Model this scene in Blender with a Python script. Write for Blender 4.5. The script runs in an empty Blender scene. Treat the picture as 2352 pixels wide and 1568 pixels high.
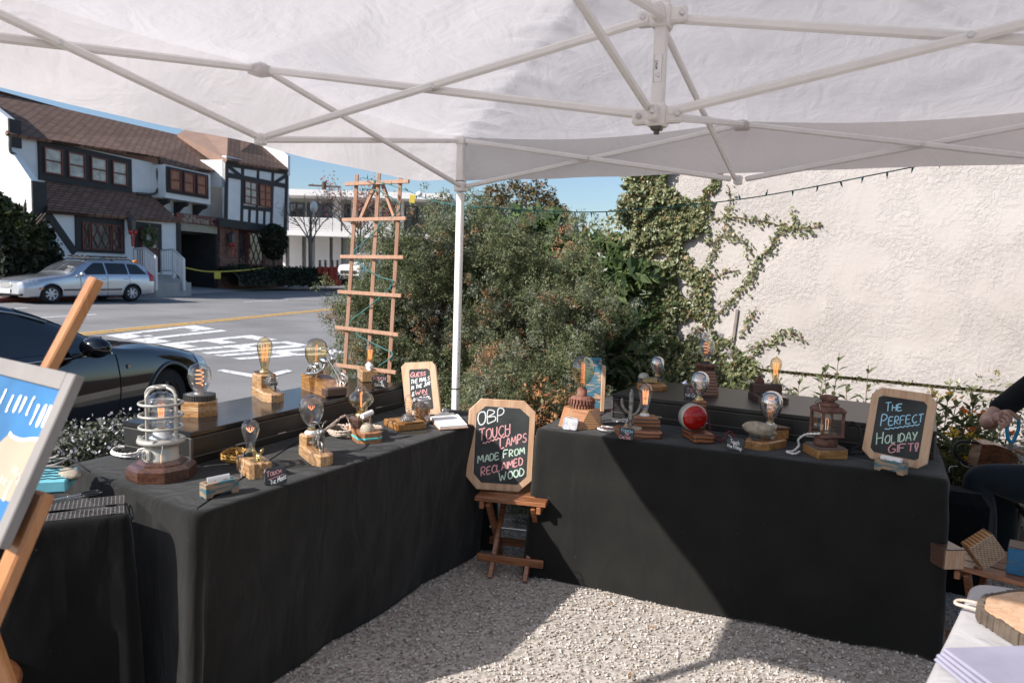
import bpy, math, random
import numpy as np
from mathutils import Vector, Matrix
sc = bpy.context.scene
COL = sc.collection
rnd = random.Random(7)
# ---------------------------------------------------------------- camera
ZC = 1.5
CAM = np.array([2.022, -3.5167, ZC]); YAW, PIT, ROL, FPX = -.4455, -.0948, .0314, 1663.9
def _rot(y, p, r):
    cy, sy = math.cos(y), math.sin(y); cp, sp = math.cos(p), math.sin(p); c, s = math.cos(r), math.sin(r)
    fwd = np.array([sy*cp, cy*cp, sp]); right = np.array([cy, -sy, 0.]); up = np.cross(right, fwd)
    return c*right+s*up, -s*right+c*up, fwd
CR, CU, CF = _rot(YAW, PIT, ROL)
cd = bpy.data.cameras.new('camera'); cam = bpy.data.objects.new('camera', cd); COL.objects.link(cam)
cam.matrix_world = Matrix(((CR[0], CU[0], -CF[0], CAM[0]), (CR[1], CU[1], -CF[1], CAM[1]), (CR[2], CU[2], -CF[2], CAM[2]), (0, 0, 0, 1)))
cd.sensor_width = 36.0; cd.lens = FPX/2352*36; cd.clip_start = .05; cd.clip_end = 2000
cd.dof.use_dof = True; cd.dof.focus_distance = 3.5; cd.dof.aperture_fstop = 5.0
sc.camera = cam
# ---------------------------------------------------------------- sky, sun, exposure
SUN = Vector((.85, 1.2, -1.0)).normalized()
w = bpy.data.worlds.new("World"); sc.world = w; w.use_nodes = True
nt = w.node_tree; bg = nt.nodes['Background']; sky = nt.nodes.new('ShaderNodeTexSky')
sky.sky_type = 'NISHITA'; sky.sun_disc = False; sky.sun_elevation = math.radians(34.2)
sky.sun_rotation = math.atan2(-.85, -1.2); sky.air_density = 1.0; sky.dust_density = 1.0; sky.ozone_density = 3.2
nt.links.new(sky.outputs[0], bg.inputs[0]); bg.inputs[1].default_value = .108
ld = bpy.data.lights.new('sun', 'SUN'); ld.energy = 5.0; ld.angle = math.radians(.53); ld.color = (1.0, .955, .92)
lo = bpy.data.objects.new('sun', ld); COL.objects.link(lo); lo.rotation_euler = SUN.to_track_quat('-Z', 'Y').to_euler()
sc.view_settings.view_transform = 'Standard'; sc.view_settings.look = 'None'
sc.view_settings.exposure = 0.5; sc.view_settings.gamma = 1
sc.cycles.max_bounces = 8; sc.cycles.transparent_max_bounces = 16; sc.cycles.diffuse_bounces = 4
sc.cycles.caustics_reflective = False; sc.cycles.caustics_refractive = False
sc.cycles.use_denoising = True
sc.cycles.sample_clamp_indirect = 6
# ---------------------------------------------------------------- surveying helpers: a photo point to a point on a real plane
def ray(x, y): return CF+(x-1176)/FPX*CR-(y-784)/FPX*CU
def at(x, y, z=0.):
    d = ray(x, y); t = (z-ZC)/d[2]; return Vector(CAM+t*d)
def aty(x, y, Y):
    d = ray(x, y); return Vector(CAM+(Y-CAM[1])/d[1]*d)
def onpl(x, y, P0, n):
    d = ray(x, y); P0 = np.array(P0, float); n = np.array(n, float)
    return Vector(CAM+((P0-CAM) @ n)/(d @ n)*d)
def dep(x, y, t): return Vector(CAM+t*ray(x, y))
# ---------------------------------------------------------------- mesh building
class MB:
    def __init__(s): s.v = []; s.f = []; s.sm = []
    def add(s, vs, fs, smooth=False):
        b = len(s.v); s.v += [tuple(v) for v in vs]; s.f += [tuple(i+b for i in f) for f in fs]; s.sm += [smooth]*len(fs); return s
    def quad(s, *p): return s.add(p, [tuple(range(len(p)))])
    def box(s, c, d, R=None, ch=0.0):
        x, y, z = d[0]/2, d[1]/2, d[2]/2
        if ch <= 0:
            vs = [Vector((i*x, j*y, k*z)) for k in (-1, 1) for j in (-1, 1) for i in (-1, 1)]
            fs = [(0, 2, 3, 1), (4, 5, 7, 6), (0, 1, 5, 4), (2, 6, 7, 3), (0, 4, 6, 2), (1, 3, 7, 5)]
        else:
            bm = _bb(); vs, fs = bevel_box(x, y, z, ch)
        c = Vector(c)
        vs = [(R @ v if R is not None else v)+c for v in vs]
        return s.add(vs, fs)
    def bar(s, p, q, w, h=None, up=(0, 0, 1), ch=0.0):
        p, q = Vector(p), Vector(q); h = h or w; d = (q-p); L = d.length; d.normalize(); up = Vector(up)
        if abs(d.dot(up)) > .98: up = Vector((1, 0, 0))
        sd = d.cross(up).normalized(); u = sd.cross(d)
        R = Matrix((d, sd, u)).transposed()
        return s.box((p+q)/2, (L, w, h), R, ch)
    def cyl(s, p, q, r0, r1=None, n=16, caps=True, smooth=True):
        r1 = r0 if r1 is None else r1; p, q = Vector(p), Vector(q); d = (q-p).normalized()
        a = d.orthogonal().normalized(); b = d.cross(a)
        vs = []
        for c, r in ((p, r0), (q, r1)):
            for i in range(n):
                t = 2*math.pi*i/n; vs.append(c+a*math.cos(t)*r+b*math.sin(t)*r)
        s.add(vs, [(i, (i+1) % n, n+(i+1) % n, n+i) for i in range(n)], smooth)
        if caps: s.add(vs[:n], [tuple(reversed(range(n)))]); s.add(vs[n:], [tuple(range(n))])
        return s
    def tube(s, pts, r, n=8, closed=False, smooth=True, caps=True):
        pts = [Vector(p) for p in pts]; m = len(pts); vs = []; a = None
        for i, p in enumerate(pts):
            if closed: d = pts[(i+1) % m]-pts[i-1]
            else: d = pts[min(i+1, m-1)]-pts[max(i-1, 0)]
            if d.length < 1e-9: d = Vector((0, 0, 1))
            d.normalize()
            a = d.orthogonal() if a is None else a-d*a.dot(d)
            if a.length < 1e-6: a = d.orthogonal()
            a.normalize(); b = d.cross(a); rr = r[i] if hasattr(r, '__len__') else r
            for k in range(n):
                t = 2*math.pi*k/n; vs.append(p+a*math.cos(t)*rr+b*math.sin(t)*rr)
        fs = []
        for i in range(m if closed else m-1):
            j = (i+1) % m
            for k in range(n):
                l = (k+1) % n; fs.append((i*n+k, i*n+l, j*n+l, j*n+k))
        s.add(vs, fs, smooth)
        if caps and not closed: s.add(vs[:n], [tuple(reversed(range(n)))]); s.add(vs[-n:], [tuple(range(n))])
        return s
    def lathe(s, prof, n=24, c=(0, 0, 0), R=None, smooth=True, sx=1, sy=1, caps=True):
        c = Vector(c); vs = []; m = len(prof)
        for r, z in prof:
            for i in range(n):
                t = 2*math.pi*i/n; v = Vector((r*math.cos(t)*sx, r*math.sin(t)*sy, z)); vs.append((R @ v if R is not None else v)+c)
        fs = [(j*n+i, j*n+(i+1) % n, (j+1)*n+(i+1) % n, (j+1)*n+i) for j in range(m-1) for i in range(n)]
        s.add(vs, fs, smooth)
        if not caps: return s
        if prof[0][0] > 1e-4: s.add(vs[:n], [tuple(reversed(range(n)))])
        if prof[-1][0] > 1e-4: s.add(vs[-n:], [tuple(range(n))])
        return s
    def prism(s, poly, z0, z1, ch=0.0, M=None):
        """polygon (ccw, xy) extruded z0..z1, with an optional chamfer on the top edge"""
        n = len(poly); P = [Vector((x, y, 0)) for x, y in poly]; rings = []
        def ins(d):
            o = []
            for i in range(n):
                a, b, c2 = P[i-1], P[i], P[(i+1) % n]
                e1 = (b-a).normalized(); e2 = (c2-b).normalized(); n1 = Vector((-e1.y, e1.x, 0)); n2 = Vector((-e2.y, e2.x, 0))
                k = n1+n2; k = k/max(.3, k.dot(n1)) if k.length > 1e-6 else n1
                o.append(b+k*d)
            return o
        ar = sum(P[i-1].x*P[i].y-P[i].x*P[i-1].y for i in range(n)); sg = 1 if ar > 0 else -1
        if ar < 0: P.reverse()
        rings.append([p+Vector((0, 0, z0)) for p in P])
        if ch: rings.append([p+Vector((0, 0, z1-ch)) for p in P]); rings.append([p+Vector((0, 0, z1)) for p in ins(ch)])
        else: rings.append([p+Vector((0, 0, z1)) for p in P])
        vs = [(M @ v if M is not None else v) for r in rings for v in r]; k = len(rings)
        fs = [(j*n+i, j*n+(i+1) % n, (j+1)*n+(i+1) % n, (j+1)*n+i) for j in range(k-1) for i in range(n)]
        fs += [tuple(reversed(range(n))), tuple((k-1)*n+i for i in range(n))]
        return s.add(vs, fs)
    def sph(s, c, r, nu=16, nv=10, R=None, v0=0.0, v1=1.0):
        r = r if hasattr(r, '__len__') else (r, r, r); c = Vector(c); vs = []
        for j in range(nv+1):
            ph = math.pi*(v0+(v1-v0)*j/nv)
            for i in range(nu):
                t = 2*math.pi*i/nu; v = Vector((r[0]*math.sin(ph)*math.cos(t), r[1]*math.sin(ph)*math.sin(t), r[2]*math.cos(ph)))
                vs.append((R @ v if R is not None else v)+c)
        return s.add(vs, [(j*nu+i, (j+1)*nu+i, (j+1)*nu+(i+1) % nu, j*nu+(i+1) % nu) for j in range(nv) for i in range(nu)], True)
    def torus(s, c, R0, r, n=28, m=8, M=None, sx=1, sy=1):
        pts = [Vector((R0*math.cos(2*math.pi*i/n)*sx, R0*math.sin(2*math.pi*i/n)*sy, 0)) for i in range(n)]
        pts = [(M @ p if M is not None else p)+Vector(c) for p in pts]
        return s.tube(pts, r, m, closed=True)
    def grid(s, fn, nu, nv, smooth=True):
        vs = [fn(i/nu, j/nv) for j in range(nv+1) for i in range(nu+1)]
        return s.add(vs, [(j*(nu+1)+i, j*(nu+1)+i+1, (j+1)*(nu+1)+i+1, (j+1)*(nu+1)+i) for j in range(nv) for i in range(nu)], smooth)
    def xf(s, M):
        s.v = [tuple(M @ Vector(v)) for v in s.v]; return s
    def join(s, o, M=None):
        return s.add([(M @ Vector(v) if M is not None else v) for v in o.v], [], False)._jf(o)
    def _jf(s, o):
        b = len(s.v)-len(o.v); s.f += [tuple(i+b for i in f) for f in o.f]; s.sm += o.sm; return s
    def build(s, name, m, parent=None):
        me = bpy.data.meshes.new(name); me.from_pydata(s.v, [], s.f); me.polygons.foreach_set('use_smooth', s.sm)
        me.materials.append(m); me.update()
        o = bpy.data.objects.new(name, me); COL.objects.link(o)
        if parent is not None: o.parent = parent
        return o
def _bb(): return None
def bevel_box(x, y, z, c):
    c = min(c, .45*min(2*x, 2*y, 2*z)); pts = {}; vs = []
    def P(i, j, k, ax):
        key = (i, j, k, ax)
        if key not in pts:
            v = [i*x, j*y, k*z]
            for a in range(3):
                if a != ax: v[a] -= (i, j, k)[a]*c
            pts[key] = len(vs); vs.append(Vector(v))
        return pts[key]
    S = (-1, 1); fs = []
    def face(ids):
        vv = [vs[i] for i in ids]; n = (vv[1]-vv[0]).cross(vv[2]-vv[0]); ce = sum(vv, Vector())/len(vv)
        fs.append(tuple(ids) if n.dot(ce) > 0 else tuple(reversed(ids)))
    for i in S: face([P(i, -1, -1, 0), P(i, 1, -1, 0), P(i, 1, 1, 0), P(i, -1, 1, 0)])
    for j in S: face([P(-1, j, -1, 1), P(1, j, -1, 1), P(1, j, 1, 1), P(-1, j, 1, 1)])
    for k in S: face([P(-1, -1, k, 2), P(1, -1, k, 2), P(1, 1, k, 2), P(-1, 1, k, 2)])
    for i in S:
        for j in S: face([P(i, j, -1, 0), P(i, j, 1, 0), P(i, j, 1, 1), P(i, j, -1, 1)])
    for i in S:
        for k in S: face([P(i, -1, k, 0), P(i, 1, k, 0), P(i, 1, k, 2), P(i, -1, k, 2)])
    for j in S:
        for k in S: face([P(-1, j, k, 1), P(1, j, k, 1), P(1, j, k, 2), P(-1, j, k, 2)])
    for i in S:
        for j in S:
            for k in S: face([P(i, j, k, 0), P(i, j, k, 1), P(i, j, k, 2)])
    return vs, fs
def tag(o, label=None, cat=None, group=None, kind=None):
    if label: o['label'] = label
    if cat: o['category'] = cat
    if group: o['group'] = group
    if kind: o['kind'] = kind
    return o
def thing(name, label, cat, loc=(0, 0, 0), rz=0., group=None, rx=0., M=None):
    o = bpy.data.objects.new(name, None); COL.objects.link(o); o.empty_display_size = .1
    if M is not None: o.matrix_world = M
    else: o.location = loc; o.rotation_euler = (rx, 0, rz)
    return tag(o, label, cat, group)
def struct(o): o['kind'] = 'structure'; return o
def copy_tree(o, parent=None):
    c = o.copy(); COL.objects.link(c)
    if parent is not None: c.parent = parent
    for ch in [k for k in list(bpy.data.objects) if k.parent is o]: copy_tree(ch, c)
    return c
def np_mesh(name, V, F, m, parent=None, smooth=False):
    """big meshes: V (n,3), F (k,4) or (k,3) arrays"""
    V = np.asarray(V, np.float32); F = np.asarray(F, np.int32); k = F.shape[1]
    me = bpy.data.meshes.new(name); me.vertices.add(len(V)); me.vertices.foreach_set('co', V.ravel())
    me.loops.add(F.size); me.loops.foreach_set('vertex_index', F.ravel()); me.polygons.add(len(F))
    me.polygons.foreach_set('loop_start', np.arange(0, F.size, k, dtype=np.int32))
    me.polygons.foreach_set('use_smooth', np.full(len(F), smooth)); me.update(calc_edges=True); me.validate(); me.materials.append(m)
    o = bpy.data.objects.new(name, me); COL.objects.link(o)
    if parent is not None: o.parent = parent
    return o
Z3 = Vector((0, 0, 1))
def Rz(a): return Matrix.Rotation(a, 3, 'Z')
def Rx(a): return Matrix.Rotation(a, 3, 'X')
def Ry(a): return Matrix.Rotation(a, 3, 'Y')
def crv(pts, n=8):
    """Catmull-Rom through points"""
    P = [Vector(p) for p in pts]; P = [P[0]*2-P[1]]+P+[P[-1]*2-P[-2]]; out = []
    for i in range(1, len(P)-2):
        for k in range(n):
            t = k/n; a, b, c, d = P[i-1], P[i], P[i+1], P[i+2]
            out.append(.5*((2*b)+(c-a)*t+(2*a-5*b+4*c-d)*t*t+(3*b-a-3*c+d)*t**3))
    out.append(P[-2]); return out
# ---------------------------------------------------------------- materials (procedural)
def _new(name):
    m = bpy.data.materials.new(name); m.use_nodes = True; t = m.node_tree; b = t.nodes['Principled BSDF']; return m, t, b
def N(t, typ, **kw):
    n = t.nodes.new(typ)
    for k, v in kw.items():
        if k in n.inputs: n.inputs[k].default_value = v
        else: setattr(n, k, v)
    return n
def L(t, a, b): t.links.new(a, b)
def ramp(t, stops, interp='LINEAR'):
    r = t.nodes.new('ShaderNodeValToRGB'); e = r.color_ramp.elements; r.color_ramp.interpolation = interp
    while len(e) < len(stops): e.new(.5)
    for i, (p, c) in enumerate(stops): e[i].position = p; e[i].color = (*c, 1) if len(c) == 3 else c
    return r
def coord(t, which='Object', scale=(1, 1, 1), rot=(0, 0, 0)):
    c = t.nodes.new('ShaderNodeTexCoord'); m = t.nodes.new('ShaderNodeMapping')
    m.inputs['Scale'].default_value = scale; m.inputs['Rotation'].default_value = rot; L(t, c.outputs[which], m.inputs['Vector']); return m.outputs['Vector']
def bump(t, b, h, strength=.3, dist=.01):
    n = t.nodes.new('ShaderNodeBump'); n.inputs['Strength'].default_value = strength; n.inputs['Distance'].default_value = dist
    L(t, h, n.inputs['Height']); L(t, n.outputs['Normal'], b.inputs['Normal']); return n
def mul(c, k): return tuple(min(1, x*k) for x in c)
def plain(name, col, rough=.6, metal=0., var=.12, sc_=12., bmp=.0, bsc=60., spec=.5, coat=0.):
    m, t, b = _new(name); v = coord(t); n = N(t, 'ShaderNodeTexNoise', Scale=sc_, Detail=5.); L(t, v, n.inputs['Vector'])
    r = ramp(t, [(.3, mul(col, 1-var)), (.7, mul(col, 1+var))]); L(t, n.outputs['Fac'], r.inputs[0]); L(t, r.outputs[0], b.inputs['Base Color'])
    b.inputs['Roughness'].default_value = rough; b.inputs['Metallic'].default_value = metal; b.inputs['Specular IOR Level'].default_value = spec
    b.inputs['Coat Weight'].default_value = coat; b.inputs['Coat Roughness'].default_value = .04
    if bmp: n2 = N(t, 'ShaderNodeTexNoise', Scale=bsc, Detail=4.); L(t, v, n2.inputs['Vector']); bump(t, b, n2.outputs['Fac'], bmp, .004)
    return m
def wood(name, c1, c2, axis='x', k=1., rough=.45, rings=1., coat=.0):
    """long grain along the axis, dark latewood bands"""
    m, t, b = _new(name); k *= .8; s = dict(x=(2.5*k, 26*k, 26*k), y=(26*k, 2.5*k, 26*k), z=(26*k, 26*k, 2.5*k))[axis]
    v = coord(t, 'Object', s); n = N(t, 'ShaderNodeTexNoise', Scale=1.6, Detail=3., Distortion=.6); L(t, v, n.inputs['Vector'])
    w_ = N(t, 'ShaderNodeMath', operation='MULTIPLY'); L(t, n.outputs['Fac'], w_.inputs[0]); w_.inputs[1].default_value = 5.5*rings
    f = N(t, 'ShaderNodeMath', operation='FRACT'); L(t, w_.outputs[0], f.inputs[0])
    n2 = N(t, 'ShaderNodeTexNoise', Scale=9., Detail=4.); L(t, v, n2.inputs['Vector'])
    mx = N(t, 'ShaderNodeMath', operation='MULTIPLY_ADD'); L(t, n2.outputs['Fac'], mx.inputs[0]); mx.inputs[1].default_value = .5; L(t, f.outputs[0], mx.inputs[2])
    mid = tuple((a*.6+b_*.4) for a, b_ in zip(c1, c2))
    r = ramp(t, [(.1, c1), (.55, mid), (.95, c2), (1.15 if False else 1., mid)]); L(t, mx.outputs[0], r.inputs[0]); L(t, r.outputs[0], b.inputs['Base Color'])
    b.inputs['Roughness'].default_value = rough; b.inputs['Coat Weight'].default_value = coat; b.inputs['Coat Roughness'].default_value = .15
    bump(t, b, mx.outputs[0], .15, .001); return m
def leafm(name, cols, rough=.5, trans=.25, spec=.4):
    m, t, b = _new(name); g = t.nodes.new('ShaderNodeNewGeometry'); st = [(i/max(1, len(cols)-1), c) for i, c in enumerate(cols)]
    r = ramp(t, st); L(t, g.outputs['Random Per Island'], r.inputs[0]); L(t, r.outputs[0], b.inputs['Base Color'])
    b.inputs['Roughness'].default_value = rough; b.inputs['Specular IOR Level'].default_value = spec
    if trans:
        tr = t.nodes.new('ShaderNodeBsdfTranslucent'); hs = N(t, 'ShaderNodeHueSaturation', Saturation=1.1, Value=1.3); L(t, r.outputs[0], hs.inputs['Color']); L(t, hs.outputs[0], tr.inputs[0])
        mx = t.nodes.new('ShaderNodeMixShader'); mx.inputs[0].default_value = trans; L(t, b.outputs[0], mx.inputs[1]); L(t, tr.outputs[0], mx.inputs[2])
        L(t, mx.outputs[0], t.nodes['Material Output'].inputs[0])
    return m
def thinglass(name, tint=(1, 1, 1), refl=1.0, ior=1.45, rough=0.0):
    m, t, b = _new(name); t.nodes.remove(b)
    tr = t.nodes.new('ShaderNodeBsdfTransparent'); tr.inputs[0].default_value = (*tint, 1)
    gl = t.nodes.new('ShaderNodeBsdfGlossy'); gl.inputs['Roughness'].default_value = rough
    lw = N(t, 'ShaderNodeLayerWeight', Blend=.5); pw_ = N(t, 'ShaderNodeMath', operation='POWER'); L(t, lw.outputs['Facing'], pw_.inputs[0]); pw_.inputs[1].default_value = 2.3; mm = N(t, 'ShaderNodeMath', operation='MULTIPLY_ADD'); mm.use_clamp = True; L(t, pw_.outputs[0], mm.inputs[0]); mm.inputs[1].default_value = .9; mm.inputs[2].default_value = .075*refl
    mx = t.nodes.new('ShaderNodeMixShader'); L(t, mm.outputs[0], mx.inputs[0]); L(t, tr.outputs[0], mx.inputs[1]); L(t, gl.outputs[0], mx.inputs[2])
    L(t, mx.outputs[0], t.nodes['Material Output'].inputs[0]); return m
def emit(name, col, s):
    m, t, b = _new(name); b.inputs['Base Color'].default_value = (*col, 1); b.inputs['Emission Color'].default_value = (*col, 1); b.inputs['Emission Strength'].default_value = s; return m
def cloth(name, col, fuzz=.5, bsc=900., rough=.95, stain=.1):
    m, t, b = _new(name); v = coord(t); n = N(t, 'ShaderNodeTexNoise', Scale=5., Detail=6.); L(t, v, n.inputs['Vector'])
    n2 = N(t, 'ShaderNodeTexNoise', Scale=bsc, Detail=2.); L(t, v, n2.inputs['Vector'])
    a = N(t, 'ShaderNodeMath', operation='MULTIPLY_ADD'); L(t, n2.outputs['Fac'], a.inputs[0]); a.inputs[1].default_value = .5; L(t, n.outputs['Fac'], a.inputs[2])
    r = ramp(t, [(.45, mul(col, 1-stain-.25*fuzz)), (1., mul(col, 1+stain+.3*fuzz))]); L(t, a.outputs[0], r.inputs[0])
    li = N(t, 'ShaderNodeTexNoise', Scale=120., Detail=0.); L(t, v, li.inputs['Vector']); lr = ramp(t, [(.875, (0, 0, 0)), (.90, (1, 1, 1))]); L(t, li.outputs['Fac'], lr.inputs[0]); mxl = t.nodes.new('ShaderNodeMixRGB'); L(t, lr.outputs[0], mxl.inputs[0]); L(t, r.outputs[0], mxl.inputs[1]); mxl.inputs[2].default_value = (.09, .085, .08, 1) if max(col) < .1 else (*col, 1); L(t, mxl.outputs[0], b.inputs['Base Color'])
    b.inputs['Roughness'].default_value = rough; b.inputs['Specular IOR Level'].default_value = .1
    b.inputs['Sheen Weight'].default_value = .25*fuzz; b.inputs['Sheen Roughness'].default_value = .5
    n3 = N(t, 'ShaderNodeTexNoise', Scale=7., Detail=3., Distortion=.8); L(t, coord(t, 'Object', (1, 1, .35)), n3.inputs['Vector'])
    ad = N(t, 'ShaderNodeMath', operation='MULTIPLY_ADD'); L(t, n2.outputs['Fac'], ad.inputs[0]); ad.inputs[1].default_value = .03; L(t, n3.outputs['Fac'], ad.inputs[2])
    bump(t, b, ad.outputs[0], .45, .03); return m
def carpaint(name, col, metal=0., rough=.3, coat=1.):
    m, t, b = _new(name); b.inputs['Base Color'].default_value = (*col, 1); b.inputs['Metallic'].default_value = metal; b.inputs['Roughness'].default_value = rough
    b.inputs['Coat Weight'].default_value = coat; b.inputs['Coat Roughness'].default_value = .02
    v = coord(t); n = N(t, 'ShaderNodeTexNoise', Scale=1.5, Detail=2.); L(t, v, n.inputs['Vector']); r = ramp(t, [(.3, (rough*.8,)*3), (.7, (rough*1.2,)*3)]); L(t, n.outputs['Fac'], r.inputs[0]); L(t, r.outputs[0], b.inputs['Roughness']); return m
def rust(name, c1, c2, rough=.85, metal=.2, s=40.):
    m, t, b = _new(name); v = coord(t); n = N(t, 'ShaderNodeTexNoise', Scale=s, Detail=8.); L(t, v, n.inputs['Vector'])
    r = ramp(t, [(.35, c1), (.65, c2)]); L(t, n.outputs['Fac'], r.inputs[0]); L(t, r.outputs[0], b.inputs['Base Color'])
    b.inputs['Roughness'].default_value = rough; b.inputs['Metallic'].default_value = metal; bump(t, b, n.outputs['Fac'], .4, .003); return m
def stucco():
    m, t, b = _new('stucco'); v = coord(t)
    n1 = N(t, 'ShaderNodeTexNoise', Scale=32., Detail=7., Roughness=.66, Distortion=.05); L(t, v, n1.inputs['Vector'])
    n2 = N(t, 'ShaderNodeTexNoise', Scale=150., Detail=3.); L(t, v, n2.inputs['Vector'])
    r1 = ramp(t, [(.42, (0, 0, 0)), (.50, (.55, .55, .55)), (.57, (.85, .85, .85)), (.7, (1, 1, 1))]); L(t, n1.outputs['Fac'], r1.inputs[0])
    mk = N(t, 'ShaderNodeTexNoise', Scale=3.1, Detail=3., Distortion=.8); L(t, v, mk.inputs['Vector']); mr = ramp(t, [(.36, (.12, .12, .12)), (.62, (1, 1, 1))]); L(t, mk.outputs['Fac'], mr.inputs[0]); mq = N(t, 'ShaderNodeMath', operation='MULTIPLY'); L(t, r1.outputs[0], mq.inputs[0]); L(t, mr.outputs[0], mq.inputs[1])
    a = N(t, 'ShaderNodeMath', operation='MULTIPLY_ADD'); L(t, n2.outputs['Fac'], a.inputs[0]); a.inputs[1].default_value = .22; L(t, mq.outputs[0], a.inputs[2])
    n3 = N(t, 'ShaderNodeTexNoise', Scale=1.3, Detail=5.); L(t, v, n3.inputs['Vector'])
    rc = ramp(t, [(.25, (.37, .335, .305)), (.45, (.44, .40, .37)), (.7, (.49, .45, .415))]); L(t, n3.outputs['Fac'], rc.inputs[0]); L(t, rc.outputs[0], b.inputs['Base Color'])
    b.inputs['Roughness'].default_value = .95; b.inputs['Specular IOR Level'].default_value = .1; bump(t, b, a.outputs[0], .55, .010); return m
def asphalt():
    m, t, b = _new('asphalt'); v = coord(t)
    n1 = N(t, 'ShaderNodeTexNoise', Scale=.5, Detail=6.); L(t, v, n1.inputs['Vector']); n2 = N(t, 'ShaderNodeTexNoise', Scale=60., Detail=3.); L(t, v, n2.inputs['Vector'])
    a = N(t, 'ShaderNodeMath', operation='MULTIPLY_ADD'); L(t, n2.outputs['Fac'], a.inputs[0]); a.inputs[1].default_value = .7; L(t, n1.outputs['Fac'], a.inputs[2])
    r = ramp(t, [(.55, (.145, .138, .132)), (1.05 if False else 1., (.26, .25, .24))]); L(t, a.outputs[0], r.inputs[0]); L(t, r.outputs[0], b.inputs['Base Color'])
    b.inputs['Roughness'].default_value = .9; bump(t, b, n2.outputs['Fac'], .4, .01); return m
def brickm():
    m, t, b = _new('brick'); v = coord(t, 'Object', (1, 1, 1), (-math.pi/2, 0, 0)); x = t.nodes.new('ShaderNodeTexBrick')
    x.inputs['Color1'].default_value = (.17, .06, .035, 1); x.inputs['Color2'].default_value = (.30, .14, .09, 1); x.inputs['Mortar'].default_value = (.32, .27, .23, 1)
    x.inputs['Scale'].default_value = 2.2; x.inputs['Bias'].default_value = -.2; L(t, v, x.inputs['Vector']); L(t, x.outputs[0], b.inputs['Base Color']); b.inputs['Roughness'].default_value = .9; return m
def shingle(name, c1, c2, rows=.16):
    """courses along local z of the wall frame: bands by height with random tabs"""
    m, t, b = _new(name); v = coord(t, 'Object', (1, 1, 1)); x = t.nodes.new('ShaderNodeTexBrick'); x.offset = .5
    x.inputs['Color1'].default_value = (*c1, 1); x.inputs['Color2'].default_value = (*c2, 1); x.inputs['Mortar'].default_value = (*mul(c1, .35), 1)
    x.inputs['Scale'].default_value = 1.; x.inputs['Brick Width'].default_value = .42; x.inputs['Row Height'].default_value = rows; x.inputs['Mortar Size'].default_value = .03; x.inputs['Bias'].default_value = 0.
    L(t, v, x.inputs['Vector']); L(t, x.outputs[0], b.inputs['Base Color']); b.inputs['Roughness'].default_value = .95
    bump(t, b, x.outputs['Fac'], -.5, .03); return m
def canvasm():
    m, t, b = _new('white_canvas'); v = coord(t)
    n = N(t, 'ShaderNodeTexNoise', Scale=2.2, Detail=5., Distortion=1.2); L(t, v, n.inputs['Vector'])
    n2 = N(t, 'ShaderNodeTexNoise', Scale=9., Detail=4., Distortion=1.5); L(t, coord(t, 'Object', (1, .5, 1), (0, 0, .7)), n2.inputs['Vector'])
    a = N(t, 'ShaderNodeMath', operation='MULTIPLY_ADD'); L(t, n2.outputs['Fac'], a.inputs[0]); a.inputs[1].default_value = .35; L(t, n.outputs['Fac'], a.inputs[2])
    b.inputs['Base Color'].default_value = (.90, .865, .855, 1); b.inputs['Roughness'].default_value = .8; b.inputs['Specular IOR Level'].default_value = .2
    bn = bump(t, b, a.outputs[0], .34, .05)
    tr = t.nodes.new('ShaderNodeBsdfTranslucent'); tr.inputs[0].default_value = (.70, .665, .66, 1); L(t, bn.outputs['Normal'], tr.inputs['Normal'])
    mx = t.nodes.new('ShaderNodeMixShader'); mx.inputs[0].default_value = .5; L(t, b.outputs[0], mx.inputs[1]); L(t, tr.outputs[0], mx.inputs[2])
    L(t, mx.outputs[0], t.nodes['Material Output'].inputs[0]); return m
def gravelm():
    m, t, b = _new('gravel_bed'); v = coord(t); x = N(t, 'ShaderNodeTexVoronoi', Scale=85.); L(t, v, x.inputs['Vector'])
    r = ramp(t, [(0, (.20, .17, .14)), (.5, (.40, .36, .31)), (1, (.58, .53, .48))]); L(t, x.outputs['Color'], r.inputs[0]); L(t, r.outputs[0], b.inputs['Base Color'])
    b.inputs['Roughness'].default_value = .9; bump(t, b, x.outputs['Distance'], -1., .008); return m
def ply(name, c1, c2, per=.012, rough=.4, coat=.3):
    """wood built up in level layers"""
    m, t, b = _new(name); v = coord(t); s_ = N(t, 'ShaderNodeSeparateXYZ'); L(t, v, s_.inputs[0]); nz = N(t, 'ShaderNodeTexNoise', Scale=14., Detail=2.); L(t, v, nz.inputs['Vector'])
    a = N(t, 'ShaderNodeMath', operation='MULTIPLY_ADD'); L(t, nz.outputs['Fac'], a.inputs[0]); a.inputs[1].default_value = .9; k = N(t, 'ShaderNodeMath', operation='MULTIPLY'); L(t, s_.outputs['Z'], k.inputs[0]); k.inputs[1].default_value = 1/per; L(t, k.outputs[0], a.inputs[2])
    f = N(t, 'ShaderNodeMath', operation='FRACT'); L(t, a.outputs[0], f.inputs[0]); g = N(t, 'ShaderNodeTexNoise', Scale=5., Detail=4.); L(t, coord(t, 'Object', (6, 60, 60)), g.inputs['Vector'])
    a2 = N(t, 'ShaderNodeMath', operation='MULTIPLY_ADD'); L(t, g.outputs['Fac'], a2.inputs[0]); a2.inputs[1].default_value = .4; L(t, f.outputs[0], a2.inputs[2])
    r = ramp(t, [(.25, c1), (.55, mul(c1, .8)), (.85, c2), (1., mul(c2, .8))]); L(t, a2.outputs[0], r.inputs[0]); L(t, r.outputs[0], b.inputs['Base Color']); b.inputs['Roughness'].default_value = rough; b.inputs['Coat Weight'].default_value = coat; return m
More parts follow.
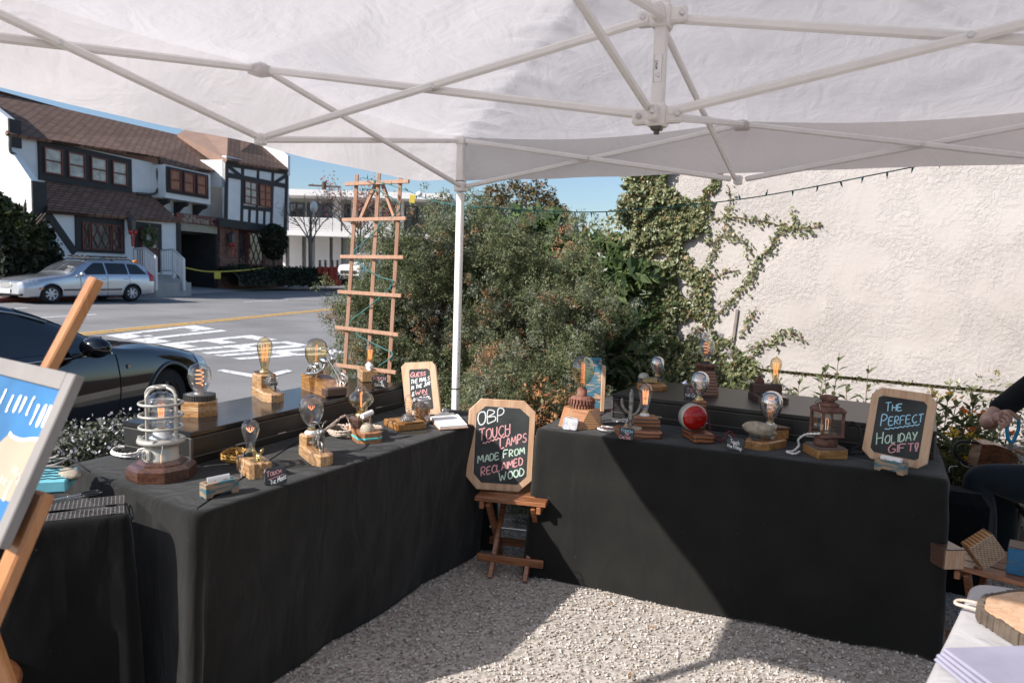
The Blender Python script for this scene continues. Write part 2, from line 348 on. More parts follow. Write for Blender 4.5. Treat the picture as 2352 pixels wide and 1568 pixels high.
def paintedwood(name, paint, bare, amount=.5):
    m, t, b = _new(name); v = coord(t, 'Object', (6, 6, 40)); n = N(t, 'ShaderNodeTexNoise', Scale=2., Detail=6., Distortion=.5); L(t, v, n.inputs['Vector'])
    r = ramp(t, [(amount-.06, bare), (amount, mul(paint, .8)), (amount+.15, paint), (1, mul(paint, 1.3))]); L(t, n.outputs['Fac'], r.inputs[0]); L(t, r.outputs[0], b.inputs['Base Color']); b.inputs['Roughness'].default_value = .7; return m
def roadpaint(name, col):
    m, t, b = _new(name); v = coord(t); n = N(t, 'ShaderNodeTexNoise', Scale=9., Detail=8.); L(t, v, n.inputs['Vector'])
    r = ramp(t, [(.36, (.22, .21, .2)), (.44, col), (1, mul(col, 1.1))]); L(t, n.outputs['Fac'], r.inputs[0]); L(t, r.outputs[0], b.inputs['Base Color']); b.inputs['Roughness'].default_value = .85; return m
M = dict(
    white_metal=plain('white_metal', (.78, .76, .74), .35, 0, .04), steel=plain('steel', (.5, .5, .5), .3, .9, .1), dark_steel=plain('dark_steel', (.12, .11, .10), .45, .6),
    chrome=plain('chrome', (.62, .60, .56), .18, 1., .1), pewter=rust('pewter', (.12, .11, .10), (.36, .34, .31), .45, .7, 60.), brass=plain('brass', (.55, .42, .22), .35, .9, .15), gold=plain('gold', (.6, .48, .25), .3, .95, .2),
    canvas=canvasm(), black_cloth=cloth('black_cloth', (.0135, .0132, .0115), .6), black_cloth2=cloth('black_cloth_dark', (.006, .006, .006), .4), white_cloth=cloth('white_cloth', (.43, .415, .415), .05, 300., .9, .02),
    black_gloss=plain('black_lacquer', (.010, .010, .010), .16, 0, .2, bmp=.05), black_satin=plain('black_satin', (.014, .014, .013), .42, 0, .2), black_plastic=plain('black_plastic', (.012, .012, .012), .4),
    pine=wood('pine', (.60, .41, .27), (.47, .27, .15), 'z', .8, .6, .6), fir=wood('fir_amber', (.58, .38, .20), (.27, .12, .04), 'x', 1.2, .35, 1., .4), fir2=wood('fir_honey', (.46, .25, .09), (.18, .07, .02), 'x', 1.2, .35, 1.2, .4),
    redwood=wood('stained_redwood', (.30, .11, .045), (.06, .02, .010), 'x', 1., .35, 1., .5), darkwood=wood('burnt_wood', (.13, .055, .03), (.035, .015, .010), 'x', 1.3, .3, 1., .6), walnut=wood('walnut', (.11, .06, .04), (.05, .025, .018), 'x', 1., .35, 1., .4),
    cedar=wood('cedar', (.47, .28, .19), (.36, .19, .11), 'z', 1., .65, .6), cherry=wood('cherry_ply', (.46, .22, .10), (.28, .11, .05), 'x', 1., .4, 1., .3), stripe=ply('zebra_ply', (.56, .32, .14), (.15, .055, .02), .0085), redply=ply('red_layered_wood', (.34, .13, .05), (.08, .028, .012), .016),
    stool=wood('stool_wood', (.36, .14, .055), (.13, .045, .02), 'x', .8, .35, 1., .5), easel=wood('easel_wood', (.46, .21, .075), (.38, .15, .045), 'z', .7, .4, .3, .2),
    chalkboard=plain('chalkboard', (.034, .038, .038), .8, 0, .75, 5.), slate=plain('slate_tag', (.020, .022, .024), .5, 0, .3, 20.),
    chalk_white=plain('chalk_white', (.72, .74, .72), .95, 0, .2, 300.), chalk_pink=plain('chalk_pink', (.72, .36, .36), .95, 0, .2, 300.), chalk_blue=plain('chalk_blue', (.36, .62, .78), .95, 0, .2, 300.), chalk_green=plain('chalk_green', (.56, .72, .58), .95, 0, .2, 300.),
    glass=thinglass('bulb_glass', (.97, .97, .96), 1.4), glass_amber=thinglass('amber_bulb_glass', (.90, .80, .58), 1.6), glass_mirror=thinglass('half_mirrored_glass', (.70, .70, .66), 6.5), glass_jar=thinglass('jar_glass', (.93, .95, .94), 1.6), glass_dome=thinglass('dome_glass', (.93, .95, .97), 1.8),
    filament=emit('lit_filament', (1.0, .40, .17), 1.25), filament_dim=emit('dim_filament', (1.0, .32, .12), .9), cord_white=plain('white_cord', (.74, .70, .66), .8, 0, .1), cord_tan=plain('tan_cord', (.52, .42, .34), .8, 0, .25, 200.), cord_gold=plain('gold_cord', (.50, .27, .06), .7, 0, .3, 200.), cord_red=plain('maroon_cord', (.12, .02, .025), .8), cord_black=plain('black_cord', (.012, .011, .010), .6),
    paper=plain('paper', (.82, .80, .79), .9, 0, .03), kraft=plain('kraft_tag', (.50, .34, .20), .9), cast_grey=plain('cast_grey', (.42, .40, .35), .45, .25, .1, bmp=.1), porcelain=plain('porcelain', (.80, .78, .76), .25), rust=rust('rust_brown', (.10, .045, .03), (.22, .11, .08)), rust_red=rust('rust_red', (.15, .06, .04), (.28, .13, .09)),
    ceramic_tan=rust('worn_balloon', (.42, .36, .27), (.24, .20, .15), .7, 0, 50.), teal_acrylic=plain('teal_acrylic', (.10, .50, .46), .08, 0, .1), red_lens=plain('red_lens', (.30, .005, .004), .08, 0, .3, 30.), blue_vinyl=plain('blue_vinyl', (.0, .23, .42), .45),
    blue_wood=paintedwood('blue_painted_wood', (.06, .22, .32), (.48, .36, .25), .47), teal_wood=paintedwood('teal_painted_wood', (.06, .15, .18), (.30, .2, .12), .54), aqua=plain('aqua_paint', (.16, .48, .55), .6), deepblue_wood=paintedwood('deep_blue_wood', (.02, .12, .24), (.2, .12, .07), .38),
    skin=plain('skin', (.46, .26, .19), .55, 0, .12, 25., .1, 200.), shirt=cloth('black_shirt', (.012, .013, .014), .3, 500.), jeans=cloth('dark_jeans', (.014, .02, .024), .5, 700.), hair=plain('brown_hair', (.07, .04, .025), .7),
    stucco=stucco(), asphalt=asphalt(), gravel=gravelm(), brick=brickm(), concrete=plain('concrete', (.40, .38, .36), .9, 0, .12, 1.5, .2, 30.), kerb_red=plain('red_kerb_paint', (.22, .055, .04), .85, 0, .25, 4.), soil=plain('soil', (.07, .05, .035), 1., 0, .3, 8., .6, 30.),
    line_white=roadpaint('road_white', (.72, .70, .69)), line_yellow=roadpaint('road_yellow', (.62, .36, .09)), house_wall=plain('house_stucco', (.86, .86, .84), .95, 0, .05, 2., .1, 30.), timber=plain('dark_timber', (.045, .042, .04), .8, 0, .15, 3.), sash=plain('red_sash', (.17, .045, .03), .6), tan_wall=plain('tan_soffit', (.40, .36, .27), .9),
    shingle=shingle('brown_shingles', (.20, .108, .072), (.31, .18, .12)), roof_smooth=plain('smooth_roof', (.30, .19, .14), .95, 0, .1, 1.5), glass_win=plain('window_glass', (.05, .055, .06), .05, 0, .5, 2., spec=1.), glass_dark=plain('dark_glass', (.012, .013, .014), .05, 0, .3, 2., spec=.8), curtain=plain('curtain', (.50, .47, .40), .25, 0, .4, 3.), blind=plain('orange_blind', (.42, .20, .12), .9, 0, .2, 4.),
    apt_white=plain('white_render', (.74, .71, .68), .9, 0, .05), apt_shade=plain('grey_green_panel', (.34, .36, .33), .9), silver=carpaint('silver_paint', (.56, .58, .62), .75, .3), black_paint=carpaint('black_paint', (.002, .002, .0025), 0., .08, .7), rubber=plain('rubber', (.015, .015, .015), .8), alloy=plain('alloy', (.60, .60, .61), .35, .25), lamp_glass=plain('headlamp', (.62, .65, .68), .08, .3, .3, 20.), red_plastic=plain('red_plastic', (.45, .02, .015), .25), orange_plastic=plain('orange_plastic', (.7, .22, .02), .4), white_paint=carpaint('white_paint', (.72, .72, .72), 0., .35),
    yellow_plastic=plain('yellow_plastic', (.62, .48, .06), .6), post_red=plain('red_post_paint', (.45, .06, .035), .6), bark=plain('bark', (.10, .075, .055), .95, 0, .3, 30., .5, 40.), twig=plain('grey_twig', (.22, .19, .17), .95), globe_white=plain('opal_globe', (.85, .85, .82), .3),
    wire_teal=plain('teal_light_wire', (.03, .14, .13), .6), moss=plain('moss', (.085, .075, .025), 1., 0, .5, 60., .8, 90.), vine_stem=plain('vine_stem', (.16, .09, .05), .9), photo_grey=plain('grey_frame', (.24, .22, .205), .8, 0, .12, 6.), sand=plain('print_sand', (.40, .31, .22), .5, 0, .1, 9.), print_blue=plain('print_blue', (.02, .13, .30), .4, 0, .35, 7.), lilac=plain('lilac_cloth', (.28, .27, .34), .9), glare_grey=plain('glare_grey_tag', (.26, .25, .27), .5, 0, .1), nails=rust('rusty_nails', (.16, .06, .02), (.36, .17, .06), .7, .3, 160.),
)
M['juniper'] = leafm('juniper_leaf', [(.045, .068, .032), (.08, .11, .052), (.135, .168, .082), (.20, .23, .115), (.28, .30, .16), (.33, .27, .15)], .65, .4)
M['juniper_blue'] = leafm('juniper_blue_leaf', [(.10, .12, .08), (.16, .185, .125), (.25, .27, .185), (.34, .35, .25)], .65, .4)
M['juniper_brown'] = leafm('dry_juniper_leaf', [(.30, .15, .07), (.42, .22, .12), (.34, .20, .11), (.2, .16, .08)], .7, .2)
M['laurel'] = leafm('laurel_leaf', [(.05, .08, .03), (.09, .14, .05), (.15, .20, .08), (.21, .27, .11)], .35, .4, .6)
M['ivy'] = leafm('ivy_leaf', [(.07, .09, .04), (.13, .155, .07), (.19, .21, .10), (.24, .26, .13), (.29, .30, .17), (.24, .245, .10), (.15, .18, .08), (.38, .24, .12)], .4, .25, .6)
M['ivy_red'] = leafm('young_ivy_leaf', [(.28, .10, .05), (.22, .18, .07), (.30, .16, .08)], .45, .3)
M['redbush'] = leafm('red_tree_leaf', [(.06, .075, .03), (.10, .10, .04), (.15, .10, .045), (.20, .10, .045)], .6, .2)
M['nandina'] = leafm('nandina_leaf', [(.11, .14, .05), (.27, .20, .09), (.42, .22, .11), (.46, .17, .08)], .5, .3)
M['rosemary'] = leafm('rosemary_leaf', [(.05, .062, .035), (.09, .105, .06), (.13, .14, .09)], .6, .1)
M['petal_white'] = leafm('white_petal', [(.50, .47, .48), (.62, .58, .60)], .8, .2)
M['petal_yellow'] = leafm('yellow_petal', [(.70, .42, .03), (.75, .50, .06)], .7, .3)
M['petal_orange'] = leafm('orange_petal', [(.75, .13, .02), (.80, .22, .03)], .7, .3)
M['petal_blue'] = leafm('blue_petal', [(.35, .40, .65), (.45, .48, .70)], .7, .3)
M['willowleaf'] = leafm('milkweed_leaf', [(.06, .085, .035), (.10, .13, .055), (.15, .18, .085), (.20, .21, .11)], .5, .3)
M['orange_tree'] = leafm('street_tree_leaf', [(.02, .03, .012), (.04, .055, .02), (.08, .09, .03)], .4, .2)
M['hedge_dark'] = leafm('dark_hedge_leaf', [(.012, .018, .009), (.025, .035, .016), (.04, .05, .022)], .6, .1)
M['drytree'] = leafm('dry_leaf', [(.40, .16, .10), (.30, .12, .08)], .7, .3)
M['stone'] = leafm('gravel_stone', [(.17, .14, .11), (.34, .295, .245), (.46, .41, .36), (.60, .56, .51), (.40, .32, .25), (.70, .66, .61), (.25, .21, .17)], .85, 0., .3)
# ---------------------------------------------------------------- street frame: U runs along the street, S across it
SA = math.radians(106); SU = Vector((math.cos(SA), math.sin(SA), 0)); SN = Vector((-SU.y, SU.x, 0))
def rz_(s): return -.25+.017*s
def road(u, s, dz=0.): p = SU*u+SN*s; return Vector((p.x, p.y, rz_(s)+dz))
def onroad(x, y, dz=0.):
    n = np.array([-.017*SN.x, -.017*SN.y, 1.]); return onpl(x, y, (0, 0, -.25+dz), n)
def us(p): return (p.x*SU.x+p.y*SU.y, p.x*SN.x+p.y*SN.y)
# ground sheet, road, pavements
prof = [(-400, -.06), (1.95, -.06), (2.0, -.34), (19.5, -.02), (22.5, .12), (34, .40), (60, .5), (600, .6)]
b = MB()
for (s0, z0), (s1, z1) in zip(prof, prof[1:]):
    q = [SU*-400+SN*s0, SU*700+SN*s0, SU*700+SN*s1, SU*-400+SN*s1]
    b.quad(*[Vector((v.x, v.y, z)) for v, z in zip(q, (z0, z0, z1, z1))])
struct(b.build('ground', M['soil']))
b = MB(); b.quad(road(-120, 2.05, -.002), road(260, 2.05, -.002), road(260, 22.6, -.002), road(-120, 22.6, -.002)); struct(b.build('road', M['asphalt']))
b = MB(); b.grid(lambda u, v: Vector((-1.3+u*6.8, -7+v*8.3, 0.)), 60, 60); struct(b.build('gravel_ground', M['gravel']))
b = MB(); b.box(road(10, 1.99, .08), (90, .14, .30), Rz(SA), .02); struct(b.build('near_kerb', M['concrete']))
# painted marks
def mark(name, pts, m, dz=.005):
    bb = MB(); bb.quad(*[onroad(x, y, dz) for x, y in pts]); return struct(bb.build(name, M[m]))
def uline(name, p, q, wd, m, ext=(0, 0)):
    a, c = onroad(*p), onroad(*q); d = (c-a).normalized(); sd = Vector((-d.y, d.x, 0)).normalized()*wd/2; a = a-d*ext[0]; c = c+d*ext[1]; bb = MB()
    e = [a+sd, a-sd, c-sd, c+sd]; e = [Vector((v.x, v.y, rz_(us(v)[1])+.005)) for v in e]; bb.quad(*e); struct(bb.build(name, M[m]))
uline('centre_line', (205, 763.5), (800, 705.2), .17, 'line_yellow', (25, 60)); uline('centre_line', (205, 767.5), (800, 707.5), .17, 'line_yellow', (25, 60))
uline('lane_line', (560, 693.5), (662, 689), .14, 'line_white'); uline('lane_line', (90, 730), (222, 722), .14, 'line_white'); uline('lane_line', (0, 712), (62, 707), .14, 'line_white')
# stretched letters on the near lane, read from the left
LET = {'C': [(0, 0, .30, 1), (.30, .80, 1, 1), (.30, 0, 1, .2), (.78, .72, 1, .86), (.78, .14, 1, .28)], 'L': [(0, 0, .30, 1), (.30, 0, 1, .2)], 'E': [(0, 0, .30, 1), (.30, .82, 1, 1), (.30, .42, .9, .58), (.30, 0, 1, .18)],
       'A': [(0, 0, .30, .88), (.70, 0, 1, .88), (.12, .88, .88, 1), (.30, .36, .70, .53)], 'R': [(0, 0, .30, 1), (.30, .84, .9, 1), (.72, .58, 1, .9), (.30, .42, .9, .58), (.66, 0, .96, .42)]}
q00, q10, q01, q11 = (us(onroad(*p)) for p in ((236, 770), (560, 828), (440, 746), (822, 812)))
b = MB()
for k, ch in enumerate('CLEAR'):
    for (x0, y0, x1, y1) in LET[ch]:
        cor = []
        for (x, y) in ((x0, y0), (x1, y0), (x1, y1), (x0, y1)):
            X = (k+.08+.84*x)/5
            cu = [(1-y)*((1-X)*q00[i]+X*q10[i])+y*((1-X)*q01[i]+X*q11[i]) for i in (0, 1)]; cor.append(road(cu[0], cu[1], .005))
        b.quad(*cor)
struct(b.build('lane_lettering', M['line_white']))
b = MB(); b.quad(*[onroad(x, y, .005) for x, y in ((498, 851), (512, 848), (640, 868), (622, 874))]); b.quad(*[onroad(x, y, .006) for x, y in ((596, 862), (660, 848), (672, 852), (612, 868))]); struct(b.build('bay_corner_mark', M['line_white']))
# far kerb and pavement
kl = [(-90, 18.0), (14, 18.45), (22.4, 18.7), (26, 19.2), (32, 19.85), (44, 20.8), (60, 21.6), (170, 24)]
kh = {0: .14, 1: .14, 2: .14, 3: .03, 4: .03, 5: .14, 6: .14, 7: .14}
b = MB(); kr = MB(); kc = MB()
rows = []
for i, (u, s) in enumerate(kl): rows.append([road(u, s, -.06), road(u, s, kh[i]), road(u, s+.18, kh[i]+.005), Vector((*(SU*u+SN*24.5)[:2], .33 if 2 < i < 5 else .36)), Vector((*(SU*u+SN*46)[:2], .62))])
for i in range(len(rows)-1):
    tgt = kr if i in (1,) else kc
    tgt.quad(rows[i][0], rows[i+1][0], rows[i+1][1], rows[i][1]); tgt.quad(rows[i][1], rows[i+1][1], rows[i+1][2], rows[i][2])
    for j in (2, 3): b.quad(rows[i][j], rows[i+1][j], rows[i+1][j+1], rows[i][j+1])
struct(b.build('far_pavement', M['concrete'])); struct(kc.build('far_kerb', M['concrete'])); struct(kr.build('red_kerb', M['kerb_red']))
# loose gravel stones as real pebbles
def stones():
    rg = np.random.default_rng(3); n = 42000
    X = -.6+rg.random(n)*3.6; Y = -2.75+rg.random(n)*3.6; k = 6
    t = rg.random(n)*6.283; r = .0036+.0052*rg.random(n)**1.6; el = .6+.5*rg.random(n); hz = .55+.5*rg.random(n)
    base = np.array([(1, 0, 0), (0, 1, 0), (-1, 0, 0), (0, -1, 0), (0, 0, 1), (0, 0, -1)], float)
    V = np.repeat(base[None], n, 0)*(1+.55*(rg.random((n, 6, 1))-.5)); V += .25*(rg.random((n, 6, 3))-.5)
    V[:, :, 1] *= el[:, None]; V[:, :, 2] *= hz[:, None]; c, s_ = np.cos(t)[:, None], np.sin(t)[:, None]
    x = V[:, :, 0]*c-V[:, :, 1]*s_; y = V[:, :, 0]*s_+V[:, :, 1]*c
    tl = (rg.random((n, 1))-.5)*.9; z = V[:, :, 2]+x*tl
    V = np.stack([x, y, z], 2)*r[:, None, None]; V[:, :, 0] += X[:, None]; V[:, :, 1] += Y[:, None]; V[:, :, 2] += (r*.35+rg.random(n)*.004)[:, None]
    f = np.array([(0, 1, 4), (1, 2, 4), (2, 3, 4), (3, 0, 4), (1, 0, 5), (2, 1, 5), (3, 2, 5), (0, 3, 5)])
    F = (f[None]+(np.arange(n)*6)[:, None, None]).reshape(-1, 3)
    o = np_mesh('gravel', V.reshape(-1, 3), F, M['stone']); tag(o, 'loose grey and tan gravel chips covering the ground', 'gravel', kind='stuff')
stones()
# fallen dry leaves on the gravel
b = MB()
lv = [(1448, 1548), (1394, 1364), (1404, 1388), (814, 1470), (1062, 1300), (1118, 1318), (1196, 1318), (1500, 1440)]
for x, y in lv:
    p = at(x, y, .012); R = Rz(rnd.random()*6)@Rx(.4*rnd.random()); l = .014+.01*rnd.random(); b.add([R@Vector(v)+p for v in ((-l, 0, 0), (0, -.006, .004), (l, 0, .002), (0, .006, .003))], [(0, 1, 2, 3)])
tag(b.build('leaf_litter', M['nandina']), 'scattered small dry leaves on the gravel', 'fallen leaves', kind='stuff')
# ---------------------------------------------------------------- the white canopy tent
TS = 2.95; TZ = ZC+.708; TB = ZC+.457; HT = ZC+.715; HB = ZC+.448; hC = TS/2
tent = thing('canopy_tent', 'white pop-up canopy tent with criss-cross truss frame over the tables', 'canopy tent')
cor = [(0, 0), (TS, 0), (TS, -TS), (0, -TS)]
for (x, y) in cor:
    l = MB(); l.bar((x, y, .012), (x, y, TB-.03), .036, .036, (1, 0, 0), .005); l.box((x, y, .006), (.1, .1, .012), None, .003); o = l.build('leg', M['white_metal'], tent)
    sl = MB(); sl.bar((x, y, TB+.02), (x, y, TZ+.02), .043, .043, (1, 0, 0), .005); sl.box((x, y, TB), (.058, .058, .05), None, .006); sl.box((x, y, TZ), (.058, .058, .045), None, .006)
    if True: sl.build('corner_sleeve', M['white_metal'], tent)
    pin = MB()
    if (x, y) == (0, 0):
        for z in (.55, .66, .80, .90, 1.04, 1.12): pin.cyl((x+.018, y-.008, z), (x+.0195, y-.008, z), .004, n=8)
        for z in (.84, 1.99): pin.box((x, y, z), (.0445, .0445, .004))
        pin.build('adjustment_holes', M['black_plastic'], o)
def truss(p, q, off):
    p, q = Vector(p), Vector(q); d = (q-p).normalized(); sd = d.cross(Z3).normalized()*off; p = p+sd+d*.03; q = q+sd-d*.03
    t = MB(); t.bar(p, q, .016, .0255, Z3, .0062); t.build('truss_bar', M['white_metal'], tent)
def brk(p, s=.045):
    t = MB(); t.box(p, (s*.85, s*.85, .042), None, .006); t.build('joint_bracket', M['white_metal'], tent)
def bolt(p):
    p = Vector(p); d = (Vector(CAM)-p); d.z = 0; d.normalize(); bb = MB(); bb.cyl(p-d*.022, p+d*.024, .0075, n=10); bb.build('bolt', M['steel'], tent)
for i in range(4):
    A = Vector((*cor[i], 0)); Bc = Vector((*cor[(i+1) % 4], 0)); m = (A+Bc)/2
    for E in (A, Bc):
        truss(E+Z3*TZ, m+Z3*TB, .011); truss(E+Z3*TB, m+Z3*TZ, -.011); bolt((E+m)/2+Z3*(TZ+TB)/2)
    brk(m+Z3*TZ); brk(m+Z3*TB); H = Vector((hC, -hC, 0))
    truss(m+Z3*TB, H+Z3*HT, .011); truss(m+Z3*TZ, H+Z3*HB, -.011); k = .5; bolt((m+H)/2+Z3*(TZ+TB)/2)
    bolt(m+Z3*TZ); bolt(m+Z3*TB)
H = Vector((hC, -hC, 0))
t = MB(); t.bar(H+Z3*(HB-.005), H+Z3*2.58, .034, .034, (1, 0, 0), .004); post = t.build('centre_post', M['white_metal'], tent)
for z in (HT, HB):
    t = MB(); t.box(H+Z3*z, (.055, .055, .06), None, .005)
    for a in range(4):
        dv = Rz(a*math.pi/2)@Vector((0, 1, 0)); t.box(H+Z3*z+dv*.045, (.03 if a % 2 == 0 else .05, .05 if a % 2 == 0 else .03, .045), None, .006); bolt(H+Z3*z+dv*.055)
    t.build('hub_bracket', M['white_metal'], tent)
t = MB(); t.box(H+Z3*(HB-.034), (.03, .03, .012), None, .003); t.cyl(H+Z3*(HB-.05), H+Z3*(HB-.03), .008, n=10); t.build('hub_latch', M['dark_steel'], tent)
# the fabric: pyramid roof with sag and wrinkles, and a valance
from mathutils import noise as mn
EZ = 2.235; PZ = 2.62; OV = .065
def roof_pt(x, y):
    dx, dy = x-hC, y+hC; hh = hC+OV; m = max(abs(dx), abs(dy))/hh
    z = EZ+(PZ-EZ)*(1-m)
    sag = .055*math.sin(math.pi*min(1, m))*(1-min(1, abs(abs(dx)-abs(dy))/hh)*.2)
    edge = max(0, (m-.55)/.45); dip = .05*edge*abs(math.sin(math.pi*(dx if abs(dy) > abs(dx) else dy)/hC))
    g = math.exp(-((abs(dx)-abs(dy))/.16)**2)
    wr = .016*mn.noise(Vector((x*1.6, y*1.6, 0)))+.005*mn.noise(Vector((x*5+2, y*5, 3)))
    fold = g*.034*mn.noise(Vector(((dx+dy)*1.2, (dx-dy)*14, 1.7)))*(1 if m > .12 else m/.12)
    return Vector((x, y, z-sag-dip*.8+wr*min(1, (1.02-m)*4)+fold))
cv = MB(); nn = 150
cv.grid(lambda u, v: roof_pt(hC+(u-.5)*2*(hC+OV), -hC+(v-.5)*2*(hC+OV)), nn, nn)
can = cv.build('canopy_roof', M['canvas'], tent)
va = MB(); c2 = [(-OV, OV), (TS+OV, OV), (TS+OV, -TS-OV), (-OV, -TS-OV)]
for i in range(4):
    a, b2 = Vector((*c2[i], 0)), Vector((*c2[(i+1) % 4], 0)); out = Vector(((a+b2)/2-Vector((hC, -hC, 0)))).normalized()
    def vf(u, v, a=a, b2=b2, out=out):
        p = a.lerp(b2, u); r = roof_pt(p.x, p.y).z; low = (1.945+.05*math.exp(-((p.y)/.25)**2) if abs(p.x+OV) < .01 else 2.0)+.006*mn.noise(Vector((p.x*3, p.y*3, 0)))
        k = math.sin(math.pi*min(1, max(0, u))); o = .012*k*math.sin(p.x*7+p.y*6+v*1.5)*v+.02*mn.noise(Vector((p.x*2.2, p.y*2.2, v*1.2)))*v*k
        return Vector((p.x, p.y, r+(low-r)*v))+out*(o+.003*v)
    va.grid(vf, 110, 10)
va.build('valance', M['canvas'], tent)
for i in range(4):
    A = Vector((*cor[i], 0)); Bc = Vector((*cor[(i+1) % 4], 0)); m = (A+Bc)/2; b = MB(); b.box(m+Z3*(TZ-.006), (.07, .07, .035), None, .006); b.build('velcro_strap', M['canvas'], tent)

# ---------------------------------------------------------------- half-timbered house across the street
def facade_root(name, label, cat, P0, ang):
    d = Vector((math.cos(ang), math.sin(ang), 0)); n = Vector((-d.y, d.x, 0))
    return thing(name, label, cat, P0, ang), d, n, Vector(P0)
class Fac:
    def __init__(s, name, label, cat, P0, ang): s.root, s.d, s.n, s.P = facade_root(name, label, cat, P0, ang)
    def f(s, x, y, dy=0.):
        q = onpl(x, y, s.P+s.n*dy, s.n)-s.P; return (q.dot(s.d), q.z)
    def end(s, x, y, x0):
        q = onpl(x, y, s.P+s.d*x0, s.d)-s.P; return (q.dot(s.n), q.z)
    def slab(s, b, pts, y, th):
        """polygon (local x,z) standing at depth y, th thick towards the back"""
        P = [Vector((x, y, z)) for x, z in pts]; Q = [Vector((x, y+th, z)) for x, z in pts]; k = len(P)
        ar = sum(P[i-1].x*P[i].z-P[i].x*P[i-1].z for i in range(k))
        if ar < 0: P.reverse(); Q.reverse()
        b.add(P+Q, [tuple(range(k)), tuple(reversed(range(k, 2*k)))]+[(i, k+i, k+(i+1) % k, (i+1) % k) for i in range(k)]); return b
    def rect(s, b, x0, x1, z0, z1, y, th): return s.slab(b, [(x0, z0), (x1, z0), (x1, z1), (x0, z1)], y, th)
r0 = ray(344, 600); r0 = r0/np.linalg.norm(r0[:2]); P0 = CAM+r0*37.0; P0[2] = .40
HA = math.radians(103)
hs = Fac('timbered_house', 'half-timbered white house with brown shingle roof across the street', 'house', Vector(P0), HA)
def hz(x, y): return (.348*x, 188.2+.348*y)
def hf(x, y, dy=0.): return hs.f(*hz(x, y), dy)
Hn = lambda nm, b, m, par=None: b.build(nm, M[m], par or hs.root)
Y2 = 1.1
xl = hf(264, 1000)[0]; xr = hf(1183, 1100)[0]; zE = hf(700, 875, -.3)[1]; z2 = hf(500, 690, Y2)[1]; zT = hf(600, 430, Y2)[1]-.10
xm2 = hf(1490, 700, Y2)[0]; xR = hf(1905, 700, -.1)[0]; xRl = hf(1492, 700, -.1)[0]
zr = hf(650, 232, 4.6)[1]; zgl = 0.35
# walls
b = MB(); hs.rect(b, xl, xr, -.6, zE+.1, 0, .2); hs.rect(b, xl, xm2, z2-.6, zT, Y2, .2); Hn('front_wall', b, 'house_wall')
b = MB()   # end wall with its raised parapet, facing the sun
pr = [(0, -.6), (0, z2-.15), (Y2-.15, z2+1.05), (Y2-.15, zT+.45), (4.6, zr+.55), (8.2, zT+.45), (9, zT), (9, -.6)]
P = [Vector((xl, y, z)) for y, z in pr]; Q = [Vector((xl-.32, y, z)) for y, z in pr]; k = len(P)
b.add(P+Q, [tuple(range(k)), tuple(reversed(range(k, 2*k)))]+[(i, (i+1) % k, k+(i+1) % k, k+i) for i in range(k)]); Hn('end_wall', b, 'house_wall')
b = MB(); hs.rect(b, xl-.33, xl+.30, -.6, z2-.17, -.06, .06); hs.rect(b, xl-.33, xl+.18, z2+1.07, zT+.44, Y2-.22, .07); Hn('corner_board', b, 'timber')
b = MB(); hs.rect(b, xl, xR, -.6, zT+.6, 8.8, .2); b.box(((xl+xR)/2, 6, z2-.9), (xR-xl-.6, 5.2, .2)); Hn('rear_wall', b, 'house_wall')
b = MB(); b.quad((xl, 4.6, zr-.05), (xR-2, 4.6, zr-.05), (xR-2, 9.3, zT+.4), (xl, 9.3, zT+.4)); Hn('rear_roof', b, 'roof_smooth')
# roofs
def roofp(nm, pts, m, th=.14):
    """pts: (px zoom x, zoom y, depth) outline of one roof plane"""
    P = [];
    for x, y, dy in pts:
        a, z = hf(x, y, dy); P.append(Vector((a, dy, z)))
    nrm = (P[1]-P[0]).cross(P[2]-P[0]).normalized();
    if nrm.z < 0: P.reverse(); nrm = -nrm
    bb = MB(); k = len(P); Q = [p-nrm*th for p in P]
    # own frame so that the shingle courses run level
    ex = Vector((1, 0, 0)); ex = (ex-nrm*ex.dot(nrm)).normalized(); ey = nrm.cross(ex); R = Matrix((ex, ey, nrm)).transposed(); Ri = R.inverted(); o0 = P[0]
    bb.add([Ri@(p-o0) for p in P+Q], [tuple(range(k)), tuple(reversed(range(k, 2*k)))]+[(i, k+i, k+(i+1) % k, (i+1) % k) for i in range(k)])
    ob = bb.build(nm, M[m], hs.root); ob.matrix_local = Matrix.Translation(o0)@R.to_4x4(); return ob
ev = .75
rf = roofp('roof', [(50, 338, ev), (1050, 492, ev), (1085, 545, ev-.35), (1395, 585, ev-.35), (1480, 575, 1.0), (1300, 378, 4.6), (-30, 72, 4.6)], 'shingle')
roofp('pent_roof', [(318, 848, -.32), (1192, 918, -.32), (985, 738, Y2+.02), (300, 650, Y2+.02)], 'shingle')
roofp('hip_roof', [(1170, 345, 4.2), (1290, 280, 5.2), (1505, 330, 2.6), (1497, 512, -.3), (1390, 500, 1.2)], 'roof_smooth')
roofp('hip_roof', [(1497, 515, -.35), (1505, 330, 2.6), (1740, 330, 2.6), (1905, 582, -.35)], 'shingle')
b = MB(); zp = hf(1905, 580, -.3)[1]; pr = [(-.2, zp-.3), (-.2, hf(1910, 488, -.2)[1]), (2.8, hf(1740, 330, 2.6)[1]+.4), (6, hf(1740, 330, 2.6)[1]), (6, zp-.5)]
P = [Vector((xR-.28, y, z)) for y, z in pr]; Q = [Vector((xR, y, z)) for y, z in pr]; k = 5
b.add(P+Q, [tuple(range(k)), tuple(reversed(range(k, 2*k)))]+[(i, (i+1) % k, k+(i+1) % k, k+i) for i in range(k)]); Hn('parapet', b, 'house_wall')
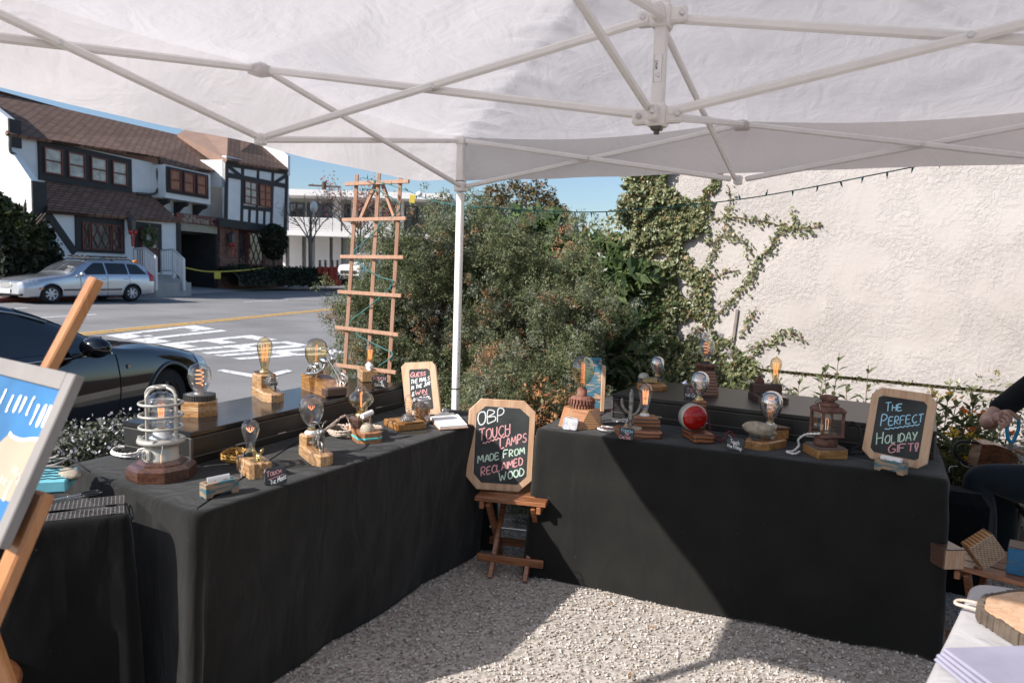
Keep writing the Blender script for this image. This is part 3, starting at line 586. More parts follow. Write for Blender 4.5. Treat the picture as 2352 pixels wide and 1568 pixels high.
vp = MB(); a, z = hf(1030, 312, 4.4); vp.cyl((a, 4.4, z-.3), (a, 4.4, z+1.0), .11, n=10); vp.cyl((a, 4.4, z+1.0), (a, 4.4, z+1.12), .17, n=10); vp.build('vent_pipe', M['dark_steel'], rf).matrix_parent_inverse = rf.matrix_local.inverted()
vp = MB(); a, z = hf(1180, 385, 3.2); vp.prism([(-.3, -.1), (.3, -.1), (.3, .5), (-.3, .5)], 0, .28, .12, Matrix.Translation((a, 3.0, z))); vp.build('roof_vent', M['tan_wall'], rf).matrix_parent_inverse = rf.matrix_local.inverted()
# timbers, windows
def timber_poly(b, pts, y, th=.07): hs.slab(b, [hf(x, yy, y) for x, yy in pts], y, th)
def tim_bar(b, p, q, wd, y, th=.06):
    a, z = hf(*p, y); a2, z2_ = hf(*q, y); d = Vector((a2-a, z2_-z)); d.normalize(); n = Vector((-d.y, d.x))*wd/2
    hs.slab(b, [(a-n.x, z-n.y), (a2-n.x, z2_-n.y), (a2+n.x, z2_+n.y), (a+n.x, z+n.y)], y, th)
def sash(x0, x1, z0, z1, y, panes, pm='glass_win', bars=None, fr='sash', wb=.06):
    f_ = MB(); hs.rect(f_, x0, x0+wb, z0, z1, y, .08); hs.rect(f_, x1-wb, x1, z0, z1, y, .08); hs.rect(f_, x0+wb, x1-wb, z0, z0+wb, y+.002, .08); hs.rect(f_, x0+wb, x1-wb, z1-wb, z1, y+.002, .08)
    for k in range(1, panes[1]): zz = z0+(z1-z0)*k/panes[1]; hs.rect(f_, x0+wb, x1-wb, zz-.025, zz+.025, y+.004, .07)
    for k in range(1, panes[0]): xx = x0+(x1-x0)*k/panes[0]; hs.rect(f_, xx-.02, xx+.02, z0+wb, z1-wb, y+.006, .06)
    if bars:   # diamond lattice
        W_, H_ = x1-x0-2*wb, z1-z0-2*wb; step = bars
        for sgn in (1, -1):
            c = -H_
            while c < W_+H_:
                t0, t1 = 0, H_; xa = c; xb = c+sgn*H_*.55
                lo_, hi_ = 0., 1.
                for e in (0, W_):
                    if abs(xb-xa) > 1e-6:
                        tt = (e-xa)/(xb-xa)
                        if xa < 0 and e == 0 or xa > W_ and e == W_: lo_ = max(lo_, tt)
                        if xb < 0 and e == 0 or xb > W_ and e == W_: hi_ = min(hi_, tt)
                if lo_ < hi_ and not (xa < 0 and xb < 0) and not (xa > W_ and xb > W_):
                    A_ = Vector((x0+wb+xa+(xb-xa)*lo_, y+.03+.004*sgn, z0+wb+H_*lo_)); B_ = Vector((x0+wb+xa+(xb-xa)*hi_, y+.03+.004*sgn, z0+wb+H_*hi_)); f_.bar(A_, B_, .024, .024, (0, 1, 0))
                c += step
    o = f_.build('window', M[fr], hs.root); g = MB(); hs.rect(g, x0+wb*.6, x1-wb*.6, z0+wb*.6, z1-wb*.6, y+.05, .02); g.build('pane', M[pm], o); return o
tb = MB(); y = Y2-.09
xa, xb_ = hf(261, 520, y)[0], hf(871, 610, y)[0]; za, zb = hf(560, 690, y)[1], hf(560, 445, y)[1]; hs.rect(tb, xa, xb_, za, zb, y, .09)
for (p, q) in ((293, 414), (450, 562), (600, 708), (741, 840)):
    x0, x1 = hf(p, 540, y-.04)[0], hf(q, 555, y-.04)[0]; sash(x0, x1, za+.28, zb-.22, y-.07, (1, 2), 'curtain')
y = .35  # bay
bx0, bx1 = hf(1092, 650, y)[0], hf(1390, 680, y)[0]; bz0, bz1 = hf(1230, 785, y)[1], hf(1230, 565, y)[1]
b = MB(); b.box(((bx0+bx1)/2, (y+Y2)/2+.02, (bz0+bz1)/2-.04), (bx1-bx0, Y2-y, bz1-bz0-.08)); Hn('bay', b, 'house_wall')
xa, xb_ = hf(1096, 660, y)[0], hf(1370, 690, y)[0]; za, zb = hf(1230, 750, y)[1], hf(1230, 585, y)[1]; hs.rect(tb, xa, xb_, za, zb, y-.06, .06)
for (p, q) in ((1110, 1182), (1202, 1270), (1288, 1350)):
    x0, x1 = hf(p, 650, y)[0], hf(q, 660, y)[0]; sash(x0, x1, za+.14, zb-.10, y-.13, (1, 2), 'blind')
for px in (1080, 1205, 1328):
    a, z = hf(px, 795, y+.3); b = MB(); pts = [(0, 0), (.75, 0), (.75, -.16), (.45, -.26), (.2, -.5), (.16, -.8), (0, -.8)]
    P = [Vector((a-.09, Y2-d, bz0-.05+h)) for d, h in pts]; Q = [p+Vector((.18, 0, 0)) for p in P]; k = len(P)
    b.add(P+Q, [tuple(range(k)), tuple(reversed(range(k, 2*k)))]+[(i, k+i, k+(i+1) % k, (i+1) % k) for i in range(k)]); Hn('bracket', b, 'timber')
# middle lower: sign, soffit, dark passage
y = .15; a0, a1 = hf(1188, 900, y)[0], hf(1432, 930, y)[0]; zs0, zs1 = hf(1300, 938, y)[1], hf(1300, 880, y)[1]
b = MB(); hs.rect(b, a0-.3, a1, zs0, zs1, y-.05, .12); sg = b.build('shop_sign', M['sash'], hs.root)
SIGN_FRAME = (a0, a1, zs0, zs1, y-.052, sg)
b = MB(); hs.rect(b, a0, a1+.1, hf(1300, 990, y)[1], zs0-.02, y+.05, .2); Hn('fascia', b, 'tan_wall')
b = MB(); hs.rect(b, a0, hf(1490, 800, Y2)[0], zs1+.02, z2-.5, Y2, .2); Hn('passage_wall', b, 'house_wall')
zf = hf(1300, 1240, 3)[1]
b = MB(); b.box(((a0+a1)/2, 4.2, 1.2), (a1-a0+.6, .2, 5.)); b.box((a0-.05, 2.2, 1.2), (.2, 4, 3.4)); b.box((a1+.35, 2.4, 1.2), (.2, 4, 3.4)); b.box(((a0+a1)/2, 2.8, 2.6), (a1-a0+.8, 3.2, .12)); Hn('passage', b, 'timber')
# right block
y = -.12; zt_, zb_ = hf(1700, 545, y)[1], hf(1700, 955, y)[1]
b = MB(); hs.rect(b, xRl, xR, zb_, zt_+.02, y, .25); b.box((xR-.13, 3, (zt_+zb_)/2), (.26, 6, zt_-zb_)); b.box((xRl+.1, 2, zt_-.9), (.2, 4, 1.4)); Hn('upper_wall', b, 'house_wall')
yt = y-.06
for p, q, wd in (((1492, 540), (1908, 600), .26), ((1494, 612), (1903, 690), .26), ((1445, 925), (1895, 985), .44), ((1500, 530), (1494, 940), .24), ((1898, 570), (1885, 985), .26), ((1606, 545), (1598, 950), .2), ((1805, 580), (1793, 965), .2), ((1708, 560), (1706, 640), .17),
                 ((1652, 825), (1648, 950), .17), ((1702, 832), (1698, 955), .17), ((1750, 838), (1746, 960), .17), ((1515, 560), (1600, 628), .18), ((1812, 668), (1893, 618), .18), ((1600, 645), (1800, 672), .16), ((1597, 825), (1798, 848), .2), ((1703, 655), (1700, 835), .16)):
    tim_bar(tb, p, q, wd, yt-.004*rnd.random(), .06)
za, zb = hf(1700, 818, yt)[1], hf(1700, 668, yt)[1]
for p, q, m in ((1614, 1697, 'glass_win'), (1712, 1792, 'blind')): sash(hf(p, 740, yt)[0], hf(q, 745, yt)[0], za, zb, yt-.04, (2, 3), 'curtain' if m == 'glass_win' else m)
Yb = .25
b = MB(); bx = [hf(p, 1100, Yb)[0] for p in (1452, 1572, 1752, 1868)]
hs.rect(b, bx[0], bx[1], -.6, zb_, Yb, .25); hs.rect(b, bx[2], bx[3], -.6, zb_, Yb, .25); hs.rect(b, bx[1], bx[2], -.6, .35, Yb+.01, .25); b.box((bx[3]-.1, 3, 1), (.25, 5.4, 4)); Hn('brick_wall', b, 'brick')
b = MB(); hs.rect(b, bx[1], bx[2], .35, zb_, Yb+.2, .1); Hn('shopfront', b, 'glass_dark')
z0_, z1_ = hf(1690, 1205, Yb)[1], hf(1690, 985, Yb)[1]
sash(bx[1]+.05, hf(1632, 1090, Yb)[0], z0_, z1_, Yb+.02, (1, 1), 'glass_win', .5); sash(hf(1636, 1090, Yb)[0], bx[2]-.05, z0_-.1, z1_, Yb+.015, (1, 1), 'glass_win', .5, wb=.14)
# lower left: lattice window, door, brace
y = -.06; za, zb = hf(660, 1112, y)[1], hf(660, 890, y)[1]; hs.rect(tb, hf(502, 990, y)[0], hf(823, 1010, y)[0], za-.1, zb, y, .06)
zb2 = zb-.28
for p, q, bb_ in ((540, 592, .3), (598, 730, .42), (736, 800, .3)): sash(hf(p, 1010, y)[0], hf(q, 1015, y)[0], za+.02, zb2, y-.05, (1, 1), 'curtain', bb_)
hs.rect(tb, hf(893, 1000, y)[0], hf(1068, 1010, y)[0], .6, hf(980, 930, y)[1], y, .06)
dx0, dx1 = hf(922, 1050, y)[0], hf(1036, 1060, y)[0]; dz1 = hf(980, 962, y)[1]; dz0 = hf(980, 1240, y)[1]
b = MB(); hs.rect(b, dx0, dx1, dz0, dz1, y-.05, .05); dr = b.build('door', M['sash'], hs.root)
b = MB(); hs.rect(b, dx0+.14, dx1-.14, dz0+1.0, dz1-.14, y-.065, .02); b.build('pane', M['curtain'], dr)
b = MB(); b.sph((dx1-.1, y-.1, dz0+.95), .04, 8, 6); b.build('door_knob', M['brass'], dr)
tim_bar(tb, (312, 860), (500, 1128), .30, -.055, .05); hs.rect(tb, xr-.22, xr+.08, -.5, zE, -.055, .05)
Hn('timber_framing', tb, 'timber')
b = MB()
for pts in ([(1094, 556), (1040, 574), (1035, 728), (905, 736)], [(1484, 590), (1496, 600), (1488, 925), (1470, 960)], [(66, 340), (68, 455), (98, 478), (100, 500)]):
    b.tube(crv([Vector((hf(x, yy, Y2-.3)[0], Y2-.3, hf(x, yy, Y2-.3)[1])) for x, yy in pts], 4), .06, 6)
Hn('downpipe', b, 'dark_steel')
# door wreath, wall lanterns with red bows: hung on, so things of their own
def hthing(nm, lab, cat, x, y, dy, grp=None):
    a, z = hf(x, y, dy); p = hs.P+hs.d*a+hs.n*dy; return thing(nm, lab, cat, (p.x, p.y, hs.P.z*0+z+hs.P.z*0), HA, grp)
def hworld(a, dy, z): p = hs.P+hs.d*a+hs.n*dy; return Vector((p.x, p.y, hs.P.z+z))
def hp(x, y, dy): a, z = hf(x, y, dy); return hworld(a, dy, z)
lan = None
for i, (x, yy, dy, lab) in enumerate(((868, 945, -.35, 'black wall lantern with red bow beside the wreathed door'), (1528, 1035, 0., 'black lantern with red bow on the brick shopfront'))):
    p = hp(x, yy, dy); l = thing('wall_lantern', lab, 'wall lantern', p, HA, 'lanterns on the timbered house'); b = MB()
    b.cyl((0, 0, -.22), (0, 0, .22), .16, .2, 6, smooth=False); b.cyl((0, 0, .22), (0, 0, .42), .2, .02, 6, smooth=False); b.tube([(0, 0, .42), (0, .1, .55), (0, .3, .5)], .025, 6); b.build('lantern_body', M['dark_steel'], l)
    b = MB()
    for s_ in (-1, 1): b.sph((.13*s_, -.06, -.3), (.14, .06, .12), 8, 6); b.box((.05*s_, -.05, -.62), (.07, .04, .6), Ry(.1*s_))
    b.build('bow', M['red_plastic'], l)
# wreath, stair rails, yellow chain, topiary, small street things
p = hp(978, 1022, -.16); wr = thing('wreath', 'round green wreath hanging on the red lattice door', 'wreath', p, HA)
def leaf_cloud(n, pos, size, asp=.5, up=None, seed=0, curl=0.):
    """n leaf quads at pos (n,3): returns V,F. up: preferred normal per leaf (n,3) or None"""
    rg = np.random.default_rng(seed); a = rg.normal(size=(n, 3)); a /= np.linalg.norm(a, axis=1)[:, None]
    nr = rg.normal(size=(n, 3))
    if up is not None: nr = nr*.7+up*1.3
    nr -= a*(nr*a).sum(1)[:, None]; nr /= np.linalg.norm(nr, axis=1)[:, None]+1e-9; b = np.cross(nr, a)
    s = (size*(.6+.8*rg.random(n)))[:, None] if np.isscalar(size) else size[:, None]
    q = np.stack([pos-a*s, pos-b*s*asp+nr*s*.12, pos+a*s, pos+b*s*asp+nr*s*.12], 1)
    F = np.arange(n*4).reshape(n, 4); return q.reshape(-1, 3), F
rg0 = np.random.default_rng(5)
t_ = rg0.random(900)*6.283; rr = .36+.10*rg0.normal(size=900)*.8; pos = np.stack([rr*np.cos(t_), -.06+.06*rg0.normal(size=900), rr*np.sin(t_)], 1)
V, F = leaf_cloud(900, pos, .06, .5, seed=2); np_mesh('leaves', V, F, M['juniper'], wr)
def rail(lab, p0, p1, p2, hgt=1.0):
    """landing part p0-p1, sloping part p1-p2 (world ground points)"""
    o = thing('stair_railing', lab, 'railing', p0, 0, 'white railings of the entrance stairs'); P = [Vector(q)-Vector(p0) for q in (p0, p1, p2)]
    b = MB(); up = Z3*hgt; b.tube([P[0]+up, P[1]+up, P[2]+up], .04, 6); b.tube([P[0]+Z3*.12, P[1]+Z3*.12, P[2]+Z3*.12], .03, 6); b.build('handrail', M['white_metal'], o)
    for q in P: b = MB(); b.bar(q-Z3*.3, q+up, .09); b.build('post', M['white_metal'], o)
    b = MB()
    for A, B, n in ((P[0], P[1], 5), (P[1], P[2], 7)):
        for k in range(1, n): q = A.lerp(B, k/n); b.bar(q+Z3*.1, q+up, .035)
    b.build('balusters', M['white_metal'], o)
gz = .16
r2a = hp(1070, 1262, -.5); r2b = hp(1146, 1262, -1.6); r2c = hp(1213, 1330, -3.0)
r1a = hp(890, 1262, -.5); r1b = hp(962, 1262, -1.6); r1c = hp(1030, 1325, -3.0)
rail('white stair railing left of the steps, behind the wagon', r1a, r1b, r1c, 1.05); rail('white stair railing right of the steps, beside the dark passage', r2a, r2b, r2c, 1.05)
st = MB()
for k in range(5):
    A = r1a.lerp(r1c, k/5); B = r2a.lerp(r2c, k/5); c = (A+B)/2; c.z -= .05; st.box((c.x, c.y, c.z-.5), (2.2, .8, 1.0), Rz(HA))
tag(st.build('entrance_steps', M['concrete']), 'concrete steps up to the red door between white railings', 'steps')
# yellow chain with a small notice
ch = thing('chain_barrier', 'sagging yellow chain with a yellow notice across the driveway', 'chain', (0, 0, 0))
A, B = hp(1218, 1225, -1.5), hp(1780, 1222, -1.2); mid = hp(1435, 1252, -1.4); b = MB(); b.tube(crv([A, (A+mid)/2-Z3*.06, mid, (B+mid)/2-Z3*.05, B], 8), .035, 6); b.build('chain', M['yellow_plastic'], ch)
b = MB(); b.box(mid-Z3*.18, (.5, .04, .34), Rz(HA), .01); b.build('notice', M['yellow_plastic'], ch)
for q in (A, B):
    b = MB(); b.cyl((q.x, q.y, .1), q+Z3*.05, .05, n=8); b.build('post', M['dark_steel'], ch)
# bicycle-like white heap behind the wagon: bagged sheets on the pavement
hp1 = onroad(372, 660, .25); wb_ = thing('white_sack_pile', 'heap of white sacks on the pavement behind the wagon', 'sacks', (hp1.x, hp1.y, .22), HA)
for k in range(5):
    b = MB(); b.sph((k*.34-.7, .1*(k % 2), .17+.10*((k+1) % 2)), (.36, .25, .16), 12, 8, Ry(.35)@Rz(.3*k)); b.build('sack', M['white_cloth'], wb_)
# ---------------------------------------------------------------- white two-storey building beyond
CRh = Vector((CR[0], CR[1], 0)).normalized(); CFh = Vector((CF[0], CF[1], 0)).normalized()
AA = math.atan2(CRh.y, CRh.x); AP = Vector(CAM)+CFh*58+CRh*(720-1176)/FPX*58; AP.z = .45
ap = Fac('apartment_building', 'white two-storey flat-roofed building with slatted balcony beyond the timbered house', 'building', AP, AA)
def az(x, y): return (639.7+.204*x, 357.5+.204*y)
def af(x, y, dy=0.): return ap.f(*az(x, y), dy)
An = lambda nm, b, m, par=None: b.build(nm, M[m], par or ap.root)
X0 = af(60, 700)[0]; X1 = af(1800, 700)[0]; rz0, rz1 = af(400, 470)[1], af(400, 402)[1]; fz0, fz1 = af(400, 910)[1], af(400, 852)[1]; bz = af(400, 1300)[1]
b = MB(); ap.rect(b, X0-3, X1+1, rz0, rz1, -1.3, 12); An('roof', b, 'apt_white')
b = MB(); ap.rect(b, X0-3, X1+.5, fz0, fz1, -1.3, 2.5); An('balcony_slab', b, 'apt_white')
b = MB(); ap.rect(b, X0-3, X1, fz1, rz0, 1.2, .3); ap.rect(b, X0-3, X1, -1, fz0, 1.2, .3); ap.rect(b, X1-.3, X1, -1, rz0, 1.2, 9); An('wall', b, 'apt_shade')
for x0, x1, m in ((120, 285, 'glass_win'), (315, 360, 'glass_win'), (405, 600, 'glass_win'), (735, 800, 'glass_dark'), (900, 1090, 'glass_win'), (1170, 1340, 'glass_dark'), (1420, 1700, 'glass_dark')):
    a0, a1 = af(x0, 600, 1)[0], af(x1, 600, 1)[0]; z0, z1 = fz1+.1, rz0-.35
    f_ = MB(); ap.rect(f_, a0, a1, z0, z1, 1.1, .12); o = f_.build('window', M['timber'], ap.root); g = MB(); nsp = 2 if x1-x0 > 150 else 1
    for k in range(nsp): ap.rect(g, a0+(a1-a0)*k/nsp+.1, a0+(a1-a0)*(k+1)/nsp-.1, z0+.12, z1-.12, 1.06, .05)
    g.build('pane', M[m], o)
b = MB()
for x0, x1 in ((608, 700), (820, 900), (1100, 1160), (1350, 1410)): ap.rect(b, af(x0, 600, 1)[0], af(x1, 600, 1)[0], fz1, rz0, 1.05, .14)
for x0, x1 in ((40, 75), (110, 265), (300, 330), (400, 575), (600, 700), (860, 1000), (1040, 1150), (1200, 1500)): ap.rect(b, af(x0, 1100, .6)[0], af(x1, 1100, .6)[0], bz-.5, fz0, .9, .25)
An('wall_panel', b, 'apt_white')
b = MB()
for x0, x1 in ((105, 357), (372, 603), (612, 700), (720, 1000), (1010, 1300)):
    a0, a1 = af(x0, 800, -1.2)[0], af(x1, 800, -1.2)[0]; zt = af(400, 703, -1.2)[1]
    for k in range(7): z = fz1+.08+(zt-fz1-.1)*k/6; ap.rect(b, a0, a1, z-.055, z+.055, -1.2, .05)
    ap.rect(b, a0, a0+.1, fz1, zt, -1.13, .08); ap.rect(b, a1-.1, a1, fz1, zt, -1.13, .08)
An('balcony_rail', b, 'apt_white')
b = MB()
for x in (90, 275, 345, 585, 715): ap.rect(b, af(x-6, 1000, 0)[0], af(x+6, 1000, 0)[0], bz-.5, fz0, -.1, .15)
An('pillar', b, 'timber')
# low dark hedge along the pavement
def hedge_mass(nm, lab, cat, P, Q, wd, ht, n, leaf, mat, seed, z0=.3, core=True, group=None):
    P, Q = Vector(P), Vector(Q); o = thing(nm, lab, cat, P, 0, group); d = (Q-P); Ln = d.length; d.normalize(); s_ = Vector((-d.y, d.x, 0)); rg = np.random.default_rng(seed)
    t = rg.random(n); k = rg.random(n)*math.pi; rad = .85+.3*rg.random(n)
    off = np.cos(k)*wd/2*rad; hh = np.sin(k)**.6*ht*rad; pos = np.array(d)[None]*(t*Ln)[:, None]+np.array(s_)[None]*off[:, None]; pos[:, 2] = hh*(.9+.2*rg.random(n))
    V, F = leaf_cloud(n, pos, leaf, .6, seed=seed); np_mesh('foliage', V, F, M[mat], o)
    if core:
        b = MB(); prf = [(math.cos(a)*wd/2*.85, math.sin(a)**.6*ht*.86) for a in np.linspace(0.01, math.pi-.01, 9)]
        b.grid(lambda u, v: d*(u*Ln)+s_*prf[int(round(v*8))][0]+Z3*prf[int(round(v*8))][1], 6, 8); b.build('inner_twigs', M['bark'], o)
    return o
def gdep(x, y, t): q = dep(x, y, t); return Vector((q.x, q.y, q.z))
hA, hB = gdep(520, 645, 38), gdep(800, 648, 48)
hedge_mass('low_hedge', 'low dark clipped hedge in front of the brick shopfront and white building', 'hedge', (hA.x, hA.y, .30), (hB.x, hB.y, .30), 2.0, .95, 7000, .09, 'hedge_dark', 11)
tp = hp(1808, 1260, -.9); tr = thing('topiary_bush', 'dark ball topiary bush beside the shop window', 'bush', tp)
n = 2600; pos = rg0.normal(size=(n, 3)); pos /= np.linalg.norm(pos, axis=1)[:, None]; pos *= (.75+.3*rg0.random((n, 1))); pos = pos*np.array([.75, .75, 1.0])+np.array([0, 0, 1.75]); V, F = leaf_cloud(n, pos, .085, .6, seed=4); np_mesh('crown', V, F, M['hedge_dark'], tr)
b = MB(); b.cyl((0, 0, -.3), (0, 0, 1.6), .07, n=8); b.build('trunk', M['bark'], tr)
# street lamp, red posts, utility pole, bare trees
lp = gdep(713, 645, 46); l = thing('street_lamp', 'tall grey street lamp with white globe before the white building', 'street lamp', (lp.x, lp.y, lp.z)); dist = (lp-Vector(CAM)).dot(Vector(CF)); k = dist/FPX
b = MB(); b.cyl((0, 0, -.4), (0, 0, 1.3), .16, .13, 10); b.cyl((0, 0, 1.3), (0, 0, 155*k), .11, .07, 10); b.build('pole', M['dark_steel'], l)
b = MB(); b.sph((.25, 0, 167*k), (.24, .24, .38), 14, 10); b.build('lamp_globe', M['globe_white'], l); b = MB(); b.tube([(0, 0, 153*k), (0, 0, 157*k), (.25, 0, 157*k)], .05, 6); b.build('bracket', M['dark_steel'], l)
# bare young trees beside the lamp and behind the trellis
def branch(b, p, d, L_, r, depth, rg, up=.25, n=3, ends=None):
    q = p+d*L_; m = p+d*L_*.5+Vector((rg.gauss(0, .05), rg.gauss(0, .05), 0))*L_; b.tube([p, m, q], [r, r*.85, r*.65], 5, caps=False)
    if ends is not None: ends.append(q)
    if depth == 0: return
    for i in range(n):
        e = (d+Vector((rg.gauss(0, .55), rg.gauss(0, .55), rg.gauss(up, .3)))).normalized(); branch(b, p+d*L_*(.5+.5*rg.random()), e, L_*(.55+.25*rg.random()), r*.6, depth-1, rg, up, n, ends)
for i, (x, yb, yt, lab, col) in enumerate(((712, 636, 395, 'bare slender street tree behind the lamp', None), (822, 640, 388, 'bare tree with few red leaves behind the wooden trellis', 'drytree'))):
    g = gdep(x, yb, 45.+3*i); dist = (g-Vector(CAM)).dot(Vector(CF)); k = dist/FPX; hgt = (yb-yt)*k; o = thing('bare_tree', lab, 'tree', g, 0, None); b = MB(); R_ = random.Random(20+i); ends = []
    b.cyl((0, 0, -.4), (0, 0, hgt*.38), .11, .07, 8)
    for j in range(7 if col else 5): branch(b, Vector((0, 0, hgt*(.22+.03*j))), Vector((R_.gauss(0, .5 if col else .28), R_.gauss(0, .45), 1)).normalized(), hgt*.27, .05, 3 if col else 3, R_, .15, 3, ends)
    b.build('trunk', M['twig'], o)
    if col:
        e = np.array([tuple(q) for q in ends]); rg = np.random.default_rng(3); e = e[rg.random(len(e)) < .75]; pos = np.repeat(e, 3, 0)+rg.normal(size=(len(e)*3, 3))*.25; V, F = leaf_cloud(len(pos), pos, .085, .6, seed=9); np_mesh('leaves', V, F, M['drytree'], o)
for i, x in enumerate((465, 527, 605, 662)):
    g = gdep(*az(x, 1405), 44); k = (g-Vector(CAM)).dot(Vector(CF))/FPX
    lab = ['thinnest red post at the left of the row by the hedge', 'second red post of the row by the hedge, tallest', 'thick red post with black top third in the row', 'red post half hidden behind the white van'][i]
    o = thing('red_post', lab, 'post', g, 0, 'red posts by the white building'); r = (.14, .20, .24, .24)[i]
    b = MB(); b.cyl((0, 0, -.3), (0, 0, 28*k), r, r, 10); b.lathe([(r, 28*k), (r*.7, 31*k), (.04, 32*k), (0, 32*k)], 10); b.build('shaft', M['post_red'], o); b = MB(); b.cyl((0, 0, 31*k), (0, 0, 47*k), .07, .05, 8)
    for zz in (36, 40, 44): b.cyl((0, 0, zz*k), (0, 0, (zz+1.2)*k), .12, n=8)
    b.build('tip', M['dark_steel'], o)
g = dep(744, 436, 95); o = thing('utility_pole', 'wooden utility pole with crossarm behind the white building roof', 'utility pole', (g.x, g.y, 0)); k = 95/FPX; top = g.z+12*k*1.5
b = MB(); b.cyl((0, 0, 0), (0, 0, top), .30, .26, 8); b.build('shaft', M['bark'], o); b = MB(); R_ = Rz(AA); b.bar(R_@Vector((-2.0, 0, top-.5)), R_@Vector((2.2, 0, top-.6)), .22, .22); b.build('crossarm', M['bark'], o)
# tree and dark hedge at the far left, in front of the end wall
g = onroad(25, 668, .2); o = thing('street_tree', 'leafy dark street tree at the far left before the white end wall', 'tree', (g.x, g.y, .2)); k = (g-Vector(CAM)).dot(Vector(CF))/FPX
rg = np.random.default_rng(8); pos = []
for cx, cz, rx, rz2, n in ((-8, 165, 50, 42, 3400), (42, 150, 34, 28, 2000), (-50, 175, 60, 60, 3500), (72, 128, 16, 22, 800), (5, 120, 50, 26, 2600)):
    q = rg.normal(size=(n, 3)); q /= np.linalg.norm(q, axis=1)[:, None]; q *= (rg.random((n, 1))**.4)*1.05; q = q*np.array([rx*k, rx*k*.9, rz2*k]); c = CRh*(cx*k)+Z3*(cz*k); pos.append(q+np.array(c))
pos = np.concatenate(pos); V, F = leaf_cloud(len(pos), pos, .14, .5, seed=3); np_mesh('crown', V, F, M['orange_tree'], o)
b = MB(); b.cyl((0, 0, -.2), (0, 0, 130*k), .14, .09, 8); R_ = random.Random(4)
for j in range(6): branch(b, Vector((0, 0, 90*k+.1*j)), Vector((R_.gauss(0, .6), R_.gauss(0, .6), .6)).normalized(), 1.2, .06, 1, R_)
b.build('trunk', M['bark'], o)
hA, hB = onroad(-60, 664, .25), onroad(92, 662, .25)
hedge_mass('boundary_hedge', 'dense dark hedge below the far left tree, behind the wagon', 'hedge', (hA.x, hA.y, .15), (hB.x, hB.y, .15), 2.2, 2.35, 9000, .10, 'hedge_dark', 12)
# ---------------------------------------------------------------- cars: lofted bodies
class Car:
    """x runs from nose to tail, y to the car's left; rows: x: [(half width, z) x 7] bottom to roof centre"""
    def __init__(s, rows): s.xs = np.array([r[0] for r in rows]); s.P = np.array([r[1] for r in rows], float)
    def pt(s, x, t, side=1):
        n = s.P.shape[1]; i = np.clip(np.searchsorted(s.xs, x)-1, 0, len(s.xs)-2)
        def hermite(a, b, c, d, xa, xb, xc, xd, x):
            h = xc-xb; u = (x-xb)/h; m1 = (c-a)/(xc-xa) if xa < xb else (c-b)/h; m2 = (d-b)/(xd-xb) if xd > xc else (c-b)/h
            return (2*u**3-3*u*u+1)*b+(u**3-2*u*u+u)*h*m1+(-2*u**3+3*u*u)*c+(u**3-u*u)*h*m2
        i0, i3 = max(i-1, 0), min(i+2, len(s.xs)-1); R_ = hermite(s.P[i0], s.P[i], s.P[i+1], s.P[i3], s.xs[i0], s.xs[i], s.xs[i+1], s.xs[i3], x)
        f = t*(n-1); j = min(int(f), n-2); u = f-j; a = R_[max(j-1, 0)]; b = R_[j]; c = R_[j+1]; d = R_[min(j+2, n-1)]
        q = .5*(2*b+(c-a)*u+(2*a-5*b+4*c-d)*u*u+(3*b-a-3*c+d)*u**3)
        return Vector((x, q[0]*side, q[1]))
    def patch(s, x0, x1, t0, t1, nx, nt, off=.004, side=1, fn=None):
        """a piece of the body skin pushed outwards"""
        b = MB()
        def f(u, v):
            if fn: x, t = fn(u, v)
            else: x, t = x0+(x1-x0)*u, t0+(t1-t0)*v
            p = s.pt(x, t, side); e = .01; n = (s.pt(x+e, t, side)-p).cross(s.pt(x, min(1, t+e), side)-p)*(1 if side < 0 else -1)
            if n.length < 1e-9: n = Vector((0, side, 0))
            n.normalize()
            if n.dot(Vector((0, side, .6))) < 0 and abs(n.x) < .5: n = -n
            return p+n*off
        b.grid(f, nx, nt); return b
    def body(s, wheels, r):
        b = MB(); nx, ntt = 150, 54; x0, x1 = s.xs[0], s.xs[-1]
        for side in (1, -1):
            vs = [s.pt(x0+(x1-x0)*i/nx, j/ntt, side) for i in range(nx+1) for j in range(ntt+1)]; fs = []
            for i in range(nx):
                for j in range(ntt):
                    q = (i*(ntt+1)+j, (i+1)*(ntt+1)+j, (i+1)*(ntt+1)+j+1, i*(ntt+1)+j+1); c = sum((vs[k] for k in q), Vector())/4
                    if any((c.x-wx)**2+(c.z-r)**2 < (r*1.13)**2 and abs(c.y) > .5 for wx in wheels): continue
                    fs.append(q if side > 0 else tuple(reversed(q)))
            b.add(vs, fs, True)
        for xe in (x0, x1):
            ring = [s.pt(xe, j/20, 1) for j in range(21)]+[s.pt(xe, j/20, -1) for j in range(20, -1, -1)]; b.add(ring, [tuple(range(len(ring)))])
        return b
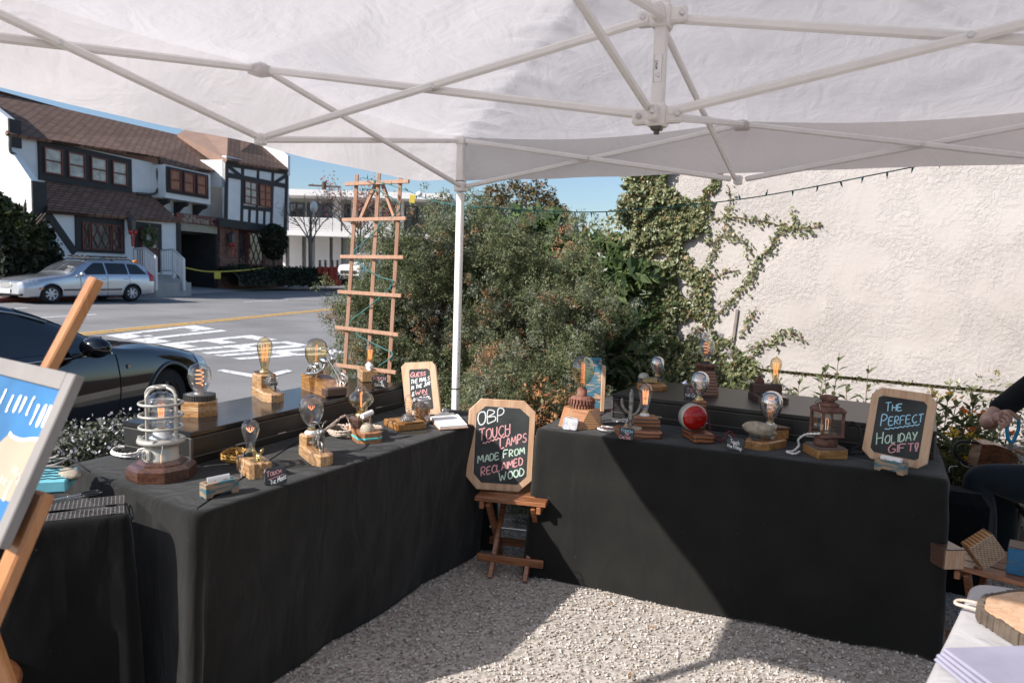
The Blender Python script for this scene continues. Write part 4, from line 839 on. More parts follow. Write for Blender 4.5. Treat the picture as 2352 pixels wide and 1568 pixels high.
def wheel(parent, x, y, r, side, alloy=True):
    wv = MB(); a = .105; prof = [(r*.62, -a), (r*.9, -a), (r*.985, -a*.7), (r, 0), (r*.985, a*.7), (r*.9, a), (r*.62, a)]; R_ = Rx(math.pi/2)
    wv.lathe(prof, 30, (x, y, r), R_, caps=False); o = wv.build('wheel', M['rubber'], parent); h = MB(); ys = y+side*.075
    for k in range(7):
        t = 2*math.pi*k/7; d = Vector((math.cos(t), 0, math.sin(t))); h.bar(Vector((x, ys, r))+d*r*.10, Vector((x, ys-side*.015, r))+d*r*.60, .028, r*.19, (0, 1, 0) if False else d.cross(Vector((0, 1, 0))), .006)
    h.lathe([(r*.56, -.01), (r*.64, .025), (r*.66, .02), (r*.66, -.05)], 30, (x, ys, r), Rx(math.pi/2 if side < 0 else -math.pi/2), caps=False); h.cyl((x, ys-side*.03, r), (x, ys+side*.02, r), r*.16, n=14); h.build('rim', M['alloy'] if alloy else M['dark_steel'], o)
    d_ = MB(); d_.cyl((x, y-side*.09, r), (x, y+side*.03, r), r*.60, n=24); d_.build('brake_disc', M['dark_steel'], o)
def arch(parent, car, x, r, side, m):
    b = MB(); pts = []
    for k in range(25):
        t = math.radians(-18+216*k/24); px, pz = x+math.cos(t)*r*1.13, r+math.sin(t)*r*1.13
        best = min((abs(car.pt(px, j/80, side).z-pz), j/80) for j in range(0, 50)); q = car.pt(px, best[1], side); pts.append(Vector((px, q.y-side*.004, pz)))
    b.tube(pts, .022, 6); b.build('wheel_arch', m, parent)
    l = MB(); l.grid(lambda u, v: pts[int(round(u*24))]+Vector((0, -side*.42*v, 0)), 24, 2); l.quad(*[p+Vector((0, -side*.42, 0)) for p in pts]); l.build('arch_liner', M['rubber'], parent)
def sec(wb, zb, wsill, zsill, wmid, zmid, wsh, zsh, wr, zr_, wt, zt): return [(wb*.75, zb), (wb, zb+.02), (wsill, zsill), (wmid, zmid), (wsh, zsh), (wr, zr_), (wr*.8, zr_+(zt-zr_)*.55), (wt*.45, zt), (0, zt+.005)]
def row(x, *a): return (x, sec(*a))
WAG = [row(0, .60, .30, .62, .38, .63, .50, .60, .62, .55, .66, .5, .68), row(.08, .72, .22, .76, .34, .78, .5, .74, .66, .66, .72, .6, .74), row(.45, .78, .2, .82, .32, .85, .55, .80, .74, .70, .82, .62, .86),
       row(1.0, .8, .2, .84, .32, .865, .58, .83, .83, .72, .91, .62, .94), row(1.4, .8, .2, .84, .32, .865, .6, .835, .89, .74, .97, .64, 1.02), row(1.75, .8, .2, .84, .32, .865, .6, .835, .91, .69, 1.22, .6, 1.26),
       row(2.15, .8, .2, .84, .32, .865, .6, .835, .92, .62, 1.38, .55, 1.43), row(2.8, .8, .2, .84, .32, .865, .6, .84, .93, .62, 1.41, .55, 1.465), row(3.6, .8, .2, .84, .32, .865, .62, .83, .94, .61, 1.39, .55, 1.445),
       row(4.1, .79, .22, .83, .34, .855, .62, .81, .95, .59, 1.31, .52, 1.37), row(4.4, .76, .26, .8, .38, .82, .62, .77, .94, .60, 1.06, .5, 1.10), row(4.52, .66, .32, .7, .42, .74, .6, .70, .90, .58, .95, .5, .97)]
def lbox(car, parent, nm, m, x0, x1, t0, t1, side, off=.008, nx=8, nt=6): return car.patch(x0, x1, t0, t1, nx, nt, off, side).build(nm, M[m], parent)
def build_wagon():
    c = Car(WAG); f0 = onroad(115, 697); d = ray(300, 690); d = d/np.linalg.norm(d[:2]); lo_, hi_ = 20., 34.
    for _ in range(40):
        k = (lo_+hi_)/2; q = Vector(CAM+d*k); q.z = f0.z
        if (q-f0).length < 2.95: lo_ = k
        else: hi_ = k
    q = Vector(CAM+d*k); q.z = f0.z; ax = q-f0; ang = math.atan2(ax.y, ax.x); sx = ax.length/2.72
    # wheels stand .74 out on the camera side (local -y)
    org = f0-Rz(ang)@Vector((.83*sx, -.74, 0)); R_ = thing('station_wagon', 'silver station wagon with roof rack parked at the far kerb before the timbered house', 'car', (org.x, org.y, f0.z), ang); R_.scale = (sx, 1, .97)
    c.body((.83, 3.55), .315).build('body', M['silver'], R_)
    for s_ in (1, -1):
        for x in (.83, 3.55): wheel(R_, x, s_*.74, .315, s_); arch(R_, c, x, .315, s_, M['silver'])
        for x0, x1, nm in ((1.98, 2.62, 'side_window'), (2.68, 3.42, 'side_window'), (3.48, 4.16, 'side_window')):
            def fn(u, v, x0=x0, x1=x1):
                lo2, hi2 = .515, .612
                if x0 < 2: xa = x0-.30+.62*v
                else: xa = x0
                xb = x1-.30*v if x1 > 4 else x1
                return (xa+(xb-xa)*u, lo2+(hi2-lo2)*v)
            c.patch(0, 0, 0, 0, 10, 6, .005, s_, fn).build(nm, M['glass_dark'], R_)
        lbox(c, R_, 'headlight', 'lamp_glass', .10, .46, .42, .54, s_, .008); lbox(c, R_, 'tail_light', 'red_plastic', 4.22, 4.46, .42, .58, s_, .008); lbox(c, R_, 'side_marker', 'orange_plastic', .46, .58, .33, .36, s_, .01, 3, 2)
        b = MB(); b.sph((1.72, s_*.97, .98), (.07, .10, .075), 12, 8); b.bar((1.74, s_*.84, .93), (1.72, s_*.92, .96), .05, .04); b.build('mirror', M['silver'], R_)
        b = MB(); b.add(*(lambda q: (q.v, q.f))(c.patch(1.15, 3.15, .30, .325, 24, 2, .012, s_))); b.build('rub_strip', M['dark_steel'], R_)
        b = MB()
        for x in (1.74, 2.65, 3.45): b.tube([c.pt(x, t, s_)+Vector((0, s_*.002, 0)) for t in np.linspace(.16, .5, 12)], .006, 4)
        b.build('door_seams', M['rubber'], R_)
        b = MB(); [b.box(c.pt(x, .46, s_)+Vector((0, s_*.012, 0)), (.16, .03, .03), None, .008) for x in (2.52, 3.32)]; b.build('door_handles', M['silver'], R_)
        b = MB(); b.tube([(2.1, s_*.50, 1.44), (2.2, s_*.50, 1.50), (3.7, s_*.49, 1.51), (3.85, s_*.49, 1.43)], .02, 6); b.build('roof_rail', M['rubber'], R_)
    c2 = c.patch(0, 0, 0, 0, 14, 8, .006, 1, lambda u, v: (1.50+.58*v, 1-u*.36)); c2.join(c.patch(0, 0, 0, 0, 14, 8, .006, -1, lambda u, v: (1.50+.58*v, 1-u*.36))); c2.build('windscreen', M['glass_win'], R_)
    b = MB(); b.box((.03, 0, .60), (.05, .62, .17), None, .02); gr = b.build('grille', M['dark_steel'], R_); b = MB()
    for k in range(4): b.box((.0, 0, .545+.037*k), (.02, .60, .012))
    b.torus((.0, 0, .60), .31, .012, 20, 6, Ry(math.pi/2), .30, 1); b.build('grille_bars', M['chrome'], gr)
    b = MB(); b.box((-.02, 0, .40), (.02, .5, .12), None, .004); b.build('number_plate', M['paper'], R_)
    b = MB(); b.box((.12, 0, .30), (.25, 1.46, .09), None, .03); b.build('bumper_grille', M['rubber'], R_)
    b = MB()
    for y in (-.55, .55): b.sph((.06, y, .30), (.05, .09, .06), 10, 6)
    b.build('fog_lights', M['lamp_glass'], R_)
    b = MB()
    for x in (2.35, 3.45): b.bar((x, -.62, 1.56), (x, .62, 1.56), .05, .03)
    for y in (-.45, -.2, .1, .4): b.box((2.9, y, 1.60), (1.5, .12, .05), None, .02)
    b.build('roof_rack', M['dark_steel'], R_)
    b = MB(); b.sph((4.0, -.4, 1.44), (.10, .10, .08), 10, 6); b.build('orange_cap', M['orange_plastic'], R_)
build_wagon()
BLK = [row(0, .55, .3, .58, .38, .6, .48, .58, .56, .5, .6, .45, .62), row(.12, .74, .2, .78, .34, .8, .48, .76, .62, .66, .68, .58, .7), row(.5, .82, .18, .86, .32, .89, .55, .84, .72, .72, .79, .62, .82),
       row(1.0, .84, .18, .88, .32, .91, .58, .86, .80, .74, .88, .64, .91), row(1.6, .84, .18, .88, .32, .91, .6, .86, .86, .78, .93, .68, .965), row(2.05, .84, .18, .88, .32, .91, .6, .86, .88, .72, 1.12, .62, 1.15),
       row(2.5, .84, .18, .88, .32, .91, .6, .86, .89, .64, 1.27, .56, 1.31), row(3.05, .84, .18, .88, .32, .91, .62, .86, .9, .62, 1.30, .54, 1.35), row(3.6, .84, .18, .88, .32, .91, .62, .86, .91, .60, 1.22, .52, 1.27), row(4.2, .82, .2, .86, .34, .89, .62, .84, .92, .62, 1.0, .5, 1.03), row(4.7, .7, .28, .74, .42, .78, .6, .74, .85, .6, .92, .5, .94)]
def build_black():
    c = Car(BLK); o = road(3.28, 4.32); ang = math.atan2(-SU.y, -SU.x); R_ = thing('black_car', 'glossy black car parked at the near kerb behind the left table', 'car', (o.x, o.y, rz_(4.3)), ang)
    c.body((.92, 3.72), .33).build('body', M['black_paint'], R_)
    for s_ in (1, -1):
        for x in (.92, 3.72): wheel(R_, x, s_*.76, .33, s_, False); arch(R_, c, x, .33, s_, M['black_paint'])
        for x0, x1 in ((2.12, 3.05), (3.12, 3.80)):
            def fn(u, v, x0=x0, x1=x1):
                xa = x0-.30+.62*v if x0 < 3 else x0; xb = x1-.35*v if x1 > 3.5 else x1; return (xa+(xb-xa)*u, .515+.097*v)
            c.patch(0, 0, 0, 0, 10, 6, .005, s_, fn).build('side_window', M['glass_dark'], R_)
        b = MB(); b.tube([c.pt(x, .618, s_)+Vector((0, s_*.012, .004)) for x in np.linspace(2.2, 3.5, 16)], .008, 6); b.build('window_trim', M['chrome'], R_)
        b = MB(); b.tube([c.pt(x, .50, s_)+Vector((0, s_*.012, .004)) for x in np.linspace(1.75, 3.8, 16)], .006, 6); b.build('belt_trim', M['chrome'], R_)
        lbox(c, R_, 'headlight', 'lamp_glass', .10, .42, .41, .55, s_, .006); lbox(c, R_, 'tail_light', 'red_plastic', 4.3, 4.62, .42, .55, s_, .006)
        b = MB(); b.sph((2.06, s_*1.03, .97), (.085, .135, .085), 16, 10); b.bar((2.1, s_*.86, .89), (2.07, s_*.98, .93), .07, .04, Z3, .01); mi = b.build('mirror', M['black_paint'], R_)
        b = MB(); b.tube(crv([(2.0, s_*.93, .925), (1.99, s_*1.03, .91), (2.0, s_*1.13, .925)], 4), .009, 6); b.build('turn_signal', M['chrome'], mi)
        b = MB()
        for x in (1.62, 2.98): b.tube([c.pt(x, t, s_)+Vector((0, s_*.001, 0)) for t in np.linspace(.14, .5, 14)], .005, 4)
        b.build('door_seams', M['rubber'], R_)
        b = MB(); b.cyl(c.pt(1.5, .44, s_), c.pt(1.5, .44, s_)+Vector((0, s_*.012, 0)), .02, n=12); b.build('badge', M['chrome'], R_)
    c2 = c.patch(0, 0, 0, 0, 14, 8, .006, 1, lambda u, v: (1.72+.68*v, 1-u*.36)); c2.join(c.patch(0, 0, 0, 0, 14, 8, .006, -1, lambda u, v: (1.72+.68*v, 1-u*.36))); c2.build('windscreen', M['glass_dark'], R_)
    b = MB()
    for s_ in (.25, -.35): b.tube([(1.66, s_, .985), (1.74, s_+.25, 1.01), (1.80, s_+.62, 1.02)], .012, 6)
    b.build('wipers', M['rubber'], R_)
    b = MB(); b.box((.02, 0, .45), (.05, .9, .16), None, .02); b.build('grille', M['rubber'], R_)
    b = MB(); b.box((2.6, .1, 1.0), (.35, .6, .5), None, .1); b.box((3.5, 0, .95), (.4, 1.2, .5), None, .1); b.build('seats', M['rubber'], R_)
    return R_
build_black()
# white van nosing out behind the trellis
def build_van():
    g = dep(792, 655, 40); k = (g-Vector(CAM)).dot(Vector(CF))/FPX; ang = math.atan2(SU.y, SU.x)
    rows = [row(0, .7, .35, .75, .45, .8, .6, .78, .85, .7, .92, .6, .95), row(.15, .82, .3, .86, .42, .9, .65, .86, 1.0, .76, 1.1, .66, 1.14), row(.9, .84, .3, .88, .42, .93, .7, .9, 1.08, .8, 1.2, .7, 1.24), row(1.5, .84, .3, .88, .42, .93, .7, .9, 1.12, .78, 1.72, .68, 1.78), row(2.6, .84, .3, .88, .42, .93, .7, .9, 1.14, .78, 1.86, .68, 1.93), row(4.8, .84, .3, .88, .42, .93, .7, .9, 1.14, .78, 1.86, .68, 1.93), row(5.0, .8, .35, .84, .45, .88, .7, .86, 1.1, .74, 1.8, .64, 1.86)]
    c = Car(rows); o = g-CFh*0+CRh*.2; R_ = thing('white_van', 'white van parked beyond the trellis, nose by the red posts', 'van', (o.x, o.y, g.z), ang-.35)
    c.body((.95, 4.1), .36).build('body', M['white_paint'], R_)
    for s_ in (1, -1):
        for x in (.95, 4.1): wheel(R_, x, s_*.78, .36, s_)
        c.patch(1.75, 2.7, .52, .61, 8, 5, .006, s_).build('side_window', M['glass_dark'], R_); lbox(c, R_, 'headlight', 'lamp_glass', .06, .3, .4, .52, s_)
    c2 = c.patch(0, 0, 0, 0, 14, 8, .008, 1, lambda u, v: (.98+.48*v, 1-u*.36)); c2.join(c.patch(0, 0, 0, 0, 14, 8, .008, -1, lambda u, v: (.98+.48*v, 1-u*.36))); c2.build('windscreen', M['glass_win'], R_)
    b = MB(); b.box((-.01, 0, .72), (.06, 1.2, .2), None, .02); b.box((.02, 0, .46), (.12, 1.5, .2), None, .03); b.build('grille', M['rubber'], R_)
build_van()
# ---------------------------------------------------------------- stucco wall with its groove, vine and plants
WA = math.radians(-6); WD = Vector((math.cos(WA), math.sin(WA), 0)); WN = Vector((-WD.y, WD.x, 0)); WP0 = aty(1900, 700, 2.3); WP0.z = 0
def wp(x, y, off=0.): return onpl(x, y, WP0-WN*off, WN)
def wl(x, y): q = wp(x, y)-WP0; return (q.dot(WD), q.z)
wx0 = wl(1452, 700)[0]
wall = thing('stucco_wall', 'cream rough stucco wall behind the right table', 'wall', WP0, WA); gz0 = wl(1825, 857)[1]-.012; gz1 = gz0+.025
b = MB()
b.box(((wx0+9)/2, .15, (gz1+4.3)/2), (9-wx0, .3, 4.3-gz1)); b.box(((wx0+9)/2, .15, (gz0-.3)/2), (9-wx0, .3, gz0+.3)); b.build('rendered_face', M['stucco'], wall)
b = MB(); b.box(((wx0+9)/2, .16, (gz0+gz1)/2), (9-wx0-.02, .25, gz1-gz0)); b.build('mossy_groove', M['moss'], wall)
rg = np.random.default_rng(14); n = 2600; pos = np.stack([wx0+rg.random(n)*(7-wx0), -.004+.01*rg.random(n), gz0+.012+.013*rg.normal(size=n)*.9], 1); V, F = leaf_cloud(n, pos, .011, .5, seed=6); np_mesh('moss', V, F, M['moss'], wall)
# ivy
ivy = thing('climbing_vine', 'leafy climbing vine covering the left end of the stucco wall with long tendrils', 'vine', WP0, WA)
def vz(x, y): return (1364+.36*x, 357.5+.36*y)
def vl(x, y): return wl(*vz(x, y))
dense = [[(205, 60), (500, 60), (520, 110), (480, 200), (560, 270), (640, 300), (730, 240), (770, 120), (830, 60), (800, 200), (700, 330), (700, 500), (600, 520), (540, 700), (560, 860), (640, 960), (600, 1100), (520, 1080), (480, 1200), (560, 1290), (720, 1290), (800, 1330), (1000, 1330), (1060, 1400), (1000, 1500), (250, 1500), (300, 1300), (240, 1100), (210, 900), (200, 700), (215, 500), (200, 300)]]
def inpoly(px, py, poly):
    c = np.zeros(len(px), bool); n = len(poly)
    for i in range(n):
        x0, y0 = poly[i-1]; x1, y1 = poly[i]
        k = ((y0 > py) != (y1 > py)) & (px < (x1-x0)*(py-y0)/(y1-y0+1e-12)+x0); c ^= k
    return c
dl = [vl(*q) for q in dense[0]]; xs_ = [q[0] for q in dl]; zs_ = [q[1] for q in dl]
pos = []; n = 46000; px = min(xs_)+rg.random(n)*(max(xs_)-min(xs_)); pz = min(zs_)+rg.random(n)*(max(zs_)-min(zs_)); wob = np.array([mn.noise(Vector((x*6, z*6, 9)))*.13+mn.noise(Vector((x*19, z*19, 2)))*.06 for x, z in zip(px, pz)]); ok = inpoly(px+wob, pz+wob[::-1]*.5, dl)
dn = np.array([mn.noise(Vector((x*4.5, z*4.5, 0)))+.6*mn.noise(Vector((x*13, z*13, 5))) for x, z in zip(px, pz)]); thr = -.40+.42*np.clip((px-(min(xs_)+.75))/.4, 0, 1)-.45*np.clip((1.25-pz)/.3, 0, 1); ok &= dn > thr
px, pz, dn = px[ok], pz[ok], dn[ok]; thick = .16*np.clip(1-(px-min(xs_))/.9, .12, 1); dp_ = -(rg.random(len(px))**.7)*thick*(.5+np.clip(dn+.3, 0, 1)); pos.append(np.stack([px, dp_-.006, pz], 1))
sp = [vl(*q) for q in ((480, 240), (720, 300), (760, 480), (740, 700), (760, 900), (760, 1100), (1000, 1290), (1080, 1400), (760, 1440), (480, 1350), (500, 700))]; n = 9000; px = min(q[0] for q in sp)+rg.random(n)*(max(q[0] for q in sp)-min(q[0] for q in sp)); pz = min(q[1] for q in sp)+rg.random(n)*(max(q[1] for q in sp)-min(q[1] for q in sp))
dn = np.array([mn.noise(Vector((x*5+3, z*5, 4)))+.5*mn.noise(Vector((x*15, z*15, 6))) for x, z in zip(px, pz)]); ok = inpoly(px, pz, sp) & (dn > .06-.30*np.clip((1.3-pz)/.3, 0, 1)); px, pz = px[ok], pz[ok]; pos.append(np.stack([px, -.008-.035*rg.random(len(px)), pz], 1))
# leaves spilling round the wall's end
n = 5200; z = .6+rg.random(n)*3.0; x = wx0-.02-rg.random(n)**1.4*.16*(1+.9*np.sin(z*4.3)+.6*np.sin(z*11)); pos.append(np.stack([x, rg.random(n)*.3-.06, z], 1))
# lower mass in front of the hedge
n = 9000; px = wx0-.14+rg.random(n)*.55; pz = .2+rg.random(n)*1.2; dpp = -(rg.random(n))*.4*np.clip(1.35-pz, .1, 1); pos.append(np.stack([px, dpp, pz], 1))
pos = np.concatenate(pos); nrm = np.tile(np.array([[-.3, -1., .35]]), (len(pos), 1)); V, F = leaf_cloud(len(pos), pos, .0185, .62, nrm, seed=21); np_mesh('leaves', V, F, M['ivy'], ivy)
tend = [[(700, 410), (820, 400), (900, 390), (1000, 410), (1100, 420), (1200, 450), (1300, 460), (1400, 460), (1450, 440)], [(1300, 460), (1180, 500), (1130, 580), (1080, 640), (1030, 720), (990, 800), (920, 880), (860, 940), (800, 1000), (720, 1070), (660, 1130)], [(1262, 345), (1290, 430)],
        [(1020, 650), (990, 590), (930, 530), (860, 510), (800, 530), (770, 580), (740, 660), (710, 740), (670, 820), (620, 900), (580, 960)], [(740, 800), (830, 750), (920, 730)], [(930, 1160), (970, 1090), (1010, 1020), (1030, 980)], [(880, 1280), (1040, 1220), (1130, 1190), (1190, 1140), (1260, 1130), (1350, 1180)], [(830, 490), (850, 380), (870, 300), (862, 200)],
        [(1010, 1330), (1030, 1250), (1060, 1210)], [(760, 1250), (850, 1200), (900, 1150)], [(1150, 1180), (1180, 1250)]]
dens = [1.2, 1.7, 1.2, 1.4, 1.0, 1.2, 1.0, .7, 1.3, .8, .3]
stem = MB(); pl = []; red = []
for tpts, dn_ in zip(tend, dens):
    c = crv([Vector((*vl(*q), 0)) for q in tpts], 10); stem.tube([Vector((q.x, -.008-.004*rnd.random(), q.y)) for q in c], .0032, 5); Lt = sum((c[i+1]-c[i]).length for i in range(len(c)-1)); n = int(Lt*170*dn_)
    for _ in range(n):
        i = rnd.randrange(len(c)-1); q = c[i].lerp(c[i+1], rnd.random()); w_ = rnd.gauss(0, .026); P_ = (q.x+w_*.9, -.008-.03*rnd.random(), q.y+rnd.gauss(0, .026)); (red if (i > len(c)*.9 and rnd.random() < .6) or rnd.random() < .05 else pl).append(P_)
stem.build('stems', M['vine_stem'], ivy)
pos = np.array(pl); V, F = leaf_cloud(len(pos), pos, .0155, .6, np.tile(np.array([[-.3, -1., .3]]), (len(pos), 1)), seed=31); np_mesh('tendril_leaves', V, F, M['ivy'], ivy)
pos = np.array(red); V, F = leaf_cloud(len(pos), pos, .014, .5, seed=32); np_mesh('young_leaves', V, F, M['ivy_red'], ivy)
b = MB(); a0, a1 = vl(918, 980), vl(880, 1260); b.bar((a0[0], -.012, a0[1]), (a1[0], -.012, a1[1]), .012, .02); b.build('cane', M['twig'], ivy)
# ---------------------------------------------------------------- shrubs between the street and the tables
def sprigs(nc, centers, nrm, per, rad, leaf, seed, asp=.32):
    """tufts of small blades radiating from each centre along its outward direction"""
    rg = np.random.default_rng(seed); c = np.repeat(centers, per, 0); nn = np.repeat(nrm, per, 0); n = len(c)
    d = rg.normal(size=(n, 3))*.62+nn*1.0+np.array([0, 0, .25]); d /= np.linalg.norm(d, axis=1)[:, None]; r = rad*(.15+.85*rg.random((n, 1))); pos = c+d*r
    side = np.cross(d, rg.normal(size=(n, 3))); side /= np.linalg.norm(side, axis=1)[:, None]+1e-9; s = leaf*(.6+.8*rg.random((n, 1)))
    d2 = d*.45+.75*rg.normal(size=(n, 3)); d2 /= np.linalg.norm(d2, axis=1)[:, None]
    q = np.stack([pos-d2*s, pos-side*s*asp, pos+d2*s, pos+side*s*asp], 1); return q.reshape(-1, 3), np.arange(n*4).reshape(n, 4)
def shrub(nm, lab, cat, base, lumps, dens, per, rad, leaf, mat, seed, trunk=True, mats=None, grp=None, asp=.32, shell=.55):
    base = (base[0], base[1], 0)
    """lumps: (x, y, z, rx, ry, rz) relative to base"""
    o = thing(nm, lab, cat, base, 0, grp); rg = np.random.default_rng(seed); C = []; Nn = []
    for (x, y, z, rx, ry, rz2) in lumps:
        n = int(dens*(rx*ry+ry*rz2+rx*rz2)*4); q = rg.normal(size=(n, 3)); q /= np.linalg.norm(q, axis=1)[:, None]
        R_ = np.array([rx, ry, rz2]); bumpy = np.array([1+.22*mn.noise(Vector((a*2.6+x*3, b2*2.6+y*3, c*2.6+z*3))) for a, b2, c in q])[:, None]; sc2 = (1-shell*rg.random((n, 1))**2.2)*bumpy
        C.append(q*R_*sc2+np.array([x, y, z])); nn = q/R_; Nn.append(nn/np.linalg.norm(nn, axis=1)[:, None])
    C = np.concatenate(C); Nn = np.concatenate(Nn); k = C[:, 2] > .02; C, Nn = C[k], Nn[k]
    if mats:
        sel = np.array([mn.noise(Vector(tuple(c*2.3))) for c in C])+.25*rg.normal(size=len(C)); used = np.zeros(len(C), bool)
        for mname, lo_, hi_, pn in mats:
            k = (sel > lo_) & (sel <= hi_) & ~used; used |= k
            if k.any(): V, F = sprigs(k.sum(), C[k], Nn[k], per, rad, leaf, seed+1, asp); np_mesh(pn, V, F, M[mname], o)
    else: V, F = sprigs(len(C), C, Nn, per, rad, leaf, seed+1, asp); np_mesh('foliage', V, F, M[mat], o)
    if trunk:
        b = MB(); R_ = random.Random(seed)
        for (x, y, z, rx, ry, rz2) in [q for q in lumps if q[3] > .13 or len(lumps) < 12][::2]: b.tube([(x*.2, y*.2, -.05), (x*.6+R_.gauss(0, .03), y*.6, z*.5), (x, y, z+rz2*.3)], [.022, .015, .006], 6)
        b.build('trunk', M['bark'], o)
    return o
JM = [('juniper_brown', .58, 9, 'dry_tips'), ('juniper_blue', .16, .58, 'blue_tips'), ('juniper', -9, .16, 'foliage')]
def tufts(lumps, seed):
    R_ = random.Random(seed); out = []
    for (x, y, z, a, b_, c) in lumps:
        out.append((x, y+.06, z, a*.55, b_*.55, c*.62))
        for k in range(9):
            d = Vector((R_.gauss(0, 1), R_.gauss(-.45, .9), R_.gauss(.15, .8))).normalized(); r = .085+.09*R_.random()**1.4; g_ = (d+Vector((0, 0, .55))).normalized()
            for j in range(3): q = Vector((x+d.x*a*.82, y+d.y*b_*.85, z+d.z*c*.85))+g_*r*1.15*j; rr_ = r*(1.05, .85, .52)[j]; out.append((q.x, q.y, q.z, rr_, rr_, rr_*1.1))
    return out
def J(lab, px, dpt, lumps, seed, dens=130, mats=JM):
    p = dep(px, 784, dpt); return shrub('juniper_shrub', lab, 'shrub', (p.x, p.y, 0), tufts([(x, y, z*.87, a, b_, c*.87) for x, y, z, a, b_, c in lumps], seed), dens, 48, .070, .0115, 'juniper', seed, True, mats, 'juniper shrubs behind the tables', .34, .5)
J('tall juniper shrub right behind the wooden trellis', 905, 5.7, [(0, 0, .6, .42, .40, .65), (-.05, .05, 1.25, .36, .36, .5), (.25, .1, 1.0, .34, .34, .6), (-.25, .2, .9, .25, .3, .7), (.2, .2, 1.62, .22, .25, .34), (.42, .1, 1.72, .16, .2, .34), (-.12, .1, 1.6, .18, .2, .3)], 51)
J('broad grey-green juniper shrub right of the tent pole', 1128, 5.6, [(0, 0, .55, .50, .42, .6), (-.25, .05, 1.2, .34, .36, .5), (.15, .0, 1.35, .36, .36, .45), (-.1, .1, 1.75, .30, .3, .28), (.3, .1, .9, .35, .35, .5), (-.35, -.02, .75, .28, .3, .4), (.28, .1, 1.68, .26, .28, .28)], 52)
J('low juniper shrub with brown tips left of the vine', 1248, 5.35, [(0, 0, .5, .40, .38, .55), (.05, 0, 1.02, .33, .32, .42), (.16, .1, 1.42, .27, .28, .30), (-.22, .05, .85, .26, .3, .4), (.3, .05, .6, .26, .3, .5)], 53)
J('small juniper shrub in front, between the tent pole and the blue board', 1195, 4.75, [(0, 0, .40, .26, .22, .42), (-.18, .0, .62, .16, .16, .26), (.16, .02, .60, .18, .18, .24), (.3, .05, .45, .2, .2, .35)], 54, 150)
# leafy laurel behind the junipers, and red-tinged tree farther back
p = dep(1235, 784, 6.8); shrub('laurel_shrub', 'large-leaved green shrub rising behind the junipers', 'shrub', (p.x, p.y, 0), [(0, 0, 1.0, .8, .5, 1.0), (-.15, 0, 1.52, .45, .4, .45), (.45, -.1, 1.25, .45, .4, .5), (.75, -.15, 1.15, .35, .35, .55), (.95, -.3, .9, .3, .3, .7), (-.45, 0, 1.38, .35, .35, .38)], 75, 9, .17, .075, 'laurel', 61, True, None, None, .42, .45)
p = dep(1178, 784, 13); k = 13/FPX; o = shrub('red_leaved_tree', 'round orange-red leaved treetop behind the large-leaved shrub', 'tree', (p.x, p.y, 0), [(0, 0, 2.25, .82, .7, .80), (-.45, 0, 1.8, .5, .5, .6), (.45, 0, 2.0, .5, .5, .6), (0, 0, 1.2, .8, .7, .8)], 150, 12, .14, .034, 'redbush', 62, True, None, None, .5, .35)
# orange-leaved dwarf bush between the tables
p = dep(1243, 784, 4.3); shrub('nandina_bush', 'low bush with red and orange leaves between the two tables', 'bush', (p.x, p.y, 0), [(.02, 0, .68, .12, .10, .17), (.13, .02, .62, .11, .10, .2), (-.08, .03, .62, .10, .10, .17)], 190, 9, .07, .017, 'nandina', 63, True, None, None, .42, .6)
# flowering rosemary along the kerb
RS = [((90, 1040), 'left'), ((150, 1012), 'a'), ((205, 992), 'b'), ((262, 975), 'c'), ((318, 962), 'd')]
p = at(215, 1000, .72); o = hedge_mass('rosemary_hedge', 'flowering rosemary hedge between the left table and the black car', 'hedge', tuple(Vector((*at(60, 1085, .62)[:2], 0))+SN*.25), tuple(Vector((*at(345, 975, .72)[:2], 0))+SN*.16+SU*.15), .55, .60, 26000, .011, 'rosemary', 71, 0, True)
oo = o; rg = np.random.default_rng(72)
fol = [c for c in bpy.data.objects if c.parent is oo and c.name.startswith('foliage')][0]; co = np.empty(len(fol.data.vertices)*3, np.float32); fol.data.vertices.foreach_get('co', co); co = co.reshape(-1, 3)
idx = rg.choice(len(co), 5200, replace=False); pos = co[idx]*np.array([1.03, 1.03, 1.04]); V, F = leaf_cloud(len(pos), pos, .0085, .8, seed=73); np_mesh('flowers', V, F, M['petal_white'], oo)
